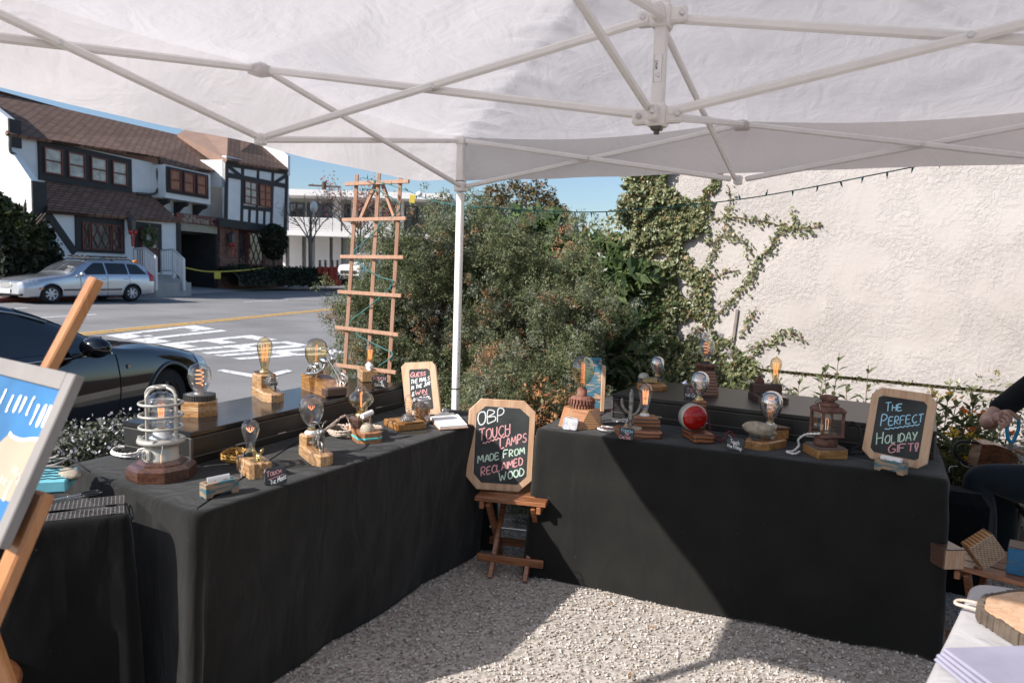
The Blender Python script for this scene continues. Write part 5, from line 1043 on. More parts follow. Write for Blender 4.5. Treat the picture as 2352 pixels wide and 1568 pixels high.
# blue-flowered ground cover at the foot of the vine
p = wp(1610, 840, .35); p = Vector((p.x, p.y, 0)); shrub('plumbago_bush', 'leafy bush with small blue flowers at the foot of the vine, behind the right case', 'bush', p, [(-.35, 0, .50, .36, .2, .56), (.05, 0, .46, .36, .2, .50), (.42, .02, .38, .3, .18, .46)], 150, 10, .08, .018, 'ivy', 64, False, None, None, .55, .6)
bo = [c for c in bpy.data.objects if c.name.startswith('plumbago_bush')][0]; pos = np.stack([rg.normal(size=60)*.35, -.18-.05*rg.random(60), .45+.3*rg.random(60)], 1); V, F = leaf_cloud(60, pos, .018, .8, seed=65); np_mesh('flowers', V, F, M['petal_blue'], bo)
def stemplant(base, h, lab, lean=(0, 0), nst=1, seed=0, flowers=None, leaf=.075, grp='milkweed plants by the wall', nl=26):
    o = thing('milkweed_plant', lab, 'plant', base, 0, grp); R_ = random.Random(seed); st_ = MB(); V = []; F = []; tips = []
    for s_ in range(nst):
        a = R_.random()*6.28; tl = Vector((lean[0]+R_.gauss(0, .10)*(s_ > 0), lean[1]+R_.gauss(0, .06)*(s_ > 0), h*(1-.22*R_.random()*(s_ > 0)))); pts = crv([(R_.gauss(0, .02), 0, 0), tl*.5+Vector((R_.gauss(0, .015), 0, 0)), tl], 8); st_.tube(pts, [.005-.003*i/len(pts) for i in range(len(pts))], 5); tips.append(pts[-1])
        for k in range(nl):
            t = .25+.75*k/nl; q = pts[min(int(t*(len(pts)-1)), len(pts)-1)]; az = k*2.4+R_.random(); up = .15+.9*t*t; d = Vector((math.cos(az), math.sin(az), up)).normalized(); Ln = leaf*1.25*(.6+.6*R_.random())*(1.1-.35*t); sd = d.cross(Z3).normalized()*Ln*.13; m_ = q+d*Ln*.5; e = q+d*Ln-Z3*Ln*.22
            b0 = len(V); V += [q, m_+sd, e, m_-sd]; F.append((b0, b0+1, b0+2, b0+3))
    st_.build('stems', M['vine_stem'], o); np_mesh('leaves', [tuple(v) for v in V], F, M['willowleaf'], o)
    if flowers:
        rgf = np.random.default_rng(seed); t = np.repeat(np.array([tuple(q) for q in tips]), 16, 0); pos = t+rgf.normal(size=t.shape)*np.array([.018, .018, .008]); VV, FF = leaf_cloud(len(pos), pos, .009, .7, seed=seed); np_mesh('flowers', VV, FF, M[flowers], o)
    return o
for i, (x, yt, off, lab) in enumerate(((1825, 868, .35, 'small milkweed plant just right of the oil-can lamp, by the wall'), (1890, 842, .4, 'milkweed plant left of the tallest one by the wall groove'), (1934, 810, .38, 'tallest milkweed plant by the wall, above the lantern'), (1990, 838, .42, 'reddish milkweed plant just left of the holiday sign'))):
    q = wp(x, yt, off); stemplant((q.x, q.y, 0), q.z, lab, (rnd.gauss(0, .02), 0), 1 if i == 0 else 2, 80+i, None, .105, nl=30)
fl = [(2150, 900, .55, 'petal_yellow', 'milkweed with yellow blooms just right of the holiday sign top'), (2185, 905, .7, 'petal_yellow', 'tall milkweed with orange-yellow bloom against the wall groove'), (2235, 902, .55, None, 'leafy milkweed without flowers left of the person'), (2245, 948, .8, 'petal_orange', 'milkweed with bright orange-red bloom by the person elbow'), (2170, 985, .95, 'petal_yellow', 'low milkweed with yellow blooms beside the holiday sign'), (2215, 1000, 1.0, 'petal_yellow', 'bushy milkweed in front of the wall behind the black strap'), (2290, 985, .8, None, 'milkweed behind the blue pliers'), (2140, 960, .75, None, 'milkweed half hidden by the holiday sign')]
for i, (x, yt, off, f_, lab) in enumerate(fl): q = wp(x, yt, off); stemplant((q.x, q.y, 0), q.z, lab, (rnd.gauss(0, .03), 0), 4, 90+i, f_, .12, 'flowering milkweed by the person', 30)
p = wp(2250, 1000, .45); p = Vector((p.x, p.y, 0)); shrub('leafy_bush', 'small-leaved bush at the wall foot behind the person', 'bush', p, [(0, 0, .45, .35, .18, .5), (.3, .05, .5, .3, .18, .45), (-.3, 0, .35, .25, .15, .4)], 110, 9, .08, .017, 'ivy', 66, False, None, None, .5, .7)
# wooden trellis with a string of fairy lights
tl = thing('wooden_trellis', 'tall cedar ladder trellis with crossing slats standing behind the left table', 'trellis', (*dep(845, 865, 4.9)[:2], 0)); to = tl.location.copy()
def tz(x, y): return (564.5+.36*x, 329+.36*y)
def tpt(x, y, w_): return dep(*tz(x, y), 5.06-.28*w_)-to
for (a, b_, w_) in (((710, 200), (630, 1490), 0.2), ((850, 190), (779, 1490), .52), ((990, 180), (915, 1490), .85)):
    A, B = tpt(*a, w_), tpt(*b_, w_); B = A+(B-A)*((A.z)/(A.z-B.z)); b = MB(); b.bar(A, B, .025, .020, tuple(CFh), .002); b.build('upright', M['cedar'], tl)
for (x0, y0, x1, y1) in ((640, 264, 1045, 246), (622, 491, 1028, 482), (610, 724, 1012, 728), (595, 946, 998, 972), (580, 1171, 980, 1220), (570, 1409, 965, 1458)):
    A, B = tpt(x0, y0, .08), tpt(x1, y1, .95); off = -CFh*.024; b = MB(); b.bar(A+off, B+off, .018, .025, (0, 0, 1), .002); b.build('slat', M['cedar'], tl)
for (x0, y0, x1, y1, w0, w1) in ((824, 262, 705, 535, .48, .2), (868, 258, 966, 525, .56, .82)):
    A, B = tpt(x0, y0, w0), tpt(x1, y1, w1); off = CFh*.022; b = MB(); b.bar(A+off, B+off, .022, .022, (0, 0, 1), .002); b.build('brace', M['cedar'], tl)
fs = thing('fairy_light_string', 'dark green wire of fairy lights wound on the trellis and strung across to the wall', 'string lights', (0, 0, 0))
tw = [(745, 290, .3), (830, 300, .5), (900, 330, .7), (985, 395, .85), (940, 470, .75), (860, 510, .55), (830, 560, .5), (720, 660, .25), (690, 700, .2), (740, 780, .3), (850, 850, .55), (940, 880, .78), (900, 940, .7), (790, 1040, .45), (660, 1150, .15), (720, 1225, .3), (800, 1270, .45), (880, 1310, .65), (940, 1350, .8), (850, 1420, .6)]
tp_ = [dep(*tz(x, y), 5.02-.28*w_) for x, y, w_ in tw]; b = MB(); b.tube(crv(tp_, 6), .0042, 5)
run = [(832, 408, 4.9), (880, 420, 4.75), (930, 436, 4.6), (985, 458, 4.4), (1040, 470, 4.16), (1110, 476, 4.08), (1200, 482, 3.98), (1320, 487, 3.86), (1420, 485, 3.77), (1560, 473, 3.62), (1700, 458, 3.5), (1860, 431, 3.33), (2000, 403, 3.2), (2160, 371, 3.05), (2352, 330, 2.9), (2700, 250, 2.8)]
rp = crv([dep(*q) if q[0] < 1050 else aty(q[0], q[1], .17) for q in run], 8); b.tube(rp, .0028, 5); b.build('wire', M['wire_teal'], fs)
for i in range(2, len(rp), 3):
    b = MB(); d = Vector((rnd.gauss(0, .3), rnd.gauss(0, .3), -1 if rnd.random() < .7 else .9)).normalized(); b.cyl(rp[i], rp[i]+d*.016, .0048, .004, 6); b.cyl(rp[i]+d*.016, rp[i]+d*.03, .003, .001, 6); b.build('fairy_light', M['wire_teal'], fs)
for q in crv(tp_, 6)[::5]: b = MB(); b.cyl(q, q+Vector((0, 0, -.022)), .005, .002, 6); b.build('fairy_light', M['wire_teal'], fs)
b = MB(); p = dep(947, 457, 4.5); b.box(p, (.034, .004, .05), Rz(YAW*-1)@Ry(.1), .001); b.build('yellow_card', M['yellow_plastic'], fs)
b = MB(); p = dep(963, 446, 4.5); b.sph(p, (.02, .02, .018), 10, 8); b.build('plug_adapter', M['porcelain'], fs)
# ---------------------------------------------------------------- tables under cloths, cases
TT = .74
def drape(nm, lab, top, z, mat, seed, flare=(.0,), fold=.018, nf=5, group=None, hem=.012, rad=.012, per=.02, flares=None, rnd_=.06):
    """cloth over a table: top polygon (ccw), falling to the ground in soft folds"""
    o = thing(nm, lab, 'tablecloth', (top[0][0], top[0][1], 0), 0, group); ox, oy = top[0]; P = [Vector((x-ox, y-oy, 0)) for x, y in top]; n = len(P); path = []
    for i in range(n):   # rounded corners
        a, p, c_ = P[i-1], P[i], P[(i+1) % n]; r_ = rnd_; u_ = (a-p).normalized(); w_ = (c_-p).normalized(); e0, e1 = p+u_*r_, p+w_*r_; fl_, fp = (flares[i], flares[i-1]) if flares else (flare[0], flare[0])
        for k in range(7): t = k/6; path.append((e0*(1-t)**2+p*2*t*(1-t)+e1*t*t, fp*(1-t)+fl_*t, math.sin(math.pi*t)))
        L_ = (c_-p).length-2*r_; m = max(2, int(L_/per))
        for k in range(1, m): path.append((e1.lerp(c_-w_*r_, k/m), fl_, 0.))
    ring = []
    for i in range(len(path)):
        d = (path[(i+1) % len(path)][0]-path[i-1][0]).normalized(); ring.append((path[i][0], Vector((d.y, -d.x, 0)), path[i][1], path[i][2]))
    al = [0.]
    for i in range(1, len(ring)): al.append(al[-1]+(ring[i][0]-ring[i-1][0]).length)
    N_ = len(ring); rows = []
    def cen(): return sum(P, Vector())/n
    c = cen(); lv_ = [(-.05, 0), (-.020, .0005), (-.009, .004), (-.003, .011), (0, .022)]+[(0, .022+(z-hem-.022)*(k/26)) for k in range(1, 27)]
    for io, dz in lv_:
        t = dz/z; rw = []
        for i, (p, ou, fl_, cw) in enumerate(ring):
            s_ = al[i]; f = fold*t**.8*(mn.noise(Vector((s_*2.6, t*1.1, seed)))*1.2+.5*math.sin(s_*9+seed+2*mn.noise(Vector((s_, t, 2)))))+.006*mn.noise(Vector((s_*9, t*6, seed+3)))*min(1, t*8)
            rw.append(p+ou*(io+fl_*t+f+cw*.05*t**.7+.020*t*max(0, mn.noise(Vector((s_*5.5, t*.5, seed+7)))))+Vector((0, 0, z-dz+((.010*mn.noise(Vector((s_*2.2, 1, seed)))+.004*mn.noise(Vector((s_*9, 1, seed))))*max(0, dz/z-.7)/.3))))
        rows.append(rw)
    b = MB(); vs = [v for r in rows for v in r]; m = len(rows)
    b.add(vs, [(j*N_+i, (j+1)*N_+i, (j+1)*N_+(i+1) % N_, j*N_+(i+1) % N_) for j in range(m-1) for i in range(N_)], True); b.add(rows[0], [tuple(range(N_))], False)
    b.build('draped_fabric', M[mat], o)
    if True:
        h = MB(); h.tube(rows[-1], .0035, 5, closed=True); h.build('hem', M[mat], o)
    return o
drape('black_tablecloth', 'black cloth covering the left table from the tent pole to the caged lamp', [(.25, -2.0), (.345, -.10), (-.62, -.04), (-.60, -1.86)], TT, 'black_cloth', 5, fold=.02, flares=[-.07, .02, .02, .02], group=None)
drape('black_tablecloth', 'black cloth covering the right table, half lit by the sun', [(.62, -.30), (2.395, -.235), (2.42, .95), (.60, .98)], TT, 'black_cloth', 8, fold=.022, flares=[.03, -.02, .02, -.03])
d2 = drape('black_tablecloth', 'dark cloth with woven grid borders on the small table behind the easel', [(-.62, -3.02), (.085, -2.07), (-.50, -2.02), (-1.10, -2.62)], .735, 'black_cloth2', 11, fold=.02, flares=[.02, .0, .02, .02])
# woven open-work border of the dark cloth
b = MB(); dv = (Vector((.085, -2.07, 0))-Vector((-.62, -3.02, 0))).normalized(); dn_ = Vector((-dv.y, dv.x, 0))
an_ = math.atan2(dv.y, dv.x)
for (u0, v0, u1, v1) in ((.035, .02, .28, .085), (.035, .115, .28, .20), (.32, .02, .52, .085), (.32, .115, .52, .20)):
    nu = int((u1-u0)/.0115); nv = int((v1-v0)/.0115); og = Vector((.085, -2.07, .7378))
    for i in range(nu+1): p = og-dv*(u0+(u1-u0)*i/nu)+dn_*(v0+v1)/2; b.box(p, (.0014, v1-v0, .0012), Rz(an_))
    for j in range(nv+1): p = og-dv*(u0+u1)/2+dn_*(v0+(v1-v0)*j/nv)+Z3*.0006; b.box(p, (u1-u0, .0014, .0012), Rz(an_))
ob = b.build('grid_border', M['photo_grey'], d2); ob.location = (-d2.location.x, -d2.location.y, 0)
def case(lab, a, b_, wd, z0, z1, seed, gloss):
    """long lidded case: front edge a->b_, depth wd away"""
    a, b_ = Vector((*a, z0)), Vector((*b_, z0)); d = b_-a; Ln = d.length; ang = math.atan2(d.y, d.x); o = thing('long_black_case', lab, 'display case', a, ang, None); h = z1-z0; s_ = 1
    bb = MB(); bb.box((Ln/2, wd/2, (h-.022)/2), (Ln, wd, h-.022), None, .003); bb.build('case_body', M['black_satin'], o)
    bb = MB(); bb.box((Ln/2, wd/2, h-.010), (Ln+.008, wd+.008, .020), None, .003); bb.build('lid', M[gloss], o)
    bb = MB()
    for z in (h-.026, .030): bb.box((Ln/2, -.0015, z), (Ln, .004, .004), None, .001); bb.box((-.0015, wd/2, z), (.004, wd, .004), None, .001); bb.box((Ln+.0015, wd/2, z), (.004, wd, .004), None, .001)
    bb.build('edge_trim', M['dark_steel'], o)
    for x in (.0, Ln): bb = MB(); bb.bar((x, -.001, .005), (x, -.001, h-.024), .012, .012, (1, 0, 0), .002); bb.build('metal_corner', M['dark_steel'], o)
    for k in range(1, 6): bb = MB(); bb.box((Ln*k/6, -.003, .034), (.05, .004, .006), None, .001); bb.build('latch', M['steel'], o)
    return o
case('long glossy black case on the left table carrying ship and chopper lamps', (-.195, -1.63), (-.215, -.20), .37, TT+.002, .87, 1, 'black_gloss')
case('long black case on the right table carrying the oil-can lamp', (.862, .192), (2.36, .095), .63, TT+.002, .87, 2, 'black_satin')
CZ = .8705
# ---------------------------------------------------------------- bulbs
BULBS = {'globe': [(.013, 0), (.014, .012), (.020, .02), (.034, .034), (.0435, .055), (.0475, .078), (.0455, .10), (.038, .118), (.024, .130), (.010, .1345), (0, .135)],
         'st': [(.013, 0), (.0145, .012), (.019, .03), (.0245, .055), (.030, .082), (.032, .100), (.030, .115), (.022, .129), (.010, .136), (.004, .138), (.003, .142), (0, .143)],
         'tube': [(.013, 0), (.015, .01), (.0195, .02), (.0215, .032), (.0215, .078), (.0185, .094), (.010, .103), (0, .105)],
         'a': [(.013, 0), (.0145, .012), (.0165, .026), (.023, .044), (.029, .062), (.0305, .076), (.027, .092), (.017, .103), (.007, .107), (.0045, .111), (0, .113)],
         'mush': [(.015, 0), (.018, .012), (.020, .018), (.034, .025), (.0455, .042), (.046, .050), (.039, .067), (.024, .078), (.0195, .083), (.0185, .092), (.014, .095), (0, .096)]}
def bulb(par, p, kind, k=1., glass='glass', fil='cage', fm='filament', cap=True, capm='brass'):
    """p: local base point of the bulb's neck"""
    p = Vector(p); pr = [(r*k, z*k) for r, z in BULBS[kind]]; b = MB(); b.lathe(pr, 28, p); o = b.build('bulb', M[glass], par); hgt = pr[-1][1]; f = MB(); R_ = pr[len(pr)//2][0]
    st_ = MB(); st_.cyl(p+Z3*.004, p+Z3*hgt*.22, .005*k, .004*k, 8); st_.lathe([(.010*k, .002), (.008*k, .010*k), (.0045*k, .02*k)], 12, p); st_.build('glass_stem', M['glass'], o)
    if fil == 'cage':
        z0, z1, r = hgt*.26, hgt*.74, min(R_*.50, .014*k)
        for i in range(7):
            t = 2*math.pi*i/7; t2 = 2*math.pi*(i+.5)/7; f.tube([p+Vector((math.cos(t)*r*.7, math.sin(t)*r*.7, z0)), p+Vector((math.cos(t2)*r, math.sin(t2)*r, z1))], .0006, 4); f.tube([p+Vector((math.cos(t2)*r, math.sin(t2)*r, z1)), p+Vector((math.cos(t+.898)*r*.7, math.sin(t+.898)*r*.7, z0))], .0007, 4)
    elif fil == 'spiral':
        z0, z1 = hgt*.30, hgt*.82; f.tube([p+Vector((math.cos(t)*.016*k*(.75+.3*math.sin(t/8)), math.sin(t)*.016*k*(.75+.3*math.sin(t/8)), z0+(z1-z0)*t/25)) for t in np.linspace(0, 25, 110)], .0011*k, 5)
    elif fil == 'hair':
        for s_ in (-1, 1): f.tube([p+Vector((s_*.006*k, 0, hgt*.2)), p+Vector((s_*.008*k, 0, hgt*.72)), p+Vector((s_*.002*k, .004, hgt*.78))], .0009, 5)
    elif fil == 'crown':
        c = p+Z3*hgt*.62
        for i in range(8): t = i*math.pi/4; f.tube(crv([c-Z3*.008*k, c+Vector((math.cos(t)*.010, math.sin(t)*.010, .001))*k, c+Vector((math.cos(t)*.013, math.sin(t)*.013, .009))*k], 4), .0007, 4)
    elif fil == 'column':
        f.tube([p+Vector((math.cos(t)*.008*k, math.sin(t)*.008*k, hgt*(.16+.62*t/60))) for t in np.linspace(0, 60, 200)], .0011*k, 4)
    f.build('filament', M[fm], o)
    if cap: c = MB(); c.lathe([(.0150*k, -.012), (.0155*k, -.004), (.0145*k, .006*k)], 20, p); c.build('screw_cap', M[capm], par)
    return o
def lamp(lab, px, py, z, rz=0., nm='touch_lamp'):
    q = at(px, py, z); return thing(nm, lab, 'table lamp', (q.x, q.y, z), rz, 'novelty bulb lamps on the two tables')
def ang2(a, b_, z): p, q = at(*a, z), at(*b_, z); return math.atan2(q.y-p.y, q.x-p.x)
def tofs(o, px, py, z=None):
    """photo point on the surface -> local xy of thing o"""
    q = at(px, py, o.location.z if z is None else z); v = q-o.location; r = Rz(-o.rotation_euler.z)@v; return r
def hexpoly(r, n=6, rot=0., sx=1., sy=1.): return [(r*math.cos(rot+2*math.pi*i/n)*sx, r*math.sin(rot+2*math.pi*i/n)*sy) for i in range(n)]
def gear(b, c, r, h, n, tooth=.006, hole=0., taper=1.):
    c = Vector(c); pr = []; 
    for i in range(n):
        t = 2*math.pi*i/n; w_ = 2*math.pi/n
        for dt, rr in ((-.30, r-tooth), (-.22, r), (.22, r), (.30, r-tooth)): pr.append((rr*math.cos(t+dt*w_), rr*math.sin(t+dt*w_)))
    if taper == 1.: b.prism(pr, c.z, c.z+h, 0, Matrix.Translation((c.x, c.y, 0)))
    else:
        k = len(pr); vs = [Vector((c.x+x, c.y+y, c.z)) for x, y in pr]+[Vector((c.x+x*taper, c.y+y*taper, c.z+h)) for x, y in pr]; b.add(vs, [(i, (i+1) % k, k+(i+1) % k, k+i) for i in range(k)]+[tuple(reversed(range(k))), tuple(range(k, 2*k))])
    return b
def cord(par, pts, m='cord_white', r=.0032, nm='power_cord', twist=True, n=8):
    c = crv(pts, n); b = MB()
    if twist:
        for ph in (0, math.pi):
            out = []; s_ = 0
            for i, p in enumerate(c):
                d = (c[min(i+1, len(c)-1)]-c[max(i-1, 0)]).normalized(); a = d.orthogonal().normalized(); a = d.cross(Z3) if abs(d.z) < .9 else a; a.normalize(); e = d.cross(a); s_ += (c[i]-c[max(i-1, 0)]).length; t = s_/.006+ph; out.append(p+(a*math.cos(t)+e*math.sin(t))*r*.62)
            b.tube(out, r*.72, 5)
    else: b.tube(c, r, 6)
    return b.build(nm, M[m], par)
def coil(c, rx, ry, turns, z0=.006, seed=0, dz=.004, ang=0.):
    R_ = random.Random(seed); out = []
    for i in range(int(turns*8)+1): t = 2*math.pi*i/8; k = 1+R_.gauss(0, .06); v = Rz(ang)@Vector((math.cos(t)*rx*k, math.sin(t)*ry*k, 0)); out.append(Vector(c)+v+Z3*(z0+dz*(i/8)+R_.random()*.006))
    return out
def pricetag(par, top, tip, m='kraft', face=0.):
    top, tip = Vector(top), Vector(tip); b = MB(); b.tube([top, (top+tip)/2+Vector((.004, 0, 0)), tip], .0007, 4); c = tip-Z3*.011; b2 = MB(); R_ = Rz(face)@Ry(.15); b2.prism([(-.006, -.013), (.006, -.013), (.006, .009), (.003, .013), (-.003, .013), (-.006, .009)], -.0005, .0005, 0, Matrix.Translation(c)@(R_@Rx(math.pi/2)).to_4x4()); o = b2.build('price_tag', M[m], par); b.build('string', M['paper'], o)
VA = -.4455  # viewing heading, used to turn things roughly towards the aisle
# 1 caged industrial lamp
l = lamp('caged grey industrial lamp on a thick dark octagon base, left end of table', 372, 1092, TT+.001, math.radians(-12)); l.scale = (1.06,)*3; 
b = MB(); b.prism(hexpoly(.108, 8, .39), 0, .048, .012); b.build('wood_base', M['darkwood'], l); b = MB(); b.prism(hexpoly(.078, 8, .39), .048, .060, .010); b.build('upper_base', M['darkwood'], l)
z = .060; b = MB(); b.lathe([(.056, z), (.056, z+.006), (.053, z+.01), (.053, z+.038), (.050, z+.044), (.058, z+.052), (.066, z+.056)], 36)
b.box((.006, -.052, z+.020), (.046, .016, .036), None, .005); b.build('junction_box', M['cast_grey'], l)
b = MB(); b.cyl((.008, -.058, z+.022), (.008, -.064, z+.022), .013, .012, 18); b.box((.008, -.065, z+.022), (.018, .003, .0025)); b.box((.008, -.065, z+.022), (.0025, .003, .018)); b.build('screw_plug', M['steel'], l)
z2 = z+.056; b = MB(); b.lathe([(.058, z2), (.073, z2), (.0755, z2+.004), (.0745, z2+.013), (.066, z2+.017), (.054, z2+.017), (.054, z2)], 40)
for k in range(4): t = math.pi/2*k+.78; b.cyl((.070*math.cos(t), .070*math.sin(t), z2+.012), (.070*math.cos(t), .070*math.sin(t), z2+.020), .006, n=10)
rr = .062; top = z2+.165
for zz in (z2+.052, z2+.092, z2+.132): b.torus((0, 0, zz), .0665, .0048, 36, 8)
for k in range(4):
    t = math.pi/2*k+.35; d = Vector((math.cos(t), math.sin(t), 0)); pts = [d*rr+Z3*(z2+.012), d*rr+Z3*(z2+.145), d*rr*.96+Z3*(z2+.163), d*rr*.75+Z3*(z2+.178), d*.021+Z3*(z2+.186)]; b.tube(crv(pts, 5), .0048, 8)
b.torus((0, 0, z2+.186), .021, .005, 20, 8); b.build('cage', M['cast_grey'], l)
b = MB(); b.lathe([(.051, z2+.016), (.0525, z2+.03), (.0525, z2+.105), (.050, z2+.13), (.040, z2+.153), (.022, z2+.167), (0, z2+.171)], 36); b.build('glass_dome', M['glass_dome'], l)
b = MB(); b.lathe([(.036, z2+.012), (.036, z2+.018), (.027, z2+.02), (.025, z2+.042), (.020, z2+.045), (.014, z2+.045)], 26); b.build('socket', M['porcelain'], l)
bulb(l, (0, 0, z2+.046), 'st', .78, 'glass', 'cage')
pricetag(l, (.066, -.03, z2+.01), (.068, -.036, z2-.028), 'kraft', -.2)
q = tofs(l, 300, 1048); cord(l, [(-.05, .03, .065), (-.08, .06, .07), tuple(q+Vector((.05, .02, .03)))]+[tuple(v) for v in coil(q, .075, .05, 3.3, .006, 3)]+[tuple(q+Vector((.02, .08, .05))), tuple(q+Vector((-.04, .05, .085))), tuple(q+Vector((.06, .01, .05)))], 'cord_white', .0034)
# 2 round gear lamp
l = lamp('globe bulb lamp with grey gear ring on striped hexagonal wood base', 459, 951, CZ, .15)
for i, (z0, z1, m, r) in enumerate(((0, .020, 'fir2', .080), (.0205, .043, 'fir', .080), (.0435, .062, 'fir2', .080))): b = MB(); b.prism(hexpoly(r-.001*i, 6, .1), z0, z1, .003 if i < 2 else .005); b.build('base_layer', M[m], l)
b = MB(); gear(b, (0, 0, .062), .063, .024, 40, .006); b.build('gear', M['dark_steel'], l); b = MB(); b.lathe([(.052, .0865), (.052, .0868), (.02, .0872)], 24); b.sph((0, 0, .087), (.024, .024, .012), 18, 8, None, 0, .5); b.build('gear_hub', M['pewter'], l)
bulb(l, (0, 0, .080), 'globe', 1.0, 'glass', 'spiral')
# 3 ship lamp: long tapered base, tall block at the rear
def longbase(l, Ln, w0, w1, h, nose, m, ch=.006): b = MB(); b.prism([(0, -w0/2), (Ln-nose, -w1/2), (Ln, -w1*.22), (Ln, w1*.22), (Ln-nose, w1/2), (0, w0/2)], 0, h, ch); return b.build('wood_base', M[m], l)
def blockon(l, x0, x1, w_, z0, z1, m, ch=.006, nm='wood_block', cut=.018): b = MB(); b.prism([(x0, -w_/2), (x1-cut, -w_/2), (x1, -w_/2+cut), (x1, w_/2-cut), (x1-cut, w_/2), (x0, w_/2)], z0, z1, ch); return b.build(nm, M[m], l)
za = ang2((590, 898), (646, 935), CZ); l = lamp('teardrop bulb lamp with pewter steamship on a long pale wood base', 603, 904, CZ, za); l.scale = (1.22,)*3
longbase(l, .215, .085, .08, .034, .045, 'fir'); blockon(l, .0, .075, .080, .034, .088, 'fir'); b = MB(); b.prism(hexpoly(.034, 6), .088, .0915); b.build('socket_plate', M['darkwood'], l); b = MB(); b.lathe([(.020, .0915), (.021, .096), (.017, .1)], 18, (.036, 0, 0)); b.build('socket', M['brass'], l)
bulb(l, (.036, 0, .102), 'st', .94, 'glass_amber', 'cage')
b = MB(); hull = lambda u, v: Vector((.072+.125*u, (v-.5)*.040*math.sin(math.pi*min(.98, max(.04, u*.86+.12)))**.6, .040+.030*abs(v-.5)**1.2*1.6-.004*math.sin(u*3.1)+.012*abs(u-.5)*abs(v-.5)))
b.grid(hull, 16, 8); b.grid(lambda u, v: Vector((.072+.125*u, (v-.5)*.040*math.sin(math.pi*min(.98, max(.04, u*.86+.12)))**.6, .060)), 16, 2); b.box((.130, 0, .066), (.085, .026, .012), None, .002); b.box((.128, 0, .076), (.060, .020, .009), None, .002); b.box((.150, 0, .084), (.014, .016, .008), None, .002)
for x in (.112, .132): b.cyl((x, 0, .078), (x, 0, .103), .0045, .004, 10)
for k in range(11): b.cyl((.092+.008*k, -.0165, .060), (.092+.008*k, -.0165, .072), .0008, n=5); b.cyl((.092+.008*k, .0165, .060), (.092+.008*k, .0165, .072), .0008, n=5)
b.bar((.09, -.0165, .072), (.175, -.0165, .072), .0016); b.bar((.09, .0165, .072), (.175, .0165, .072), .0016); b.cyl((.178, 0, .06), (.178, 0, .1), .0012, n=6); b.build('pewter_ship', M['pewter'], l)
# 4 chopper lamp, 7 motorcycle lamp
def bike(par, p, k, fork, m='chrome', rot=0.):
    """little metal motorcycle; rear wheel hub at p, x forward"""
    p0_ = Vector(p); p = Vector(); b = MB(); rw = .017*k; hub = p; fx = fork[0]*k; fw = p+Vector((fx, 0, fork[1]*k)); rf = fork[2]*k; R_ = Rx(math.pi/2)
    b.torus(hub, rw, .005*k, 24, 8, R_); b.torus(fw, rf, .004*k, 24, 8, R_)
    for i in range(6):
        t = i*math.pi/3
        for c, r in ((hub, rw), (fw, rf)): b.bar(c, c+Vector((math.cos(t)*r, 0, math.sin(t)*r)), .003*k)
    for c in (hub, fw): b.cyl(c-Vector((0, .007*k, 0)), c+Vector((0, .007*k, 0)), .0055*k, n=10)
    hd = p+Vector((.062*k, 0, .040*k))
    for y in (-.0075*k, .0075*k): b.tube([fw+Vector((0, y, 0)), hd+Vector((0, y, 0)), hd+Vector((-.004*k, y, .010*k))], .0022*k, 6)
    for y in (-1, 1): b.tube(crv([hd+Vector((-.002*k, 0, .010*k)), hd+Vector((-.006*k, y*.010*k, .030*k)), hd+Vector((-.018*k, y*.020*k, .032*k)), hd+Vector((-.032*k, y*.022*k, .022*k))], 4), .0018*k, 6)
    b.sph(hd+Vector((.010*k, 0, .004*k)), (.008*k, .0095*k, .0095*k), 12, 8); b.sph(p+Vector((.040*k, 0, .036*k)), (.020*k, .010*k, .010*k), 14, 8, Ry(.25)); b.sph(p+Vector((.012*k, 0, .026*k)), (.018*k, .009*k, .005*k), 12, 6, Ry(-.1))
    e = p+Vector((.036*k, 0, .006*k)); b.box(e, (.020*k, .014*k, .014*k), None, .003*k)
    for a in (-.45, .45): d = Vector((math.sin(a), 0, math.cos(a))); b.cyl(e+d*.004*k, e+d*.024*k, .007*k, n=10); [b.cyl(e+d*(.010+.004*j)*k, e+d*(.0115+.004*j)*k, .009*k, n=10) for j in range(4)]
    for y in (-.010*k, .010*k): b.tube([e+Vector((.004*k, y, .006*k)), e+Vector((-.01*k, y*1.2, -.006*k)), p+Vector((-.014*k, y*1.2, -.004*k))], .0042*k, 8)
    for y in (-.005*k, .005*k): b.tube([hub+Vector((0, y*1.4, 0)), e+Vector((-.006*k, y, -.006*k)), e+Vector((.014*k, y, -.007*k)), hd+Vector((0, y*.4, .004*k)), p+Vector((.02*k, y, .028*k)), hub+Vector((0, y*1.4, 0))], .0019*k, 6)
    b.tube([hub+Vector((-.006*k, 0, .023*k)), hub+Vector((-.02*k, 0, .013*k)), hub+Vector((-.024*k, 0, 0))], .004*k, 6); b.xf(Matrix.Translation(p0_)@Rz(rot).to_4x4()); return b.build('metal_motorcycle', M[m], par)
za = ang2((697, 888), (765, 912), CZ); l = lamp('big globe bulb lamp with long-forked metal chopper on wedge base', 715, 891, CZ, za); l.scale = (1.22,)*3
b = MB(); w_ = .088; pf = [(0, 0), (.24, 0), (.24, .036), (.065, .066), (0, .066)]; P = [Vector((x, -w_/2, z)) for x, z in pf]; Q = [Vector((x, w_/2, z)) for x, z in pf]; b.add(P+Q, [tuple(range(5)), tuple(reversed(range(5, 10)))]+[(i, 5+i, 5+(i+1) % 5, (i+1) % 5) for i in range(5)]); b.build('wood_base', M['fir2'], l); b = MB(); b.box((.225, 0, .0185), (.05, w_+.002, .039), None, .006); b.build('dark_tip', M['walnut'], l)
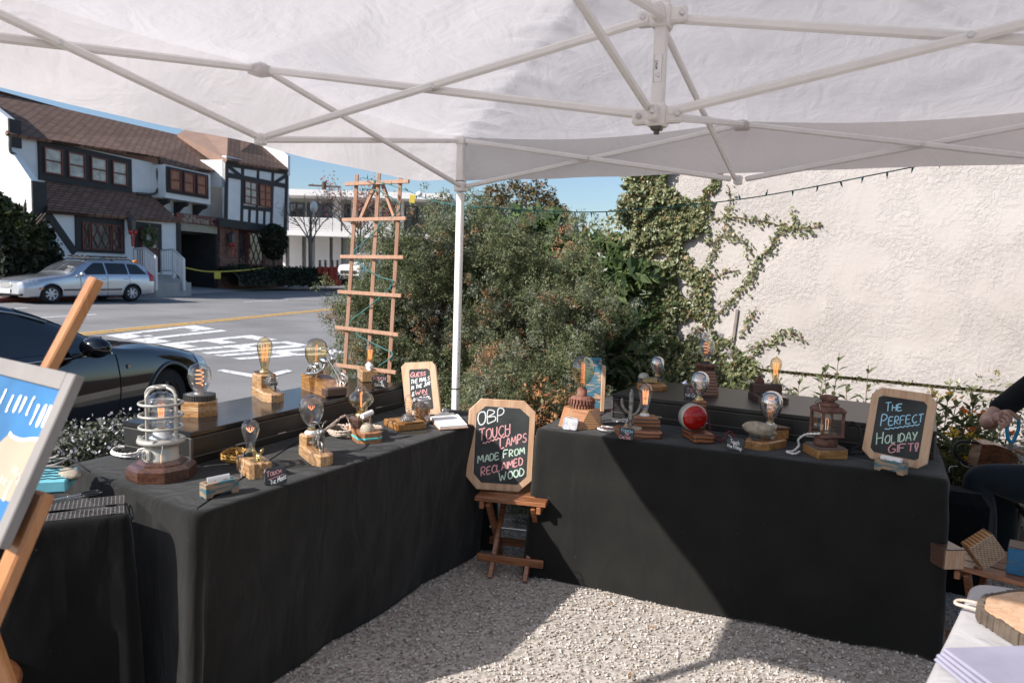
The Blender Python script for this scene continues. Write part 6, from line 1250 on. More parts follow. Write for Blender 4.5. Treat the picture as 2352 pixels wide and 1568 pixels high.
b = MB(); b.lathe([(.020, .066), (.021, .074), (.016, .078)], 18, (.040, .004, 0)); b.build('socket', M['porcelain'], l); bulb(l, (.040, .004, .082), 'globe', 1.0, 'glass_amber', 'hair', 'filament_dim'); bike(l, (.070, -.020, .078), 1.45, (.104, -.012, .0175), 'chrome', .42)
za = ang2((700, 1036), (738, 1068), TT+.001); l = lamp('globe bulb lamp with small metal motorcycle on stepped pale wood, front of left table', 710, 1040, TT+.001, za); l.scale = (1.12,)*3
longbase(l, .20, .075, .072, .040, .03, 'fir'); blockon(l, 0, .055, .072, .040, .078, 'fir', cut=.012); b = MB(); b.lathe([(.022, .078), (.024, .084), (.018, .090)], 18, (.027, 0, 0)); b.build('socket', M['porcelain'], l); bulb(l, (.027, 0, .094), 'globe', .92, 'glass', 'crown', 'filament_dim'); bike(l, (.082, 0, .060), 1.15, (.062, -.004, .0155), 'pewter')
q = tofs(l, 778, 1003); cord(l, [(.0, -.02, .05), (.02, .06, .09), tuple(q+Vector((-.02, .02, .075))), tuple(q+Vector((.05, .02, .04)))]+[tuple(v) for v in coil(q, .078, .052, 3.4, .007, 7, .006)], 'cord_tan', .0048)
# 5 snail lamp
za = ang2((826, 858), (852, 884), CZ); l = lamp('slim tube bulb lamp with snail shell on a pale wood block, far end of case', 840, 868, CZ, za); l.scale = (1.2,)*3
b = MB(); b.box((.055, 0, .026), (.15, .075, .052), None, .003); b.build('wood_base', M['fir'], l); b = MB(); b.lathe([(.022, .052), (.022, .058), (.017, .061)], 20, (.0, .02, 0)); b.build('socket', M['black_plastic'], l); bulb(l, (0, .02, .064), 'tube', .95, 'glass_amber', 'cage')
b = MB(); c0 = Vector((.095, .0, .066))
for i in range(26): t = i/25*10; r = .014*math.exp(-.13*t)+.002; b.sph(c0+Vector((math.cos(t)*.010*math.exp(-.10*t), math.sin(t)*.010*math.exp(-.10*t), .003*t*.6)), r, 10, 8)
b.sph(c0+Vector((.018, 0, -.010)), (.022, .008, .005), 12, 8); b.build('snail_shell', M['porcelain'], l)
cord(l, [(-.02, .02, .03), (-.06, .03, .02), (-.09, .02, .006), (-.12, .05, .006)], 'cord_tan', .003)
# 6 mouse lamp
za = ang2((557, 1076), (598, 1106), TT+.001); l = lamp('clear bulb lamp with small brass mouse on a notched wood block beside gold cord', 572, 1078, TT+.001, za); l.scale = (1.1,)*3
b = MB(); pl_ = [(-.02, -.036), (.115, -.036), (.122, -.022), (.118, -.01), (.124, .0), (.119, .012), (.123, .024), (.116, .036), (-.02, .036)]; b.prism(pl_, 0, .052, .005); b.build('wood_base', M['fir'], l)
b = MB(); b.box((.092, 0, .0535), (.034, .044, .003)); b.build('brass_plate', M['gold'], l)
b = MB(); b.lathe([(.021, .052), (.021, .064), (.017, .067)], 20, (.015, 0, 0)); b.build('socket', M['black_plastic'], l); bulb(l, (.015, 0, .070), 'a', .98, 'glass', 'crown')
b = MB(); m0 = Vector((.088, 0, .066)); b.sph(m0, (.012, .009, .010), 14, 10); b.sph(m0+Vector((.014, 0, .003)), (.011, .0075, .0075), 12, 8, Ry(.5)); b.sph(m0+Vector((.024, 0, -.003)), (.003, .003, .003), 8, 6)
for s_ in (-1, 1): b.sph(m0+Vector((.004, s_*.0125, .014)), (.002, .0075, .012), 12, 8, Rx(-s_*.35)@Rz(.3*s_)); b.sph(m0+Vector((.014, s_*.006, -.009)), (.005, .003, .004), 8, 6)
b.tube(crv([m0+Vector((-.01, 0, -.006)), m0+Vector((-.03, .008, -.010)), m0+Vector((-.04, -.004, -.011))], 5), .0012, 5); b.build('brass_mouse', M['gold'], l)
q = tofs(l, 543, 1062); cord(l, [(-.015, 0, .03), (-.03, .01, .04), tuple(q+Vector((.03, 0, .05)))]+[tuple(v) for v in coil(q, .06, .045, 3.6, .008, 9, .0065)], 'cord_gold', .0042)
pricetag(l, (.06, -.036, .052), (.075, -.048, .02), 'paper', -.6)
# 8 teal layered lamp
za = ang2((812, 998), (852, 1026), TT+.001); l = lamp('mushroom bulb lamp on layered wood with teal edge, worn dome and white roller', 826, 1000, TT+.001, za); l.scale = (1.25,)*3
def lay(z0, z1, m, g=0.): b = MB(); b.prism([(-.02, -.042-g), (.118, -.042-g), (.132+g, -.022), (.132+g, .022), (.118, .042+g), (-.02, .042+g)], z0, z1, .001); return b.build('base_layer', M[m], l)
lay(0, .013, 'cherry'); lay(.0132, .0195, 'teal_acrylic', .003); lay(.0197, .036, 'cherry'); blockon(l, -.02, .045, .07, .036, .074, 'walnut', .008, cut=.014)
b = MB(); b.lathe([(.02, .074), (.022, .080), (.017, .085)], 18, (.012, 0, 0)); b.build('socket', M['brass'], l); bulb(l, (.012, 0, .088), 'mush', .98, 'glass_amber', 'hair')
b = MB(); b.sph((.088, .0, .036), (.026, .026, .030), 20, 12, None, 0, .5); b.build('worn_dome', M['ceramic_tan'], l)
b = MB(); b.tube([(.080, .010, .060), (.078, .014, .085), (.078, .018, .093)], .002, 6); b.tube([(.092, -.014, .060), (.094, -.022, .078), (.090, -.022, .090)], .002, 6); b.build('wire_arm', M['brass'], l); b = MB(); b.cyl((.070, .022, .098), (.094, -.022, .090), .0095, n=16); b.build('roller', M['porcelain'], l)
cord(l, [(-.02, .0, .06), (-.05, .03, .10), (-.08, .05, .10), (-.10, .06, .05), (-.09, .08, .01), (-.04, .10, .01), (-.02, .05, .012), (-.07, .03, .015), (-.1, .07, .012), (-.05, .10, .016)], 'cord_tan', .0040)
# 9 bevel gear lamp
za = ang2((886, 984), (921, 1000), TT+.001); l = lamp('slim tube bulb lamp with toothed steel gear on a square oiled wood base', 930, 981, TT+.001, za)
b = MB(); b.box((0, 0, .0175), (.16, .15, .035), None, .004); b.build('wood_base', M['fir2'], l); b = MB(); b.box((.03, .01, .039), (.11, .10, .008), None, .003); b.build('raised_panel', M['fir2'], l)
b = MB(); gear(b, (.035, -.005, .044), .040, .026, 22, .006, 0, .45); b.build('bevel_gear', M['pewter'], l); b = MB(); b.lathe([(.020, .043), (.021, .05), (.017, .054)], 18, (-.030, .035, 0)); b.build('socket', M['porcelain'], l); bulb(l, (-.030, .035, .056), 'tube', .92, 'glass', 'spiral')
cord(l, [(-.08, .02, .02), (-.11, .05, .03), (-.15, .08, .02), (-.12, .14, .008), (-.04, .15, .01), (-.1, .1, .012), (-.16, .12, .008)], 'cord_tan', .0036)
# 10 jar of nails
q = at(969, 973, TT+.001); l = thing('mason_jar', 'glass jar full of rusty nails with a metal lid beside the guessing sign', 'jar', q)
b = MB(); b.lathe([(.034, 0), (.038, .004), (.0395, .012), (.0395, .088), (.036, .100), (.031, .106), (.031, .114)], 32); b.build('glass_jar', M['glass_jar'], l); b = MB(); b.lathe([(.033, .108), (.0345, .109), (.0345, .124), (.033, .127), (.0, .127)], 32); b.build('lid', M['steel'], l)
b = MB(); R_ = random.Random(2)
for _ in range(190):
    z = .006+R_.random()*.084; t = R_.random()*6.28; r = .034*R_.random()**.4; c = Vector((r*math.cos(t), r*math.sin(t), z)); d = Vector((R_.gauss(0, .5), R_.gauss(0, .5), 1)).normalized()*.017; p0, p1 = c-d, c+d
    ok = all(v.xy.length < .0365 and .003 < v.z < .1 for v in (p0, p1))
    if ok: b.cyl(p0, p1, .0016, n=5)
b.lathe([(.03, .004), (.031, .03), (.03, .078), (.02, .084), (0, .085)], 16); b.build('nails', M['nails'], l)
# right table lamps ------------------------------------------------------------
# 16 big gear lamp
l = lamp('big globe bulb lamp with stacked rust-brown gears on a faceted wooden base', 1334, 976, TT+.001, .25)
def ring(n, r, z, rot): return [Vector((r*math.cos(rot+2*math.pi*i/n), r*math.sin(rot+2*math.pi*i/n), z)) for i in range(n)]
A, T_ = ring(6, .125, 0, -.5), ring(6, .088, .092, -.5+math.pi/6); vs = A+T_; fs = []; f2 = []
for i in range(6): f2.append((i, (i+1) % 6, 6+i)); fs.append((6+i, (i+1) % 6, 6+(i+1) % 6))
b = MB(); b.add(vs, f2+[tuple(range(6, 12)), tuple(reversed(range(6)))]); b.build('striped_facets', M['stripe'], l); b = MB(); b.add(vs, fs); b.build('plain_facets', M['cherry'], l)
b = MB(); gear(b, (0, 0, .092), .066, .022, 26, .009, 0, .97); gear(b, (0, 0, .115), .070, .024, 24, .010, 0, .93); b.lathe([(.056, .139), (.054, .146), (.028, .150)], 24); b.build('gears', M['rust_red'], l)
b = MB(); b.lathe([(.026, .148), (.025, .185), (.020, .187)], 24); b.build('collar', M['rust_red'], l); bulb(l, (0, 0, .188), 'globe', 1.22, 'glass_amber', 'column', 'filament_dim', capm='rust_red')
cord(l, [(.10, .06, .01), (.15, .09, .012), (.18, .06, .02), (.21, .08, .03), (.24, .09, .02), (.20, .12, .01), (.15, .13, .01)], 'cord_white', .003)
# 18 cactus lamp
za = ang2((1425, 996), (1466, 1011), TT+.001); l = lamp('teardrop bulb lamp with slender metal cactus on stepped red-brown wood', 1466, 999, TT+.001, math.radians(28)); l.scale = (1.12,)*3
b = MB(); b.prism([(-.10, -.055), (-.06, -.075), (.075, -.075), (.09, -.06), (.09, .05), (-.10, .05)], 0, .034, .010); b.build('wood_base', M['redply'], l); b = MB(); b.prism([(-.02, .0), (.09, -.01), (.09, .07), (-.02, .07)], .034, .080, .012); b.build('wood_block', M['redply'], l)
b = MB(); b.lathe([(.021, .080), (.021, .086), (.016, .092)], 18, (.03, .03, 0)); b.build('socket', M['porcelain'], l); bulb(l, (.03, .03, .094), 'st', .92, 'glass', 'cage')
b = MB(); b.prism(hexpoly(.042, 14, 0, 1., .75), .034, .042, .002, Matrix.Translation((-.035, -.035, 0))); b.build('stand_plate', M['ceramic_tan'], l)
b = MB(); c0 = Vector((-.045, -.035, .042)); b.tube([c0+Z3*z for z in (0, .05, .10, .14, .155, .162)], [.0085, .0095, .0105, .009, .006, .002], 10)
b.tube(crv([c0+Z3*.06, c0+Vector((-.022, 0, .070)), c0+Vector((-.036, 0, .092)), c0+Vector((-.040, 0, .122))], 5), [.007]*14+[.005, .003], 9); b.tube(crv([c0+Z3*.05, c0+Vector((.022, 0, .058)), c0+Vector((.036, 0, .078)), c0+Vector((.040, 0, .104))], 5), [.007]*14+[.005, .003], 9); b.build('metal_cactus', M['pewter'], l)
pricetag(l, (-.06, -.04, .085), (-.068, -.058, .062), 'kraft', -.3); q = Vector((-.12, .05, 0)); cord(l, [(-.09, .03, .02)]+[tuple(v) for v in coil(q, .042, .03, 2.4, .006, 12)], 'chalk_green' if False else 'cord_white', .003)
cord(l, [(-.10, .04, .015), (-.2, .13, .008), (-.16, .18, .03), (-.06, .22, .08)], 'cord_red', .003)
# 19 red signal lens lamp
l = lamp('small mirrored globe bulb above a round red signal lens on dark striped wood', 1602, 1010, TT+.001, math.radians(32)); l.scale = (1.15,)*3; 
b = MB(); b.box((0, 0, .020), (.085, .15, .040), None, .005); b.build('wood_base', M['redply'], l); b = MB(); b.box((.012, .035, .10), (.052, .050, .12), None, .008); b.build('upright_block', M['redply'], l)
R_ = Rx(math.pi/2); b = MB(); b.lathe([(.0, -.004), (.052, -.004), (.056, .004), (.056, .038), (.045, .048), (0, .05)], 32, (-.018, .0, .092), Rx(-math.pi/2)); b.build('lens_housing', M['cast_grey'], l); b = MB(); b.lathe([(.051, 0), (.050, .004), (.040, .012), (.022, .017), (0, .0185)], 32, (-.018, -.003, .092), Rx(math.pi/2)); b.build('red_lens', M['red_lens'], l)
b = MB(); b.lathe([(.017, .160), (.018, .166), (.014, .170)], 18, (.008, .030, 0)); b.build('socket', M['brass'], l); bulb(l, (.008, .03, .172), 'globe', .80, 'glass_mirror', 'crown', 'filament_dim')
cord(l, [(.03, .06, .15), (.06, .07, .12), (.07, .06, .06), (.07, .03, .02), (.09, -.0, .015), (.06, -.03, .02), (.08, -.05, .008), (.12, -.01, .03), (.15, .02, .03), (.16, -.03, .006)], 'cord_red', .0034); pricetag(l, (.12, -.02, .028), (.13, -.05, .012), 'kraft', .4)
# 20 blimp lamp
za = ang2((1725, 1044), (1811, 1030), TT+.001); l = lamp('mirrored globe bulb lamp with worn toy airship on a rough amber log slab', 1750, 1026, TT+.001, za); l.scale = (1.1,)*3
b = MB(); b.prism([(-.085, .02), (-.06, -.045), (-.03, -.058), (.06, -.050), (.10, -.045), (.105, .04), (.05, .055), (-.04, .05)], 0, .034, .006); b.build('wood_base', M['fir2'], l); b = MB(); b.prism([(.02, -.01), (.105, -.048), (.105, .045), (.03, .052)], .034, .075, .006); b.build('wood_block', M['fir2'], l); b = MB(); b.prism([(.014, -.014), (.110, -.054), (.110, .05), (.024, .056)], .075, .083, .003); b.build('live_edge_cap', M['darkwood'], l)
b = MB(); b.lathe([(.024, .083), (.024, .090), (.017, .097)], 18, (.055, .01, 0)); b.build('socket', M['chrome'], l); bulb(l, (.055, .01, .098), 'globe', .98, 'glass_mirror', 'spiral')
b = MB(); c0 = Vector((-.030, -.005, .080)); ra = Rz(AA-za-.15)@Ry(.14); b.sph(c0, (.068, .029, .029), 28, 14, ra); b.sph(c0+ra@Vector((-.066, 0, 0)), .005, 10, 6)
for k in range(10): t = 2*math.pi*k/10; b.tube([c0+ra@Vector((x, .0293*math.sqrt(max(0, 1-(x/.0685)**2))*math.cos(t), .0293*math.sqrt(max(0, 1-(x/.0685)**2))*math.sin(t))) for x in np.linspace(-.066, .066, 14)], .0007, 4)
for d in ((0, 1), (0, -1), (1, 0), (-1, 0)): p0 = c0+ra@Vector((.050, d[0]*.012, d[1]*.012)); b.prism([(-.012, 0), (.016, 0), (.016, .02), (.004, .02)], -.001, .001, 0, Matrix.Translation(p0)@ra.to_4x4()@(Rx(math.atan2(d[1], d[0]))).to_4x4())
b.build('airship', M['ceramic_tan'], l)
b = MB(); b.box(c0+ra@Vector((-.012, 0, -.033)), (.046, .014, .012), ra, .003); b.cyl(c0+Vector((-.02, 0, -.045)), c0+Vector((-.02, 0, -.03)), .004, n=8); b.box(c0+Vector((-.020, 0, -.040)), (.036, .024, .008), ra, .002)
for x in (.02, .035): b.cyl(c0+ra@Vector((x, -.02, -.024)), c0+ra@Vector((x+.012, -.02, -.024)), .004, n=8)
b.build('gondola', M['dark_steel'], l)
cord(l, [(.10, .02, .015), (.14, .06, .006), (.20, .10, .006), (.24, .12, .012), (.27, .10, .03)], 'cord_white', .0034)
# 21 lantern lamp
l = lamp('rusty square carriage lantern lamp with glass panes on a chamfered wood block', 1894, 1046, TT+.001, math.radians(32)); 
b = MB(); b.box((0, 0, .02), (.135, .135, .040), None, .003); b.build('wood_base', M['fir2'], l); b = MB(); b.prism([(-.067, -.067), (.067, -.067), (.067, .067), (-.067, .067)], .040, .050, .009); b.build('bevelled_top', M['walnut'], l)
b = MB(); b.lathe([(.046, .05), (.049, .055), (.049, .075), (.043, .086), (.036, .090)], 28); b.build('drum', M['rust'], l)
b = MB(); h0, h1, a = .090, .205, .047
for x in (-1, 1):
    for y in (-1, 1): b.bar((x*a, y*a, h0), (x*a, y*a, h1), .013, .013, (1, 0, 0), .004)
for z in (h0+.004, h1-.004): b.box((0, 0, z), (.112, .112, .010), None, .004)
for sx in (-1, 1): b.torus((0, 0, 0), .001, .0005, 4, 4) if False else None
b.prism([(-.056, -.056), (.056, -.056), (.056, .056), (-.056, .056)], h1, h1+.016, .014); b.lathe([(.040, h1+.014), (.044, h1+.020), (.046, h1+.026), (.040, h1+.030), (.026, h1+.034), (.025, h1+.042), (.037, h1+.047), (.0385, h1+.055), (.032, h1+.062), (.012, h1+.066), (0, h1+.067)], 28); b.build('lantern_frame', M['rust'], l)
b = MB()
for k in range(4): R2 = Rz(k*math.pi/2); b.add([R2@Vector(v) for v in ((-.041, -.047, h0+.008), (.041, -.047, h0+.008), (.041, -.047, h1-.008), (-.041, -.047, h1-.008))], [(0, 1, 2, 3)])
b.build('glass_panes', M['glass_jar'], l)
b = MB(); b.tube(crv([Vector((-.05, 0, h1+.022)), Vector((-.060, 0, h1+.034)), Vector((-.045, 0, h1+.044)), Vector((-.026, 0, h1+.04))], 5), .0018, 6); b.build('bail_wire', M['dark_steel'], l); bulb(l, (0, 0, .100), 'tube', .8, 'glass', 'hair'); pricetag(l, (-.054, -.02, h1+.03), (-.056, -.056, h1-.055), 'kraft', .0)
cord(l, [(-.05, -.045, .11), (-.062, -.03, .105), (-.085, .02, .09), (-.10, .05, .06), (-.09, .06, .03), (-.12, .05, .008), (-.16, .03, .010), (-.14, .0, .008), (-.10, .03, .01)], 'cord_white', .0042)
cord(l, [(.07, .05, .02), (.12, .06, .10), (.15, .05, .14), (.17, .02, .11), (.16, .0, .05), (.12, .02, .01), (.17, -.03, .02), (.19, -.04, .04)], 'cord_black', .0055)
# 23 on the case: globe lamp with grey dome
za = ang2((1456, 900), (1507, 908), CZ); l = lamp('small mirrored globe lamp with smooth grey dome on octagonal dark base, far left of case', 1497, 893, CZ, math.radians(20))
b = MB(); b.prism([(-.085, -.03), (-.05, -.06), (.05, -.06), (.08, -.04), (.08, .05), (.05, .07), (-.05, .07), (-.085, .04)], 0, .034, .010); b.build('wood_base', M['fir2'], l); b = MB(); b.box((-.015, 0, .05), (.085, .05, .032), None, .006); b.build('brass_block', M['brass'], l); b = MB(); b.sph((-.05, -.01, .066), (.030, .026, .026), 18, 10, None, 0, .55); b.build('grey_dome', M['cast_grey'], l); b = MB(); b.lathe([(.019, .066), (.02, .072), (.015, .076)], 18, (.025, .01, 0)); b.build('socket', M['dark_steel'], l); bulb(l, (.025, .01, .078), 'globe', .80, 'glass_mirror', 'crown', 'filament_dim')
# 24 tapered tower with fluted gear
l = lamp('tall tapered dark wood tower lamp topped by fluted gear and clear globe bulb', 1617, 904, CZ, math.radians(22))
A = [Vector((x*.066, y*.066, 0)) for x, y in ((-1, -1), (1, -1), (1, 1), (-1, 1))]; T_ = [Vector((x*.044, y*.044, .135)) for x, y in ((-1, -1), (1, -1), (1, 1), (-1, 1))]; b = MB(); b.add(A+T_, [(0, 1, 5, 4), (1, 2, 6, 5), (2, 3, 7, 6), (3, 0, 4, 7), (4, 5, 6, 7), (3, 2, 1, 0)]); b.build('tower', M['redply'], l)
b = MB(); gear(b, (0, 0, .135), .046, .022, 26, .006, 0, 1.28); gear(b, (0, 0, .157), .058, .010, 26, .006, 0, .75); b.build('fluted_gear', M['rust'], l); b = MB(); b.lathe([(.026, .167), (.026, .180), (.018, .182)], 20); b.build('collar', M['black_plastic'], l); bulb(l, (0, 0, .184), 'globe', .92, 'glass', 'spiral', 'filament_dim')
# 25 oil can lamp
l = lamp('amber teardrop bulb lamp with small oil can and silver dish, right of the tower lamp', 1762, 918, CZ, math.radians(24))
b = MB(); b.prism([(-.078, -.10), (-.06, -.115), (.06, -.115), (.078, -.10), (.078, .08), (-.078, .08)], 0, .033, .006); b.build('wood_base', M['walnut'], l); b = MB(); b.prism([(-.075, .0), (.075, .0), (.075, .075), (-.075, .075)], .033, .085, .010); b.build('wood_block', M['walnut'], l)
b = MB(); b.lathe([(.020, .085), (.021, .089), (.016, .093)], 18, (.048, .038, 0)); b.build('socket', M['brass'], l); bulb(l, (.048, .038, .095), 'st', .95, 'glass_amber', 'cage'); b = MB(); b.lathe([(.024, .085), (.026, .090), (.025, .100), (.016, .112), (.008, .116), (.008, .121), (.011, .123), (.006, .127), (.0028, .13), (.0014, .165), (0, .165)], 22, (-.035, .038, 0)); b.build('oil_can', M['rust'], l)
b = MB(); b.lathe([(.048, .034), (.052, .038), (.046, .040), (.030, .036), (0, .036)], 30, (-.005, -.055, 0)); b.build('silver_dish', M['chrome'], l); b = MB(); b.sph((-.008, -.055, .037), (.030, .024, .007), 16, 8, None, 0, .5); b.sph((.010, -.050, .038), (.018, .016, .006), 12, 6, None, 0, .5); b.build('white_fragment', M['porcelain'], l)
# ---------------------------------------------------------------- hand lettering
SF = {'A': [[(0, 0), (.35, 1), (.7, 0)], [(.12, .36), (.58, .38)]], 'B': [[(0, 0), (.02, 1), (.45, .95), (.5, .72), (.05, .52), (.55, .45), (.6, .15), (0, 0)]], 'C': [[(.62, .82), (.42, 1), (.14, .85), (0, .45), (.15, .1), (.42, 0), (.65, .15)]], 'D': [[(0, 0), (.03, 1), (.45, .88), (.62, .5), (.45, .1), (0, 0)]],
      'E': [[(.58, 1), (0, .98), (0, 0), (.6, .03)], [(0, .52), (.45, .53)]], 'F': [[(.58, 1), (0, .97), (0, 0)], [(0, .52), (.42, .53)]], 'G': [[(.62, .85), (.4, 1), (.12, .84), (0, .45), (.16, .06), (.42, 0), (.6, .16), (.6, .42), (.36, .42)]], 'H': [[(0, 1), (.02, 0)], [(.56, 1), (.58, 0)], [(.0, .5), (.56, .52)]],
      'I': [[(.05, 1), (.05, 0)]], 'J': [[(.15, 1), (.6, 1)], [(.4, 1), (.4, .15), (.22, 0), (.02, .15)]], 'K': [[(0, 1), (0, 0)], [(.52, 1), (.02, .45), (.56, 0)]], 'L': [[(0, 1), (.02, 0), (.52, .04)]], 'M': [[(0, 0), (.1, 1), (.38, .35), (.66, 1), (.78, 0)]], 'N': [[(0, 0), (.03, 1), (.52, .03), (.55, 1)]],
      'O': [[(.32, 1), (.08, .85), (0, .45), (.12, .1), (.34, 0), (.58, .15), (.64, .55), (.52, .9), (.32, 1)]], 'P': [[(0, 0), (.02, 1), (.46, .95), (.54, .72), (.36, .5), (.02, .48)]], 'R': [[(0, 0), (.02, 1), (.45, .95), (.5, .72), (.3, .52), (.03, .5), (.56, 0)]], 'S': [[(.54, .85), (.3, 1), (.06, .82), (.12, .6), (.46, .42), (.52, .16), (.26, 0), (0, .14)]],
      'T': [[(0, .98), (.66, 1)], [(.34, .99), (.32, 0)]], 'U': [[(0, 1), (.04, .2), (.26, 0), (.5, .2), (.54, 1)]], 'V': [[(0, 1), (.28, 0), (.58, 1)]], 'W': [[(0, 1), (.18, 0), (.4, .62), (.6, 0), (.82, 1)]], 'X': [[(0, 0), (.55, 1)], [(0, 1), (.55, 0)]], 'Y': [[(0, 1), (.28, .5)], [(.58, 1), (.2, 0)]], '!': [[(.1, 1), (-.02, .85), (.06, .3), (.2, .3), (.26, .9), (.1, 1)], [(.1, .08), (.06, .02), (.14, 0), (.16, .07), (.1, .08)]], '&': [[(.55, .7), (.25, .95), (.12, .75), (.5, .2), (.2, 0), (.02, .25), (.5, .45)]],
      'o': [[(.25, .6), (.04, .45), (.06, .1), (.26, 0), (.44, .2), (.42, .5), (.25, .6)]], 'u': [[(0, .58), (.04, .1), (.24, 0), (.4, .2)], [(.42, .6), (.43, 0)]], 'c': [[(.4, .5), (.22, .6), (.02, .35), (.12, .05), (.42, .06)]], 'h': [[(0, 1), (.01, 0)], [(.02, .4), (.22, .58), (.38, .42), (.4, 0)]], 't': [[(.18, .9), (.17, .1), (.3, 0)], [(0, .6), (.36, .6)]], 'e': [[(.04, .3), (.42, .36), (.3, .6), (.08, .5), (.04, .2), (.2, 0), (.42, .1)]],
      'l': [[(.05, 1), (.06, 0)]], 'i': [[(.05, .6), (.06, 0)], [(.05, .82), (.07, .86)]], 'm': [[(0, .6), (.02, 0)], [(.02, .4), (.16, .58), (.26, .4), (.27, 0)], [(.27, .4), (.42, .58), (.52, .4), (.54, 0)]], 'p': [[(0, .6), (.01, -.35)], [(.01, .5), (.26, .6), (.38, .34), (.22, .06), (.02, .12)]]}
AD = {'I': .16, 'M': .92, 'W': .98, '!': .4, 'l': .22, 'i': .22, 'm': .66, ' ': .45}
def scribble(b, text, x, z, h, slope=0., wd=1., thick=.0022, y=0., caps=1.0, seed=0, n=5):
    """one written line starting at (x, z) in the board's own plane (x right, z up, front towards -y)"""
    R_ = random.Random(seed+len(text)); cx = x
    for i, ch in enumerate(text):
        hh = h*(1 if i == 0 or text[i-1] == ' ' else caps)
        for st_ in SF.get(ch, []):
            pts = [Vector((cx+(px+R_.gauss(0, .018))*hh*wd, 0, z+(cx+px*hh*wd-x)*slope+(pz+R_.gauss(0, .018))*hh)) for px, pz in st_]
            if len(pts) > 2: pts = crv(pts, 4)
            rib(b, pts, thick*(.85+.3*R_.random()), y)
        cx += AD.get(ch, .74 if ch.isupper() else .56)*hh*wd+.06*h*wd
    return cx
def rib(b, pts, t, y):
    vs = []
    for i, p in enumerate(pts):
        d = (pts[min(i+1, len(pts)-1)]-pts[max(i-1, 0)]); d.normalize(); s_ = Vector((-d.z, 0, d.x))*t/2; vs += [p+s_+Vector((0, y, 0)), p-s_+Vector((0, y, 0))]
    b.add(vs, [(2*i, 2*i+1, 2*i+3, 2*i+2) for i in range(len(pts)-1)])
def squig(b, x0, x1, z, y, t=.002, a=.0015, slope=0.): rib(b, [Vector((x0+(x1-x0)*k/24, 0, z+slope*(x1-x0)*k/24+a*math.sin(k*1.9))) for k in range(25)], t, y)
def board(nm, lab, cat, M4, outline, inner, th, frame='pine', inm='chalkboard', grp=None):
    """outline, inner: (x, z) polygons; local y = depth"""
    o = thing(nm, lab, cat, M=M4, group=grp); RX = Rx(math.pi/2).to_4x4()
    b = MB(); b.prism(outline, 0, th, .003, RX@Matrix.Translation((0, 0, 0))); b.build('wooden_frame' if inner else 'board', M[frame], o)
    # prism along local z -> turned so that its face looks along -y
    pn = None
    if inner: b = MB(); b.prism(inner, 0, .0022, .0006, RX@Matrix.Translation((0, 0, th))); pn = b.build('chalkboard_panel', M[inm], o)
    return o, (pn or o), -(th+(.0030 if inner else .0006))
def boardM(px, py, z, face, lean, roll=0.): q = at(px, py, z); return Matrix.Translation(q)@Rz(face).to_4x4()@Rx(-lean).to_4x4()@Ry(roll).to_4x4()
def px2loc(M4, x, y):
    """photo point -> (x, z) on the board's front plane"""
    n = (M4.to_3x3()@Vector((0, 1, 0))); q = onpl(x, y, M4.translation, n); v = M4.inverted()@q; return (v.x, v.z)
# the three framed chalkboards
def zb1(x, y): return (1016+.348*x, 809+.348*y)
SZ = .405
Mb = boardM(1140, 1128, SZ+.002, VA*-1+.06, .15); P_ = lambda pts, zf, Mx: [px2loc(Mx, *zf(*q)) for q in pts]
def lift(pts): m = min(z for _, z in pts); return [(x, z-m) for x, z in pts], m
ol = P_([(155, 830), (225, 915), (500, 935), (590, 860), (615, 410), (540, 335), (255, 320), (175, 395)], zb1, Mb); ol, m0 = lift(ol); inn = [(x, z-m0) for x, z in P_([(205, 810), (255, 870), (490, 885), (550, 830), (570, 440), (510, 385), (285, 370), (225, 420)], zb1, Mb)]
o, pn, yy = board('chalkboard_sign', 'large octagonal wood-framed chalkboard advertising touch lamps on the folding stool', 'chalkboard sign', Mb, ol, inn, .018)
def wr(pn, yy, Mx, zf, m0, rows, th):
    gro = {}
    for (text, x, y, x1, y1, hz_, m, caps, sd) in rows:
        a = px2loc(Mx, *zf(x, y)); c = px2loc(Mx, *zf(x1, y1)); hgt = px2loc(Mx, *zf(x, y-hz_)); h = hgt[1]-a[1]; slope = (c[1]-a[1])/(c[0]-a[0]); b = gro.setdefault(m, MB())
        if text == '~': squig(b, a[0], c[0], a[1]-m0, yy, th, h*.3, slope); continue
        nat = scribble(MB(), text, 0, 0, h, 0, 1, th, yy, caps, sd); scribble(b, text, a[0], a[1]-m0, h, slope, (c[0]-a[0])/max(nat, 1e-4), th, yy, caps, sd)
    for m, b in gro.items(): b.build('chalk_lettering', M[m], pn)
wr(pn, yy, Mb, zb1, m0, [('OBP', 232, 495, 425, 462, 85, 'chalk_white', 1, 1), ('TOUCH', 240, 600, 455, 548, 78, 'chalk_pink', .85, 2), ('~', 265, 615, 440, 560, 20, 'chalk_pink', 1, 3), ('LAMPS', 380, 648, 562, 600, 62, 'chalk_pink', .9, 4), ('MADE FROM', 232, 745, 548, 680, 50, 'chalk_green', .85, 5), ('RECLAIMED', 255, 828, 535, 750, 55, 'chalk_pink', .85, 6), ('WOOD', 372, 862, 545, 820, 55, 'chalk_green', .85, 7)], .0058)
b = MB(); b.bar((0, .01, .30), (0, .145, .0), .03, .012); 
def zb2(x, y): return (1957+.252*x, 846.7+.252*y)
Mb = boardM(2055, 1068, TT+.002, VA*-1-.62, .20); ol = P_([(95, 735), (170, 820), (600, 915), (690, 870), (780, 320), (715, 235), (275, 175), (185, 235)], zb2, Mb); ol, m0 = lift(ol); inn = [(x, z-m0) for x, z in P_([(175, 720), (205, 760), (575, 835), (610, 820), (690, 340), (660, 305), (290, 250), (250, 265)], zb2, Mb)]
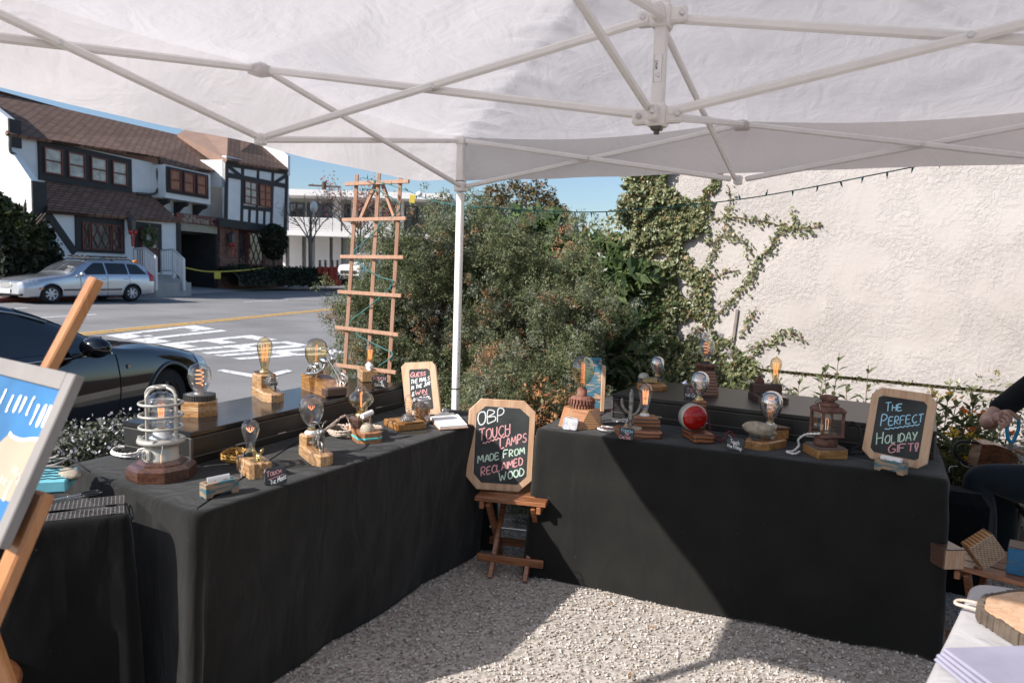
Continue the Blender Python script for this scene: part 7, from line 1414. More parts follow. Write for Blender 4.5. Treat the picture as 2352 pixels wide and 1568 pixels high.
o, pn, yy = board('chalkboard_sign', 'octagonal wood-framed chalkboard with holiday gift wording at the right end of the table', 'chalkboard sign', Mb, ol, inn, .018)
wr(pn, yy, Mb, zb2, m0, [('THE', 305, 390, 470, 385, 78, 'chalk_blue', .75, 1), ('PERFECT', 268, 525, 660, 488, 100, 'chalk_blue', .72, 2), ('~', 305, 555, 620, 512, 20, 'chalk_blue', 1, 3), ('HOLIDAY', 225, 692, 610, 650, 108, 'chalk_green', .68, 4), ('GIFT!', 335, 770, 620, 748, 80, 'chalk_pink', .9, 5)], .0042)
def zb3(x, y): return (809+.156*x, 771.5+.156*y)
Mb = boardM(973, 957, TT+.002, VA*-1-.22, .22); ol = P_([(800, 1165), (830, 1205), (1290, 1190), (1315, 1150), (1240, 475), (1185, 412), (790, 428), (730, 490)], zb3, Mb); ol, m0 = lift(ol); inn = [(x, z-m0) for x, z in P_([(880, 1105), (895, 1125), (1190, 1110), (1205, 1090), (1150, 545), (1120, 518), (870, 528), (852, 550)], zb3, Mb)]
o, pn, yy = board('chalkboard_sign', 'narrow wood-framed chalkboard inviting guesses of nails, leaning behind the jar', 'chalkboard sign', Mb, ol, inn, .016)
wr(pn, yy, Mb, zb3, m0, [('GUESS', 875, 645, 1105, 615, 70, 'chalk_pink', .8, 1), ('THE NAILS', 875, 745, 1160, 680, 62, 'chalk_white', .9, 2), ('IN THE JAR', 885, 828, 1170, 750, 55, 'chalk_white', .9, 3), ('&', 893, 920, 930, 915, 60, 'chalk_white', 1, 4), ('WIN', 940, 905, 1130, 870, 62, 'chalk_pink', .95, 5), ('~', 1060, 905, 1130, 885, 10, 'chalk_pink', 1, 5), ('A COOL', 900, 1010, 1190, 950, 55, 'chalk_white', .8, 6)], .0042)
# small slate tags leaning on the lamps
def tagsign(lab, px, py, z, wpx, hpx, face, lean, rows, m='slate', shape=0, th=.003):
    Mx = boardM(px, py, z, -VA+face, lean); q = Mx.translation; k = (q-Vector(CAM)).dot(Vector(CF))/FPX; w_, h = wpx*k/2, hpx*k; R_ = random.Random(int(px)); c = .22*h
    pts = [(-w_+c, 0), (0, .02*h), (w_-c, 0), (w_-.3*c, .25*c), (w_, c), (w_*.97, h*.5), (w_, h-c), (w_-.3*c, h-.25*c), (w_-c, h), (0, h*.98), (-w_+c, h), (-w_+.3*c, h-.25*c), (-w_, h-c), (-w_*.97, h*.5), (-w_, c), (-w_+.3*c, .25*c)]
    pts = [(x+R_.gauss(0, .0009), max(0, z_+R_.gauss(0, .0009))) for x, z_ in pts]; o, pn, yy = board('slate_tag', lab, 'small sign', Mx, pts, None, th, m, None, 'slate name tags by the lamps'); gro = {}
    for (t, x0, z0, x1, z1, hh, mm, caps) in rows:
        b = gro.setdefault(mm, MB()); a = (x0*w_, z0*h); c2 = (x1*w_, z1*h)
        if t == '~': squig(b, a[0], c2[0], a[1], yy, .0016, .0004, (c2[1]-a[1])/(c2[0]-a[0])); continue
        nat = scribble(MB(), t, 0, 0, hh*h, 0, 1, .0015, yy, caps); scribble(b, t, a[0], a[1], hh*h, (c2[1]-a[1])/(c2[0]-a[0]), (c2[0]-a[0])/nat, .0019, yy, caps)
    for mm, b in gro.items(): b.build('chalk_lettering', M[mm], o)
tagsign('small black slate reading touch the snail, leaning on the far wood block', 871, 890, CZ, 36, 29, .10, .25, [('TOUCH', -.85, .62, .85, .60, .27, 'chalk_pink', .85), ('THE', -.2, .40, .5, .36, .16, 'chalk_white', .9), ('SNAIL', -.6, .10, .85, .08, .24, 'chalk_white', .85)])
tagsign('ragged black slate reading touch the mouse at the front of the left table', 634, 1114, TT+.002, 52, 42, .55, .25, [('TOUCH', -.78, .48, .55, .66, .30, 'chalk_pink', .7), ('~', -.65, .34, .72, .56, .1, 'chalk_pink', 1), ('THE', -.5, .06, .05, .14, .22, 'chalk_white', .7), ('MOUSE', .15, .14, .95, .34, .28, 'chalk_white', .65)])
tagsign('scalloped tag coloured pale grey with sun glare, reading touch the gear under the big rust gears', 1308, 988, TT+.002, 37, 31, -.35, .42, [('TOUCH', -.72, .62, .82, .60, .26, 'chalk_white', .8), ('THE', -.25, .40, .28, .38, .14, 'chalk_white', .9), ('GEAR', -.7, .08, .7, .08, .28, 'chalk_white', .8)], 'glare_grey')  # sun glare on this tag is put into its pale grey colour
tagsign('dark blue-black slate reading touch the cactus with pink lower line', 1438, 1010, TT+.002, 36, 28, -.30, .25, [('TOUCH', -.75, .66, .80, .58, .25, 'chalk_blue', .85), ('THE', -.2, .42, .35, .38, .16, 'chalk_pink', .9), ('CACTUS', -.85, .10, .6, .06, .26, 'chalk_pink', .75)])
tagsign('black slate reading touch the gear in front of the tapered tower lamp', 1591, 915, CZ, 41, 29, -.25, .25, [('TOUCH', -.7, .56, .8, .60, .26, 'chalk_pink', .8), ('~', -.7, .46, .7, .50, .1, 'chalk_pink', 1), ('THE', -.85, .12, -.2, .16, .20, 'chalk_white', .9), ('GEAR', -.12, .08, .85, .12, .30, 'chalk_white', .7)])
tagsign('black slate reading touch the blimp at the tip of the log slab', 1688, 1036, TT+.002, 42, 31, -.35, .3, [('Touch', -.55, .60, .45, .46, .30, 'chalk_white', 1), ('the', -.85, .32, -.3, .22, .20, 'chalk_white', 1), ('Blimp', -.2, .24, .75, .06, .30, 'chalk_white', 1)])
# dim lettering on the shop sign and the sticker on the tent post
a0, a1, z0, z1, y_, sg = SIGN_FRAME; b = MB(); bw = a1-a0; scribble(b, 'THE OLD', a0+bw*.08, z0+(z1-z0)*.62, (z1-z0)*.26, 0, 1.5, .03, y_); nat = scribble(MB(), 'HEARTHSTONE', 0, 0, (z1-z0)*.42, 0, 1, .04, 0); scribble(b, 'HEARTHSTONE', a0+bw*.05, z0+(z1-z0)*.12, (z1-z0)*.42, 0, bw*.72/nat, .045, y_)
q = [(a1-bw*.17, z0+(z1-z0)*.2), (a1-bw*.05, z0+(z1-z0)*.2), (a1-bw*.05, z0+(z1-z0)*.82), (a1-bw*.17, z0+(z1-z0)*.82), (a1-bw*.17, z0+(z1-z0)*.2)]; rib(b, [Vector((x, 0, z)) for x, z in q], .05, y_); b.build('lettering', M['tan_wall'], sg)
dv = Vector(CAM)-H; fa = 0.; b = MB(); yS = -.0178
def stick(b, x0, x1, z0, z1, y): b.quad((x0, y, z0), (x1, y, z0), (x1, y, z1), (x0, y, z1))
zc = HB+.125; bs = MB(); stick(bs, -.0125, .0125, zc-.04, zc+.04, -.0174); s1 = bs.build('sticker', M['paper'], post); s1.location = H
b = MB(); rib(b, [Vector(v) for v in ((-.0108, 0, zc-.037), (.0108, 0, zc-.037), (.0108, 0, zc+.037), (-.0108, 0, zc+.037), (-.0108, 0, zc-.037))], .0008, yS)
t = MB(); nat = scribble(t, 'IMPACT', 0, 0, .006, 0, .9, .0011, 0); 
for v in t.v: pass
t.v = [(-v[2]-.001, yS, v[0]+zc-.002) for v in t.v]; b.join(t); rib(b, [Vector(v) for v in ((.004, 0, zc-.026), (-.006, 0, zc-.018), (.004, 0, zc-.010), (.004, 0, zc-.026))], .0010, yS); b.build('sticker_print', M['black_plastic'], s1)
# ---------------------------------------------------------------- card holders, clipboard, painted board
def holder(lab, px, py, z, rz, Ln=.115):
    q = at(px, py, z); o = thing('card_holder', lab, 'card holder', (q.x, q.y, z), rz, 'painted wood card holders'); b = MB(); h = .046; dp = .042; t = .011
    for y in (0, dp-t): b.prism([(-Ln/2, 0), (-Ln*.30, 0), (-Ln*.26, .010), (Ln*.26, .010), (Ln*.30, 0), (Ln/2, 0), (Ln/2, h), (Ln*.42, h+.002), (-Ln*.42, h+.002), (-Ln/2, h)], 0, t, .0012, Rx(math.pi/2).to_4x4()@Matrix.Translation((0, 0, -y-t)))
    for x in (-Ln/2+.006, Ln/2-.006): b.box((x, dp/2, h/2+.001), (.012, dp-2*t, h-.002))
    b.box((0, dp/2, .016), (Ln-.024, dp-2*t, .006)); b.build('wooden_box', M['teal_wood'], o); b = MB()
    for k in range(9): b.box((-.004+.0006*k, .015+.0014*k, .040+.0006*(k % 3)), (.078, .0006, .042), Rx(-.25))
    b.build('cards', M['paper'], o); b = MB()
    for x, z_, s_ in ((-.02, .052, .003), (.012, .050, .0035), (.018, .051, .003)): b.box((x, .0115, z_), (s_*2.4, .0004, s_), Rx(-.25))
    b.build('card_print', M['kraft'], o)
    for k in (-.03, -.02, -.01, 0, .01): pass
    return o
holder('teal and brown painted card holder at the front edge of the left table', 512, 1138, TT+.002, ang2((470, 1143), (563, 1122), TT))
holder('blue and brown painted card holder in front of the holiday sign', 2040, 1085, TT+.002, ang2((2003, 1075), (2070, 1090), TT))
cq = [(988, 963), (1010, 987), (1074, 982), (1052, 957)]; P = [at(x, y, TT+.004) for x, y in cq]; c = sum(P, Vector())/4
o = thing('clipboard', 'clipboard with blank white sheets by the tent pole on the left table', 'clipboard', c); b = MB(); b.prism([((p-c).x*1.04, (p-c).y*1.04) for p in P], 0, .004); b.build('board', M['pine'], o); b = MB(); b.prism([((p-c).x*.98, (p-c).y*.98) for p in P], .0045, .016, .0006); b.build('paper_sheets', M['paper'], o)
mid = (P[0]+P[3])/2-c; dr_ = (P[3]-P[0]).normalized(); an = math.atan2(dr_.y, dr_.x); b = MB(); b.box(mid+Vector((0, 0, .020)), (.11, .022, .008), Rz(an), .002); b.box(mid+Vector((0, 0, .028)), (.05, .016, .012), Rz(an), .003); b.torus(mid+Vector((0, 0, .040)), .011, .003, 16, 6, Rz(an)@Rx(math.pi/2)); b.build('clip', M['steel'], o)
q = at(1362, 944, TT+.002); o = thing('painted_plank', 'upright plank with worn blue paint behind the big gear lamp', 'painted board', q, -VA+.05); b = MB(); b.box((-.012, 0, .15), (.098, .020, .30), None, .003); b.build('plank', M['blue_wood'], o); b = MB(); b.box((.048, .012, .13), (.022, .075, .255), None, .002); b.build('side_plank', M['pine'], o); b = MB(); b.box((-.012, -.012, .075), (.094, .006, .006)); b.build('ledge', M['pine'], o)
b = MB()
for x in (-.04, -.018, .012): b.cyl((x, -.0102, .283), (x, -.0125, .283), .0045, n=10)
b.tube([(-.006, -.011, .115), (.02, -.0115, .10), (.034, -.0115, .095)], .0012, 5); b.build('nail_holes', M['dark_steel'], o)
# items on the small dark table
q = at(120, 1122, .74); o = thing('turquoise_canvas', 'turquoise painted block with dark zigzag marks behind the easel', 'painting', (q.x, q.y, .737), .75); b = MB(); b.box((-.06, .04, .02), (.22, .16, .04), None, .004); b.build('painted_block', M['aqua'], o); b = MB()
for k in range(5):
    y = -.02+.03*k; pts = [Vector((-.15+.02*i, y+.010*(i % 2)+.003*k, .0415)) for i in range(11)]; b.tube(pts, .0022, 5)
b.build('zigzag_marks', M['black_plastic'], o)
q = at(158, 1148, .737); o = thing('scissors', 'dark steel scissors with looped handles on the grid-bordered cloth', 'scissors', (q.x, q.y, .741), ang2((120, 1156), (214, 1138), .74)); b = MB()
for s_ in (-1, 1): b.torus((.065, s_*.014, .004), .018, .0038, 22, 6, None, 1.5, .62)
b.build('handles', M['black_plastic'], o); b = MB()
for s_ in (-1, 1): b.bar((.035, s_*.006, .004+.002*s_), (-.075, -s_*.003, .004+.002*s_), .010, .0025)
b.cyl((.0, 0, .0), (0, 0, .009), .004, n=10); b.build('blades', M['steel'], o)
o = thing('grey_ribbon_tangle', 'tangle of grey-white ribbon ends above the turquoise block', 'ribbons', at(150, 1085, .80)); oo_ = o.location
b = MB()
for pts in ([(90, 1063, .80), (120, 1058, .82), (150, 1052, .83), (178, 1062, .81), (200, 1078, .78), (207, 1083, .76)], [(95, 1072, .8), (128, 1066, .82), (163, 1050, .83)], [(85, 1083, .78), (110, 1073, .80), (146, 1072, .80), (166, 1082, .78), (180, 1092, .75)], [(100, 1054, .82), (130, 1049, .84)], [(92, 1068, .81), (118, 1052, .83), (135, 1045, .84)]): b.tube(crv([at(*q_)-oo_ for q_ in pts], 6), .0036, 6)
b.build('ribbon', M['photo_grey'], o)
q = at(160, 1088, .78); o = thing('glitter_cone', 'gold glitter cone lying on the turquoise block', 'ornament', q); b = MB(); b.sph((0, 0, 0), (.052, .026, .020), 20, 12, Rz(-.1)); b.build('cone', M['ceramic_tan'], o)
# ---------------------------------------------------------------- easel with framed beach picture
t0 = 1.22; TR = dep(173, 859, t0); TL = at(11, 823, TR.z); wv = (TL-TR); d = ray(29, 1183); kk = np.dot(np.array(TR-Vector(CAM)), np.array(wv))/np.dot(d, np.array(wv)); BR = Vector(CAM+d*kk)
ux = -wv.normalized(); uz = (TR-BR).normalized(); uy = uz.cross(ux).normalized()
if uy.dot(Vector(CAM)-TR) > 0: uy = -uy
PM = Matrix(((ux.x, uy.x, uz.x, TR.x), (ux.y, uy.y, uz.y, TR.y), (ux.z, uy.z, uz.z, TR.z), (0, 0, 0, 1)))
pw = wv.length*1.55; ph = (TR-BR).length*1.22; kp = t0/FPX
pic = thing('framed_picture', 'grey-framed beach picture lettered with I love you, leaning on the easel', 'picture', M=PM); dpt = .018; fw = .031
b = MB(); b.box((-fw/2, dpt/2, -ph/2), (fw, dpt, ph), None, .002); b.box((-pw+fw/2, dpt/2, -ph/2), (fw, dpt, ph), None, .002); b.box((-pw/2, dpt/2, -fw/2), (pw-2*fw, dpt, fw), None, .001); b.box((-pw/2, dpt/2, -ph+fw/2), (pw-2*fw, dpt, fw), None, .001); b.build('frame', M['photo_grey'], pic)
b = MB(); b.box((-pw/2, .012, -ph/2), (pw-2*fw+.01, .010, ph-2*fw+.01)); pr = b.build('picture_print', M['print_blue'], pic)
iw, ih = pw-2*fw, ph-2*fw; x0 = -pw+fw
def pl(u, v): return Vector((x0+u*iw, .0064, -fw-v*ih))
b = MB(); sa = [(1.0, .38), (.92, .40), (.83, .43), (.74, .43), (.69, .41), (.62, .52), (.54, .66), (.46, .80), (.42, .92), (.55, .90), (.70, .88), (.80, .86), (1, .84)]; b.add([pl(*q) for q in sa], [tuple(range(len(sa)))]); b.build('sand', M['sand'], pr)
b = MB(); f = crv([Vector((u, v, 0)) for u, v in sa[:5]], 6); rib(b, [pl(q.x, q.y-.008) for q in f], .006, -.0004); b.build('foam', M['paper'], pr)
b = MB()
for (t_, u, v, s_) in (('I', .46, .22, .12), ('L', .56, .25, .12), ('O', .63, .24, .12), ('V', .69, .235, .12), ('E', .77, .23, .12), ('Y', .84, .30, .155), ('O', .905, .29, .155), ('U', .955, .28, .155)):
    p = pl(u, v); cc = MB(); scribble(cc, t_, 0, 0, s_*ih, 0, .26, .0066, 0); b.join(cc, Matrix.Translation((p.x, p.y-.0005, p.z)))
b.build('lettering', M['paper'], pr)
b = MB(); R_ = random.Random(6)
for _ in range(26): u, v = .62+.36*R_.random(), .48+.36*R_.random(); p = pl(u, v); b.box(p+Vector((0, -.0002, 0)), (.010, .0002, .012)) if v > .75-.35*(u-.5) else None
b.build('footprints', M['cord_tan'], pr)
ea = thing('wooden_easel', 'orange-toned wooden easel holding the beach picture', 'easel', (TR.x, TR.y, 0)); e0 = ea.location
P0_, P1_ = (onpl(x, y, TR+uy*.036, uy) for x, y in ((222, 640), (100, 868))); dd = (P1_-P0_); P1_ = P0_+dd*3.4; b = MB(); b.bar(P0_-e0, P1_-e0, .030, .020, tuple(uy), .003); b.build('mast', M['easel'], ea)
A, B = (onpl(x, y, TR+uy*.040, uy) for x, y in ((100, 1130), (-24, 1420))); dd = B-A; kz = (A.z)/(A.z-B.z); b = MB(); b.bar(A-e0, A+dd*min(kz, 3.6)-e0, .046, .022, tuple(uy), .004); b.build('front_leg', M['easel'], ea)
b = MB(); q = P0_.lerp(P1_, .75); b.bar(q-e0, Vector((q.x-.25, q.y+.35, .0))-e0, .03, .02, (0, 0, 1), .003); b.build('rear_leg', M['easel'], ea)
# round wooden thing at the bottom left corner
q = at(8, 1578, .36); o = thing('wooden_stool', 'round wooden stool seat at the bottom left corner', 'stool', (q.x-.13, q.y-.08, 0)); b = MB(); b.lathe([(.16, .325), (.175, .33), (.178, .35), (.172, .36), (0, .36)], 36); b.build('seat', M['stool'], o)
for k in range(3): b = MB(); t = 2*math.pi*k/3; b.cyl((.12*math.cos(t), .12*math.sin(t), .325), (.17*math.cos(t), .17*math.sin(t), 0), .016, n=10); b.build('leg', M['easel'], o)
# ---------------------------------------------------------------- folding stools
def stool(lab, c, rz, w_=.34, d_=.32, h=SZ):
    """slatted top, two X-frames"""
    o = thing('folding_stool', lab, 'stool', (c[0], c[1], 0), rz, 'slatted folding stools'); n = 4; sw = d_/n
    for i in range(n): b = MB(); b.box((0, -d_/2+sw*(i+.5), h-.011), (w_, sw-.008, .022), None, .003); b.build('seat_slat', M['stool'], o)
    for s_ in (-1, 1): b = MB(); b.box((s_*(w_/2-.035), 0, h-.041), (.022, d_*.98, .036), None, .003); b.build('seat_rail', M['stool'], o)
    for i, (x, s_) in enumerate(((-w_/2+.065, 1), (w_/2-.065, 1), (-w_/2+.09, -1), (w_/2-.09, -1))): b = MB(); b.bar((x, -s_*d_*.42, h-.03), (x, s_*d_*.48, .0), .024, .036, (0, 1, 0), .003); b.build('leg', M['stool'], o)
    for s_, x in ((1, w_/2-.065), (-1, w_/2-.09)): b = MB(); b.box((0, s_*d_*.355, .085), (w_-.02, .018, .040), None, .003); b.build('stretcher', M['stool'], o)
    b = MB(); b.cyl((-w_/2+.04, .0, h*.5), (w_/2-.04, .0, h*.5), .006, n=10); b.build('pivot_rod', M['steel'], o); return o
stool('slatted folding stool carrying the large chalkboard between the tables', (.525, -.265), .22, .355, .34)
stool('slatted folding stool with wood offcuts beside the right table end', (2.66, -.12), -.30, .42, .34, .40)
def blk(lab, px, py, z, size, rz, m, tilt=0., nm='wood_block'):
    q = at(px, py, z); o = thing(nm, lab, 'wood block', (q.x, q.y, z), rz); b = MB(); b.box((0, 0, size[2]/2), size, Ry(tilt) if tilt else None, .002); b.build('block', M[m], o); return o
q = at(2185, 1302, .405); o = thing('wood_block', 'reddish square timber offcut with pale end grain, left on the stool', 'wood block', (q.x, q.y, .401), .55); b = MB(); b.box((0, .06, .040), (.088, .15, .080), None, .003); b.build('timber', M['walnut'], o); b = MB(); b.box((0, -.0162, .040), (.080, .002, .073)); b.build('end_grain', M['pine'], o)
q = at(2262, 1310, .405); o = thing('wood_block', 'tan ribbed block tipped on its corner in the middle of the stool', 'wood block', (q.x, q.y, .401), .35); b = MB(); R_ = Ry(math.radians(-38)); b.box((.01, .04, .077), (.105, .065, .105), R_, .002); b.build('timber', M['stripe'], o); b = MB()
for i in range(13): b.box(Vector((.01, .04, .077))+R_@Vector((0, -.0333, -.048+.008*i)), (.10, .002, .003), R_)
b.build('saw_ribs', M['ceramic_tan'], o)
q = at(2335, 1320, .405); o = thing('wood_block', 'deep blue painted block at the right end of the stool', 'wood block', (q.x+.03, q.y, .401), -.2); b = MB(); b.box((0, .05, .052), (.13, .10, .104), None, .003); b.build('painted_block', M['deepblue_wood'], o); b = MB(); b.box((0, .05, .106), (.128, .098, .006), None, .002); b.build('worn_edge', M['walnut'], o)
# ---------------------------------------------------------------- white table in the near right corner
drape('white_tablecloth', 'white cloth over the table in the bottom right corner', [(2.05, -2.5), (3.10, -2.9), (3.10, -1.28), (2.335, -1.34)], TT, 'white_cloth', 21, fold=.03, flares=[.05, .05, .05, -.02])
q = at(2400, 1440, TT+.003); o = thing('log_slice', 'round log slice with rough bark and a rope loop on the white table', 'log slice', (q.x+.035, q.y-.02, TT+.003), .3); b = MB(); n = 60
pts = [((.15+.006*math.sin(5*t)+.004*math.sin(11*t))*math.cos(t), (.15+.006*math.sin(5*t+1))*math.sin(t)) for t in np.linspace(0, 2*math.pi, n, endpoint=False)]; b.prism(pts, 0, .032, .001); b.build('wood_face', M['pine'], o); b = MB(); R_ = random.Random(1)
for i in range(n):
    a, c = pts[i], pts[(i+1) % n]; k = 1.03+.04*R_.random(); p = Vector(((a[0]+c[0])/2*k, (a[1]+c[1])/2*k, .0155)); b.box(p, (.010+.006*R_.random(), .016, .030+.003*R_.random()), Rz(math.atan2(p.y, p.x)), .002)
b.build('bark', M['bark'], o); b = MB(); b.tube(crv([(-.125, .075, .02), (-.17, .105, .015), (-.19, .09, .012), (-.17, .065, .015), (-.14, .03, .02)], 6), .004, 6); b.build('rope_loop', M['cord_tan'], o)
q = at(2366, 1425, TT+.04); o = thing('white_jar', 'small white lidded jar standing on the log slice', 'jar', (q.x+.02, q.y+.01, TT+.036)); b = MB(); b.lathe([(.020, 0), (.022, .004), (.022, .055), (.018, .060)], 24); b.build('jar_body', M['porcelain'], o); b = MB(); b.lathe([(.0195, .060), (.020, .075), (.0, .077)], 24); b.build('lid', M['paper'], o)
q = at(2345, 1572, TT+.004); o = thing('folded_cloth', 'pale lilac folded cloth at the edge of the white table', 'cloth', (q.x, q.y, TT+.003), .5); b = MB()
for k in range(4): b.box((.002*k, .003*(k % 2), .006+.009*k), (.24-.004*k, .17-.005*k, .0085), Rz(.02*k), .004)
b.build('fabric', M['lilac'], o)
# cable on the gravel between the tables
o = thing('white_cable', 'white cable lying on the gravel behind the stool', 'cable', (0, 0, 0)); b = MB()
for pts in ([(1118, 1198, .02), (1160, 1192, .02), (1205, 1196, .02), (1238, 1212, .03)], [(1200, 1230, .015), (1218, 1222, .02), (1240, 1218, .03)], [(1213, 1226, .015), (1226, 1234, .012), (1244, 1233, .02)]): b.tube(crv([at(*q_) for q_ in pts], 6), .0042, 6)
b.build('cord', M['cord_white'], o)
# ---------------------------------------------------------------- the seated person at the right edge
def skinmesh(nm, chains, m, parent=None, sub=2, root=0, smooth=True):
    """chains: list of polylines [(x, y, z, r)]; a string start ('=', idx) joins to an earlier vertex"""
    vs, es, rs = [], [], []
    for ch in chains:
        prev = None
        for p in ch:
            if isinstance(p, int): prev = p; continue
            vs.append(p[:3]); rs.append(p[3] if len(p) == 4 else p[3:]); i = len(vs)-1
            if prev is not None: es.append((prev, i))
            prev = i
    me = bpy.data.meshes.new(nm); me.from_pydata(vs, es, []); o = bpy.data.objects.new(nm, me); COL.objects.link(o)
    md = o.modifiers.new('Skin', 'SKIN'); md.use_smooth_shade = True; md.branch_smoothing = .6
    if not me.skin_vertices: 
        bpy.context.view_layer.objects.active = o
    sv = me.skin_vertices[0].data if me.skin_vertices else None
    for i, r in enumerate(rs):
        sv[i].radius = (r, r) if not hasattr(r, '__len__') else tuple(r)
        sv[i].use_root = (i == root)
    s_ = o.modifiers.new('Sub', 'SUBSURF'); s_.levels = sub; s_.render_levels = sub
    bpy.context.view_layer.update(); dg = bpy.context.evaluated_depsgraph_get(); me2 = bpy.data.meshes.new_from_object(o.evaluated_get(dg)); me2.name = nm
    o.modifiers.clear(); o.data = me2; bpy.data.meshes.remove(me); me2.materials.clear(); me2.materials.append(M[m])
    for p in me2.polygons: p.use_smooth = True
    if parent is not None: o.parent = parent
    return o
PX, PY = 2.98, .80
per_ = thing('person', 'person in black shirt and dark jeans seated at the right edge, cutting with blue-handled pliers', 'person', (PX, PY, 0))
def pp(x, y, z, r): return (x-PX, y-PY, z, r)
# joints (world): faces -X, towards the table end
hipL, hipR = (3.02, .66, .52), (3.04, .92, .47); kneeL, kneeR = (2.60, .70, .555), (2.74, .98, .47); ankL, ankR = (2.66, .64, .09), (2.80, 1.0, .09)
def dr(x, y, t, r): q = dep(x, y, t); return (q.x-PX, q.y-PY, q.z, r)
shL = tuple(dep(2392, 872, 3.98)); shR = (2.98, 1.02, 1.02)
aL = [dr(2392, 872, 3.98, .060), dr(2325, 920, 3.96, .050), dr(2266, 966, 3.93, .043), dr(2268, 974, 3.88, .042), dr(2280, 967, 3.82, .033), dr(2289, 962, 3.78, .030)]
aR = [pp(*shR, .058), pp(3.02, 1.02, .88, .048), dr(2520, 1040, 4.25, .042), dr(2450, 1068, 4.08, .038), dr(2405, 1070, 3.95, .028), dr(2388, 1066, 3.93, .030)]
body = [[pp(3.05, .80, .50, .15), pp(3.04, .80, .70, .14), pp(3.0, .80, .90, .15), pp(2.98, .80, 1.06, .10), pp(2.94, .80, 1.14, .055), pp(2.92, .80, 1.20, .055)],
        [3]+aL, [3]+aR,
        [0, pp(*hipL, .095), pp(2.82, .68, .545, .082), pp(*kneeL, .06), pp(2.645, .67, .32, .052), pp(*ankL, .035), pp(2.60, .63, .04, .035), pp(2.50, .62, .03, .03)],
        [0, pp(*hipR, .095), pp(2.88, .95, .47, .08), pp(*kneeR, .06), pp(2.785, 1.0, .30, .052), pp(*ankR, .035), pp(2.74, 1.01, .04, .035), pp(2.64, 1.02, .03, .03)]]
bo_ = skinmesh('body', body, 'skin', per_, 2)
# hands: each finger a chain rooted in the palm, joined to the body mesh afterwards
def hand(pal, fingers):
    obs = [skinmesh('palm', [pal], 'skin', None, 2)]
    for f in fingers: obs.append(skinmesh('finger', [f], 'skin', None, 2))
    return obs
def fch(pts, t, r0): return [dr(x, y, t+dt, r0*k) for (x, y, dt), k in zip(pts, (1.12, 1., .92, .80))]
hl = hand([dr(2284, 964, 3.80, .028), dr(2294, 959, 3.77, .033), dr(2303, 956, 3.75, .031)],
          [fch(((2304, 946, 3.740-3.74), (2317, 949, -.015), (2322, 961, -.018), (2318, 972, -.010)), 3.74, .0108), fch(((2303, 954, .0), (2314, 959, -.02), (2317, 970, -.022), (2312, 978, -.012)), 3.735, .0108),
           fch(((2299, 962, 0), (2308, 968, -.02), (2310, 977, -.02), (2305, 983, -.01)), 3.738, .0102), fch(((2293, 968, 0), (2300, 975, -.015), (2301, 983, -.015), (2296, 987, -.005)), 3.745, .0092),
           fch(((2297, 947, .01), (2318, 944, .01), (2333, 955, 0), (2343, 969, -.01)), 3.765, .0118)])
hr = hand([dr(2392, 1068, 3.94, .028), dr(2378, 1062, 3.92, .034), dr(2366, 1060, 3.91, .033)],
          [fch(((2362, 1066, 0), (2344, 1070, -.02), (2328, 1068, -.03), (2317, 1062, -.02)), 3.89, .0108), fch(((2362, 1072, .01), (2342, 1077, -.01), (2325, 1075, -.02), (2314, 1070, -.01)), 3.90, .0108),
           fch(((2364, 1078, .02), (2346, 1083, 0), (2331, 1082, -.01), (2321, 1077, 0)), 3.91, .0102), fch(((2368, 1083, .03), (2352, 1088, .01), (2340, 1088, 0), (2332, 1084, 0)), 3.92, .0092),
           fch(((2374, 1050, 0), (2356, 1043, -.02), (2340, 1036, -.03), (2327, 1030, -.03)), 3.90, .0120)])
def joinmesh(a, obs):
    V, F = [], []
    for o in [a]+obs:
        b0 = len(V); V += [tuple(v.co) for v in o.data.vertices]; F += [tuple(i+b0 for i in p.vertices) for p in o.data.polygons]
    me = bpy.data.meshes.new('body'); me.from_pydata(V, [], F); me.materials.append(M['skin']); me.polygons.foreach_set('use_smooth', [True]*len(F)); a.data = me
    for o in obs: bpy.data.objects.remove(o)
    return a
hb = MB(); hc = Vector((2.90-PX, .80-PY, 1.34)); hb.sph(hc, (.098, .078, .118), 24, 18); hb.sph(hc+Vector((-.03, 0, -.06)), (.062, .056, .062), 18, 12); hb.sph(hc+Vector((-.105, 0, -.012)), (.018, .013, .022), 12, 8)
for s_ in (-1, 1): hb.sph(hc+Vector((.005, s_*.078, -.005)), (.018, .008, .028), 12, 8)
ho = hb.build('head', M['skin'], None)
joinmesh(bo_, hl+hr+[ho])
b = MB(); b.sph(hc+Vector((.012, 0, .022)), (.104, .086, .110), 22, 14, Ry(.35), 0, .56); b.build('hair', M['hair'], per_)
b = MB(); [b.sph(hc+Vector((-.088, s_*.030, .004)), .0115, 10, 8) for s_ in (-1, 1)]; b.build('eyes', M['porcelain'], per_)
b = MB(); b.sph(hc+Vector((-.092, 0, -.062)), (.008, .024, .005), 12, 6); b.build('lips', M['rust_red'], per_)
skinmesh('shirt', [[pp(3.05, .80, .55, .158), pp(3.04, .80, .70, .155), pp(3.0, .80, .90, .165), pp(2.97, .80, 1.05, .115), pp(2.945, .80, 1.11, .066)], [3, dr(2392, 872, 3.98, .078), dr(2345, 905, 3.965, .070), dr(2300, 938, 3.945, .064), dr(2287, 948, 3.94, .061)], [3, pp(*shR, .075), pp(3.01, 1.02, .93, .066), pp(3.02, 1.02, .86, .06)]], 'shirt', per_, 2)
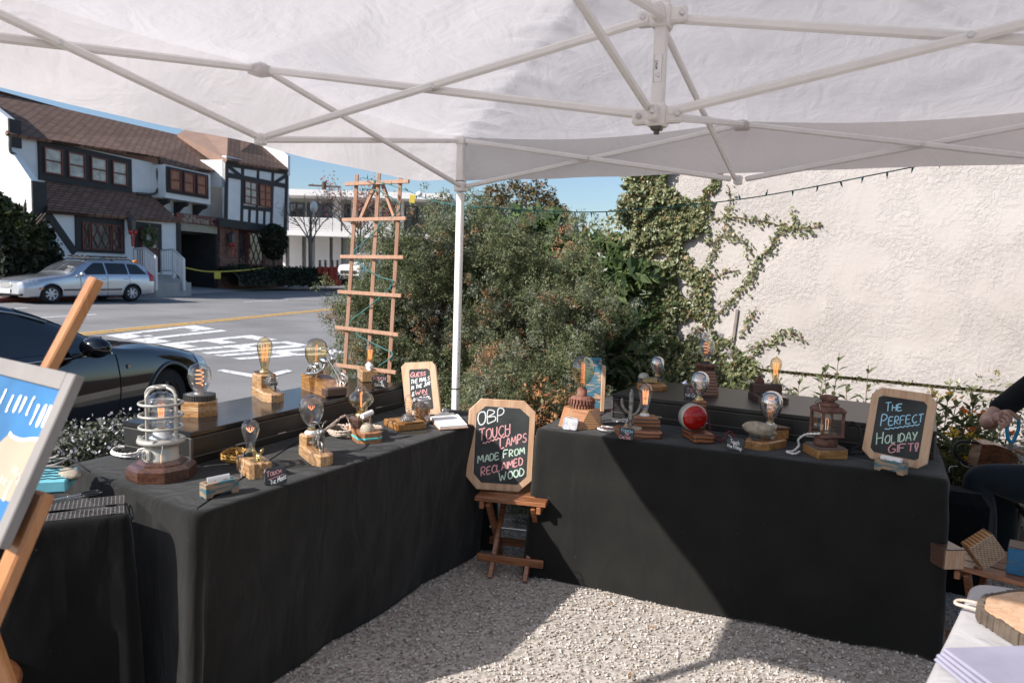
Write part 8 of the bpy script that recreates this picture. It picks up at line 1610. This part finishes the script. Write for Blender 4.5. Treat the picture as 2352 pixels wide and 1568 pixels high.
skinmesh('jeans', [[pp(3.05, .80, .50, .158), pp(3.05, .80, .60, .152)], [0, pp(*hipL, .112), pp(2.82, .68, .55, .104), pp(2.68, .695, .56, .090), pp(*kneeL, .080), pp(2.640, .68, .38, .074), pp(2.655, .65, .14, .064), pp(2.655, .645, .10, .062)], [0, pp(*hipR, .108), pp(2.88, .95, .475, .096), pp(*kneeR, .076), pp(2.785, 1.0, .34, .070), pp(2.80, 1.0, .14, .062), pp(2.80, 1.0, .10, .060)]], 'jeans', per_, 2)
for (x, y) in ((2.55, .63), (2.69, 1.015)):
    b = MB(); b.sph((x-PX, y-PY, .045), (.135, .048, .055), 20, 10); b.box((x-PX, y-PY, .012), (.26, .09, .02), None, .008); b.build('shoe', M['black_plastic'], per_)
# pliers in the hand, the wooden piece on the lap, black strap bag, the chair
o = thing('wire_cutters', 'wire cutters with bright blue handles held in the hand', 'pliers', (0, 0, 0)); b = MB(); pts1 = [dep(2316, 964, 3.725), dep(2313, 985, 3.725), dep(2315, 1005, 3.725), dep(2321, 1016, 3.725)]; pts2 = [dep(2340, 963, 3.735), dep(2339, 985, 3.735), dep(2332, 1003, 3.725), dep(2326, 1016, 3.725)]
b.tube(crv(pts1, 5), .0085, 8); b.tube(crv(pts2, 5), .0085, 8); b.build('handles', M['blue_vinyl'], o); b = MB(); b.bar(dep(2321, 1014, 3.725), dep(2319, 1032, 3.725), .014, .010); b.bar(dep(2326, 1014, 3.725), dep(2323, 1034, 3.725), .012, .010); b.build('jaws', M['dark_steel'], o)
o = thing('half_round_wood_piece', 'half-round stained wood piece with growth rings on the lap', 'wood piece', (0, 0, 0)); t_ = 3.86; A = dep(2243, 1074, t_); axx = CRh; axn = -CFh; kq = t_/FPX
n = 20; prf = [(0, 0), (95*kq, -2*kq)]+[(95*kq*math.cos(a)*.98+0*kq, 0) for a in ()]; out2 = [(0, 0), (60*kq, -1*kq), (92*kq, 4*kq), (96*kq, 22*kq), (86*kq, 36*kq), (66*kq, 47*kq), (40*kq, 55*kq), (8*kq, 56*kq)]
b = MB(); Pf = [A+axx*x+Z3*z for x, z in out2]; Pb = [p+CFh*.13+axx*.03 for p in Pf]; k = len(Pf); b.add(Pf+Pb, [tuple(range(k)), tuple(reversed(range(k, 2*k)))]+[(i, k+i, k+(i+1) % k, (i+1) % k) for i in range(k)]); b.build('wood_body', M['redwood'], o); b = MB()
for j in range(1, 7): b.tube([A-CFh*.0008+axx*(8*kq+12*kq*j*math.sin(a))+Z3*(28*kq-8*kq*j*math.cos(a)*.5) for a in np.linspace(.25, math.pi-.25, 14)], .0011, 4)
b.build('growth_rings', M['darkwood'], o)
o = thing('black_strap_bag', 'black bag with looping strap and white ties beside the table end', 'bag', (2.55, .50, 0)); b = MB(); bo2 = o.location; b.prism([(-.10, .02), (.10, .02), (.13, .10), (.10, .24), (-.10, .24), (-.13, .10)], .005, .50, .05); b.build('bag_body', M['black_cloth2'], o); b = MB(); b.tube(crv([dep(2222, 1066, 3.90)-bo2, dep(2200, 1050, 3.90)-bo2, dep(2193, 1030, 3.90)-bo2, dep(2204, 1014, 3.90)-bo2, dep(2245, 1017, 3.90)-bo2, dep(2285, 1024, 3.88)-bo2], 6), .008, 6); b.build('strap', M['cord_black'], o)
b = MB(); b.tube(crv([dep(2236, 1070, 3.97)-bo2, dep(2215, 1062, 3.97)-bo2, dep(2205, 1056, 3.97)-bo2, dep(2212, 1068, 3.97)-bo2, dep(2232, 1073, 3.97)-bo2], 5), .002, 5); b.tube(crv([dep(2200, 1070, 3.97)-bo2, dep(2182, 1072, 3.97)-bo2, dep(2180, 1084, 3.97)-bo2], 5), .002, 5); b.build('white_ties', M['paper'], o)
o = thing('folding_chair', 'dark folding chair under the seated person', 'chair', (3.04, .80, 0)); b = MB(); b.box((0, 0, .37), (.42, .44, .03), None, .01); b.build('seat', M['black_plastic'], o)
for x in (-.18, .2):
    for y in (-.2, .2): b = MB(); b.cyl((x, y, .36), (x*1.1, y, 0), .012, n=8); b.build('leg', M['dark_steel'], o)
b = MB(); b.box((.22, 0, .72), (.03, .44, .25), Ry(.1), .01); [b.cyl((.2, s_*.2, .36), (.22, s_*.2, .65), .012, n=8) for s_ in (-1, 1)]; b.build('backrest', M['black_plastic'], o)
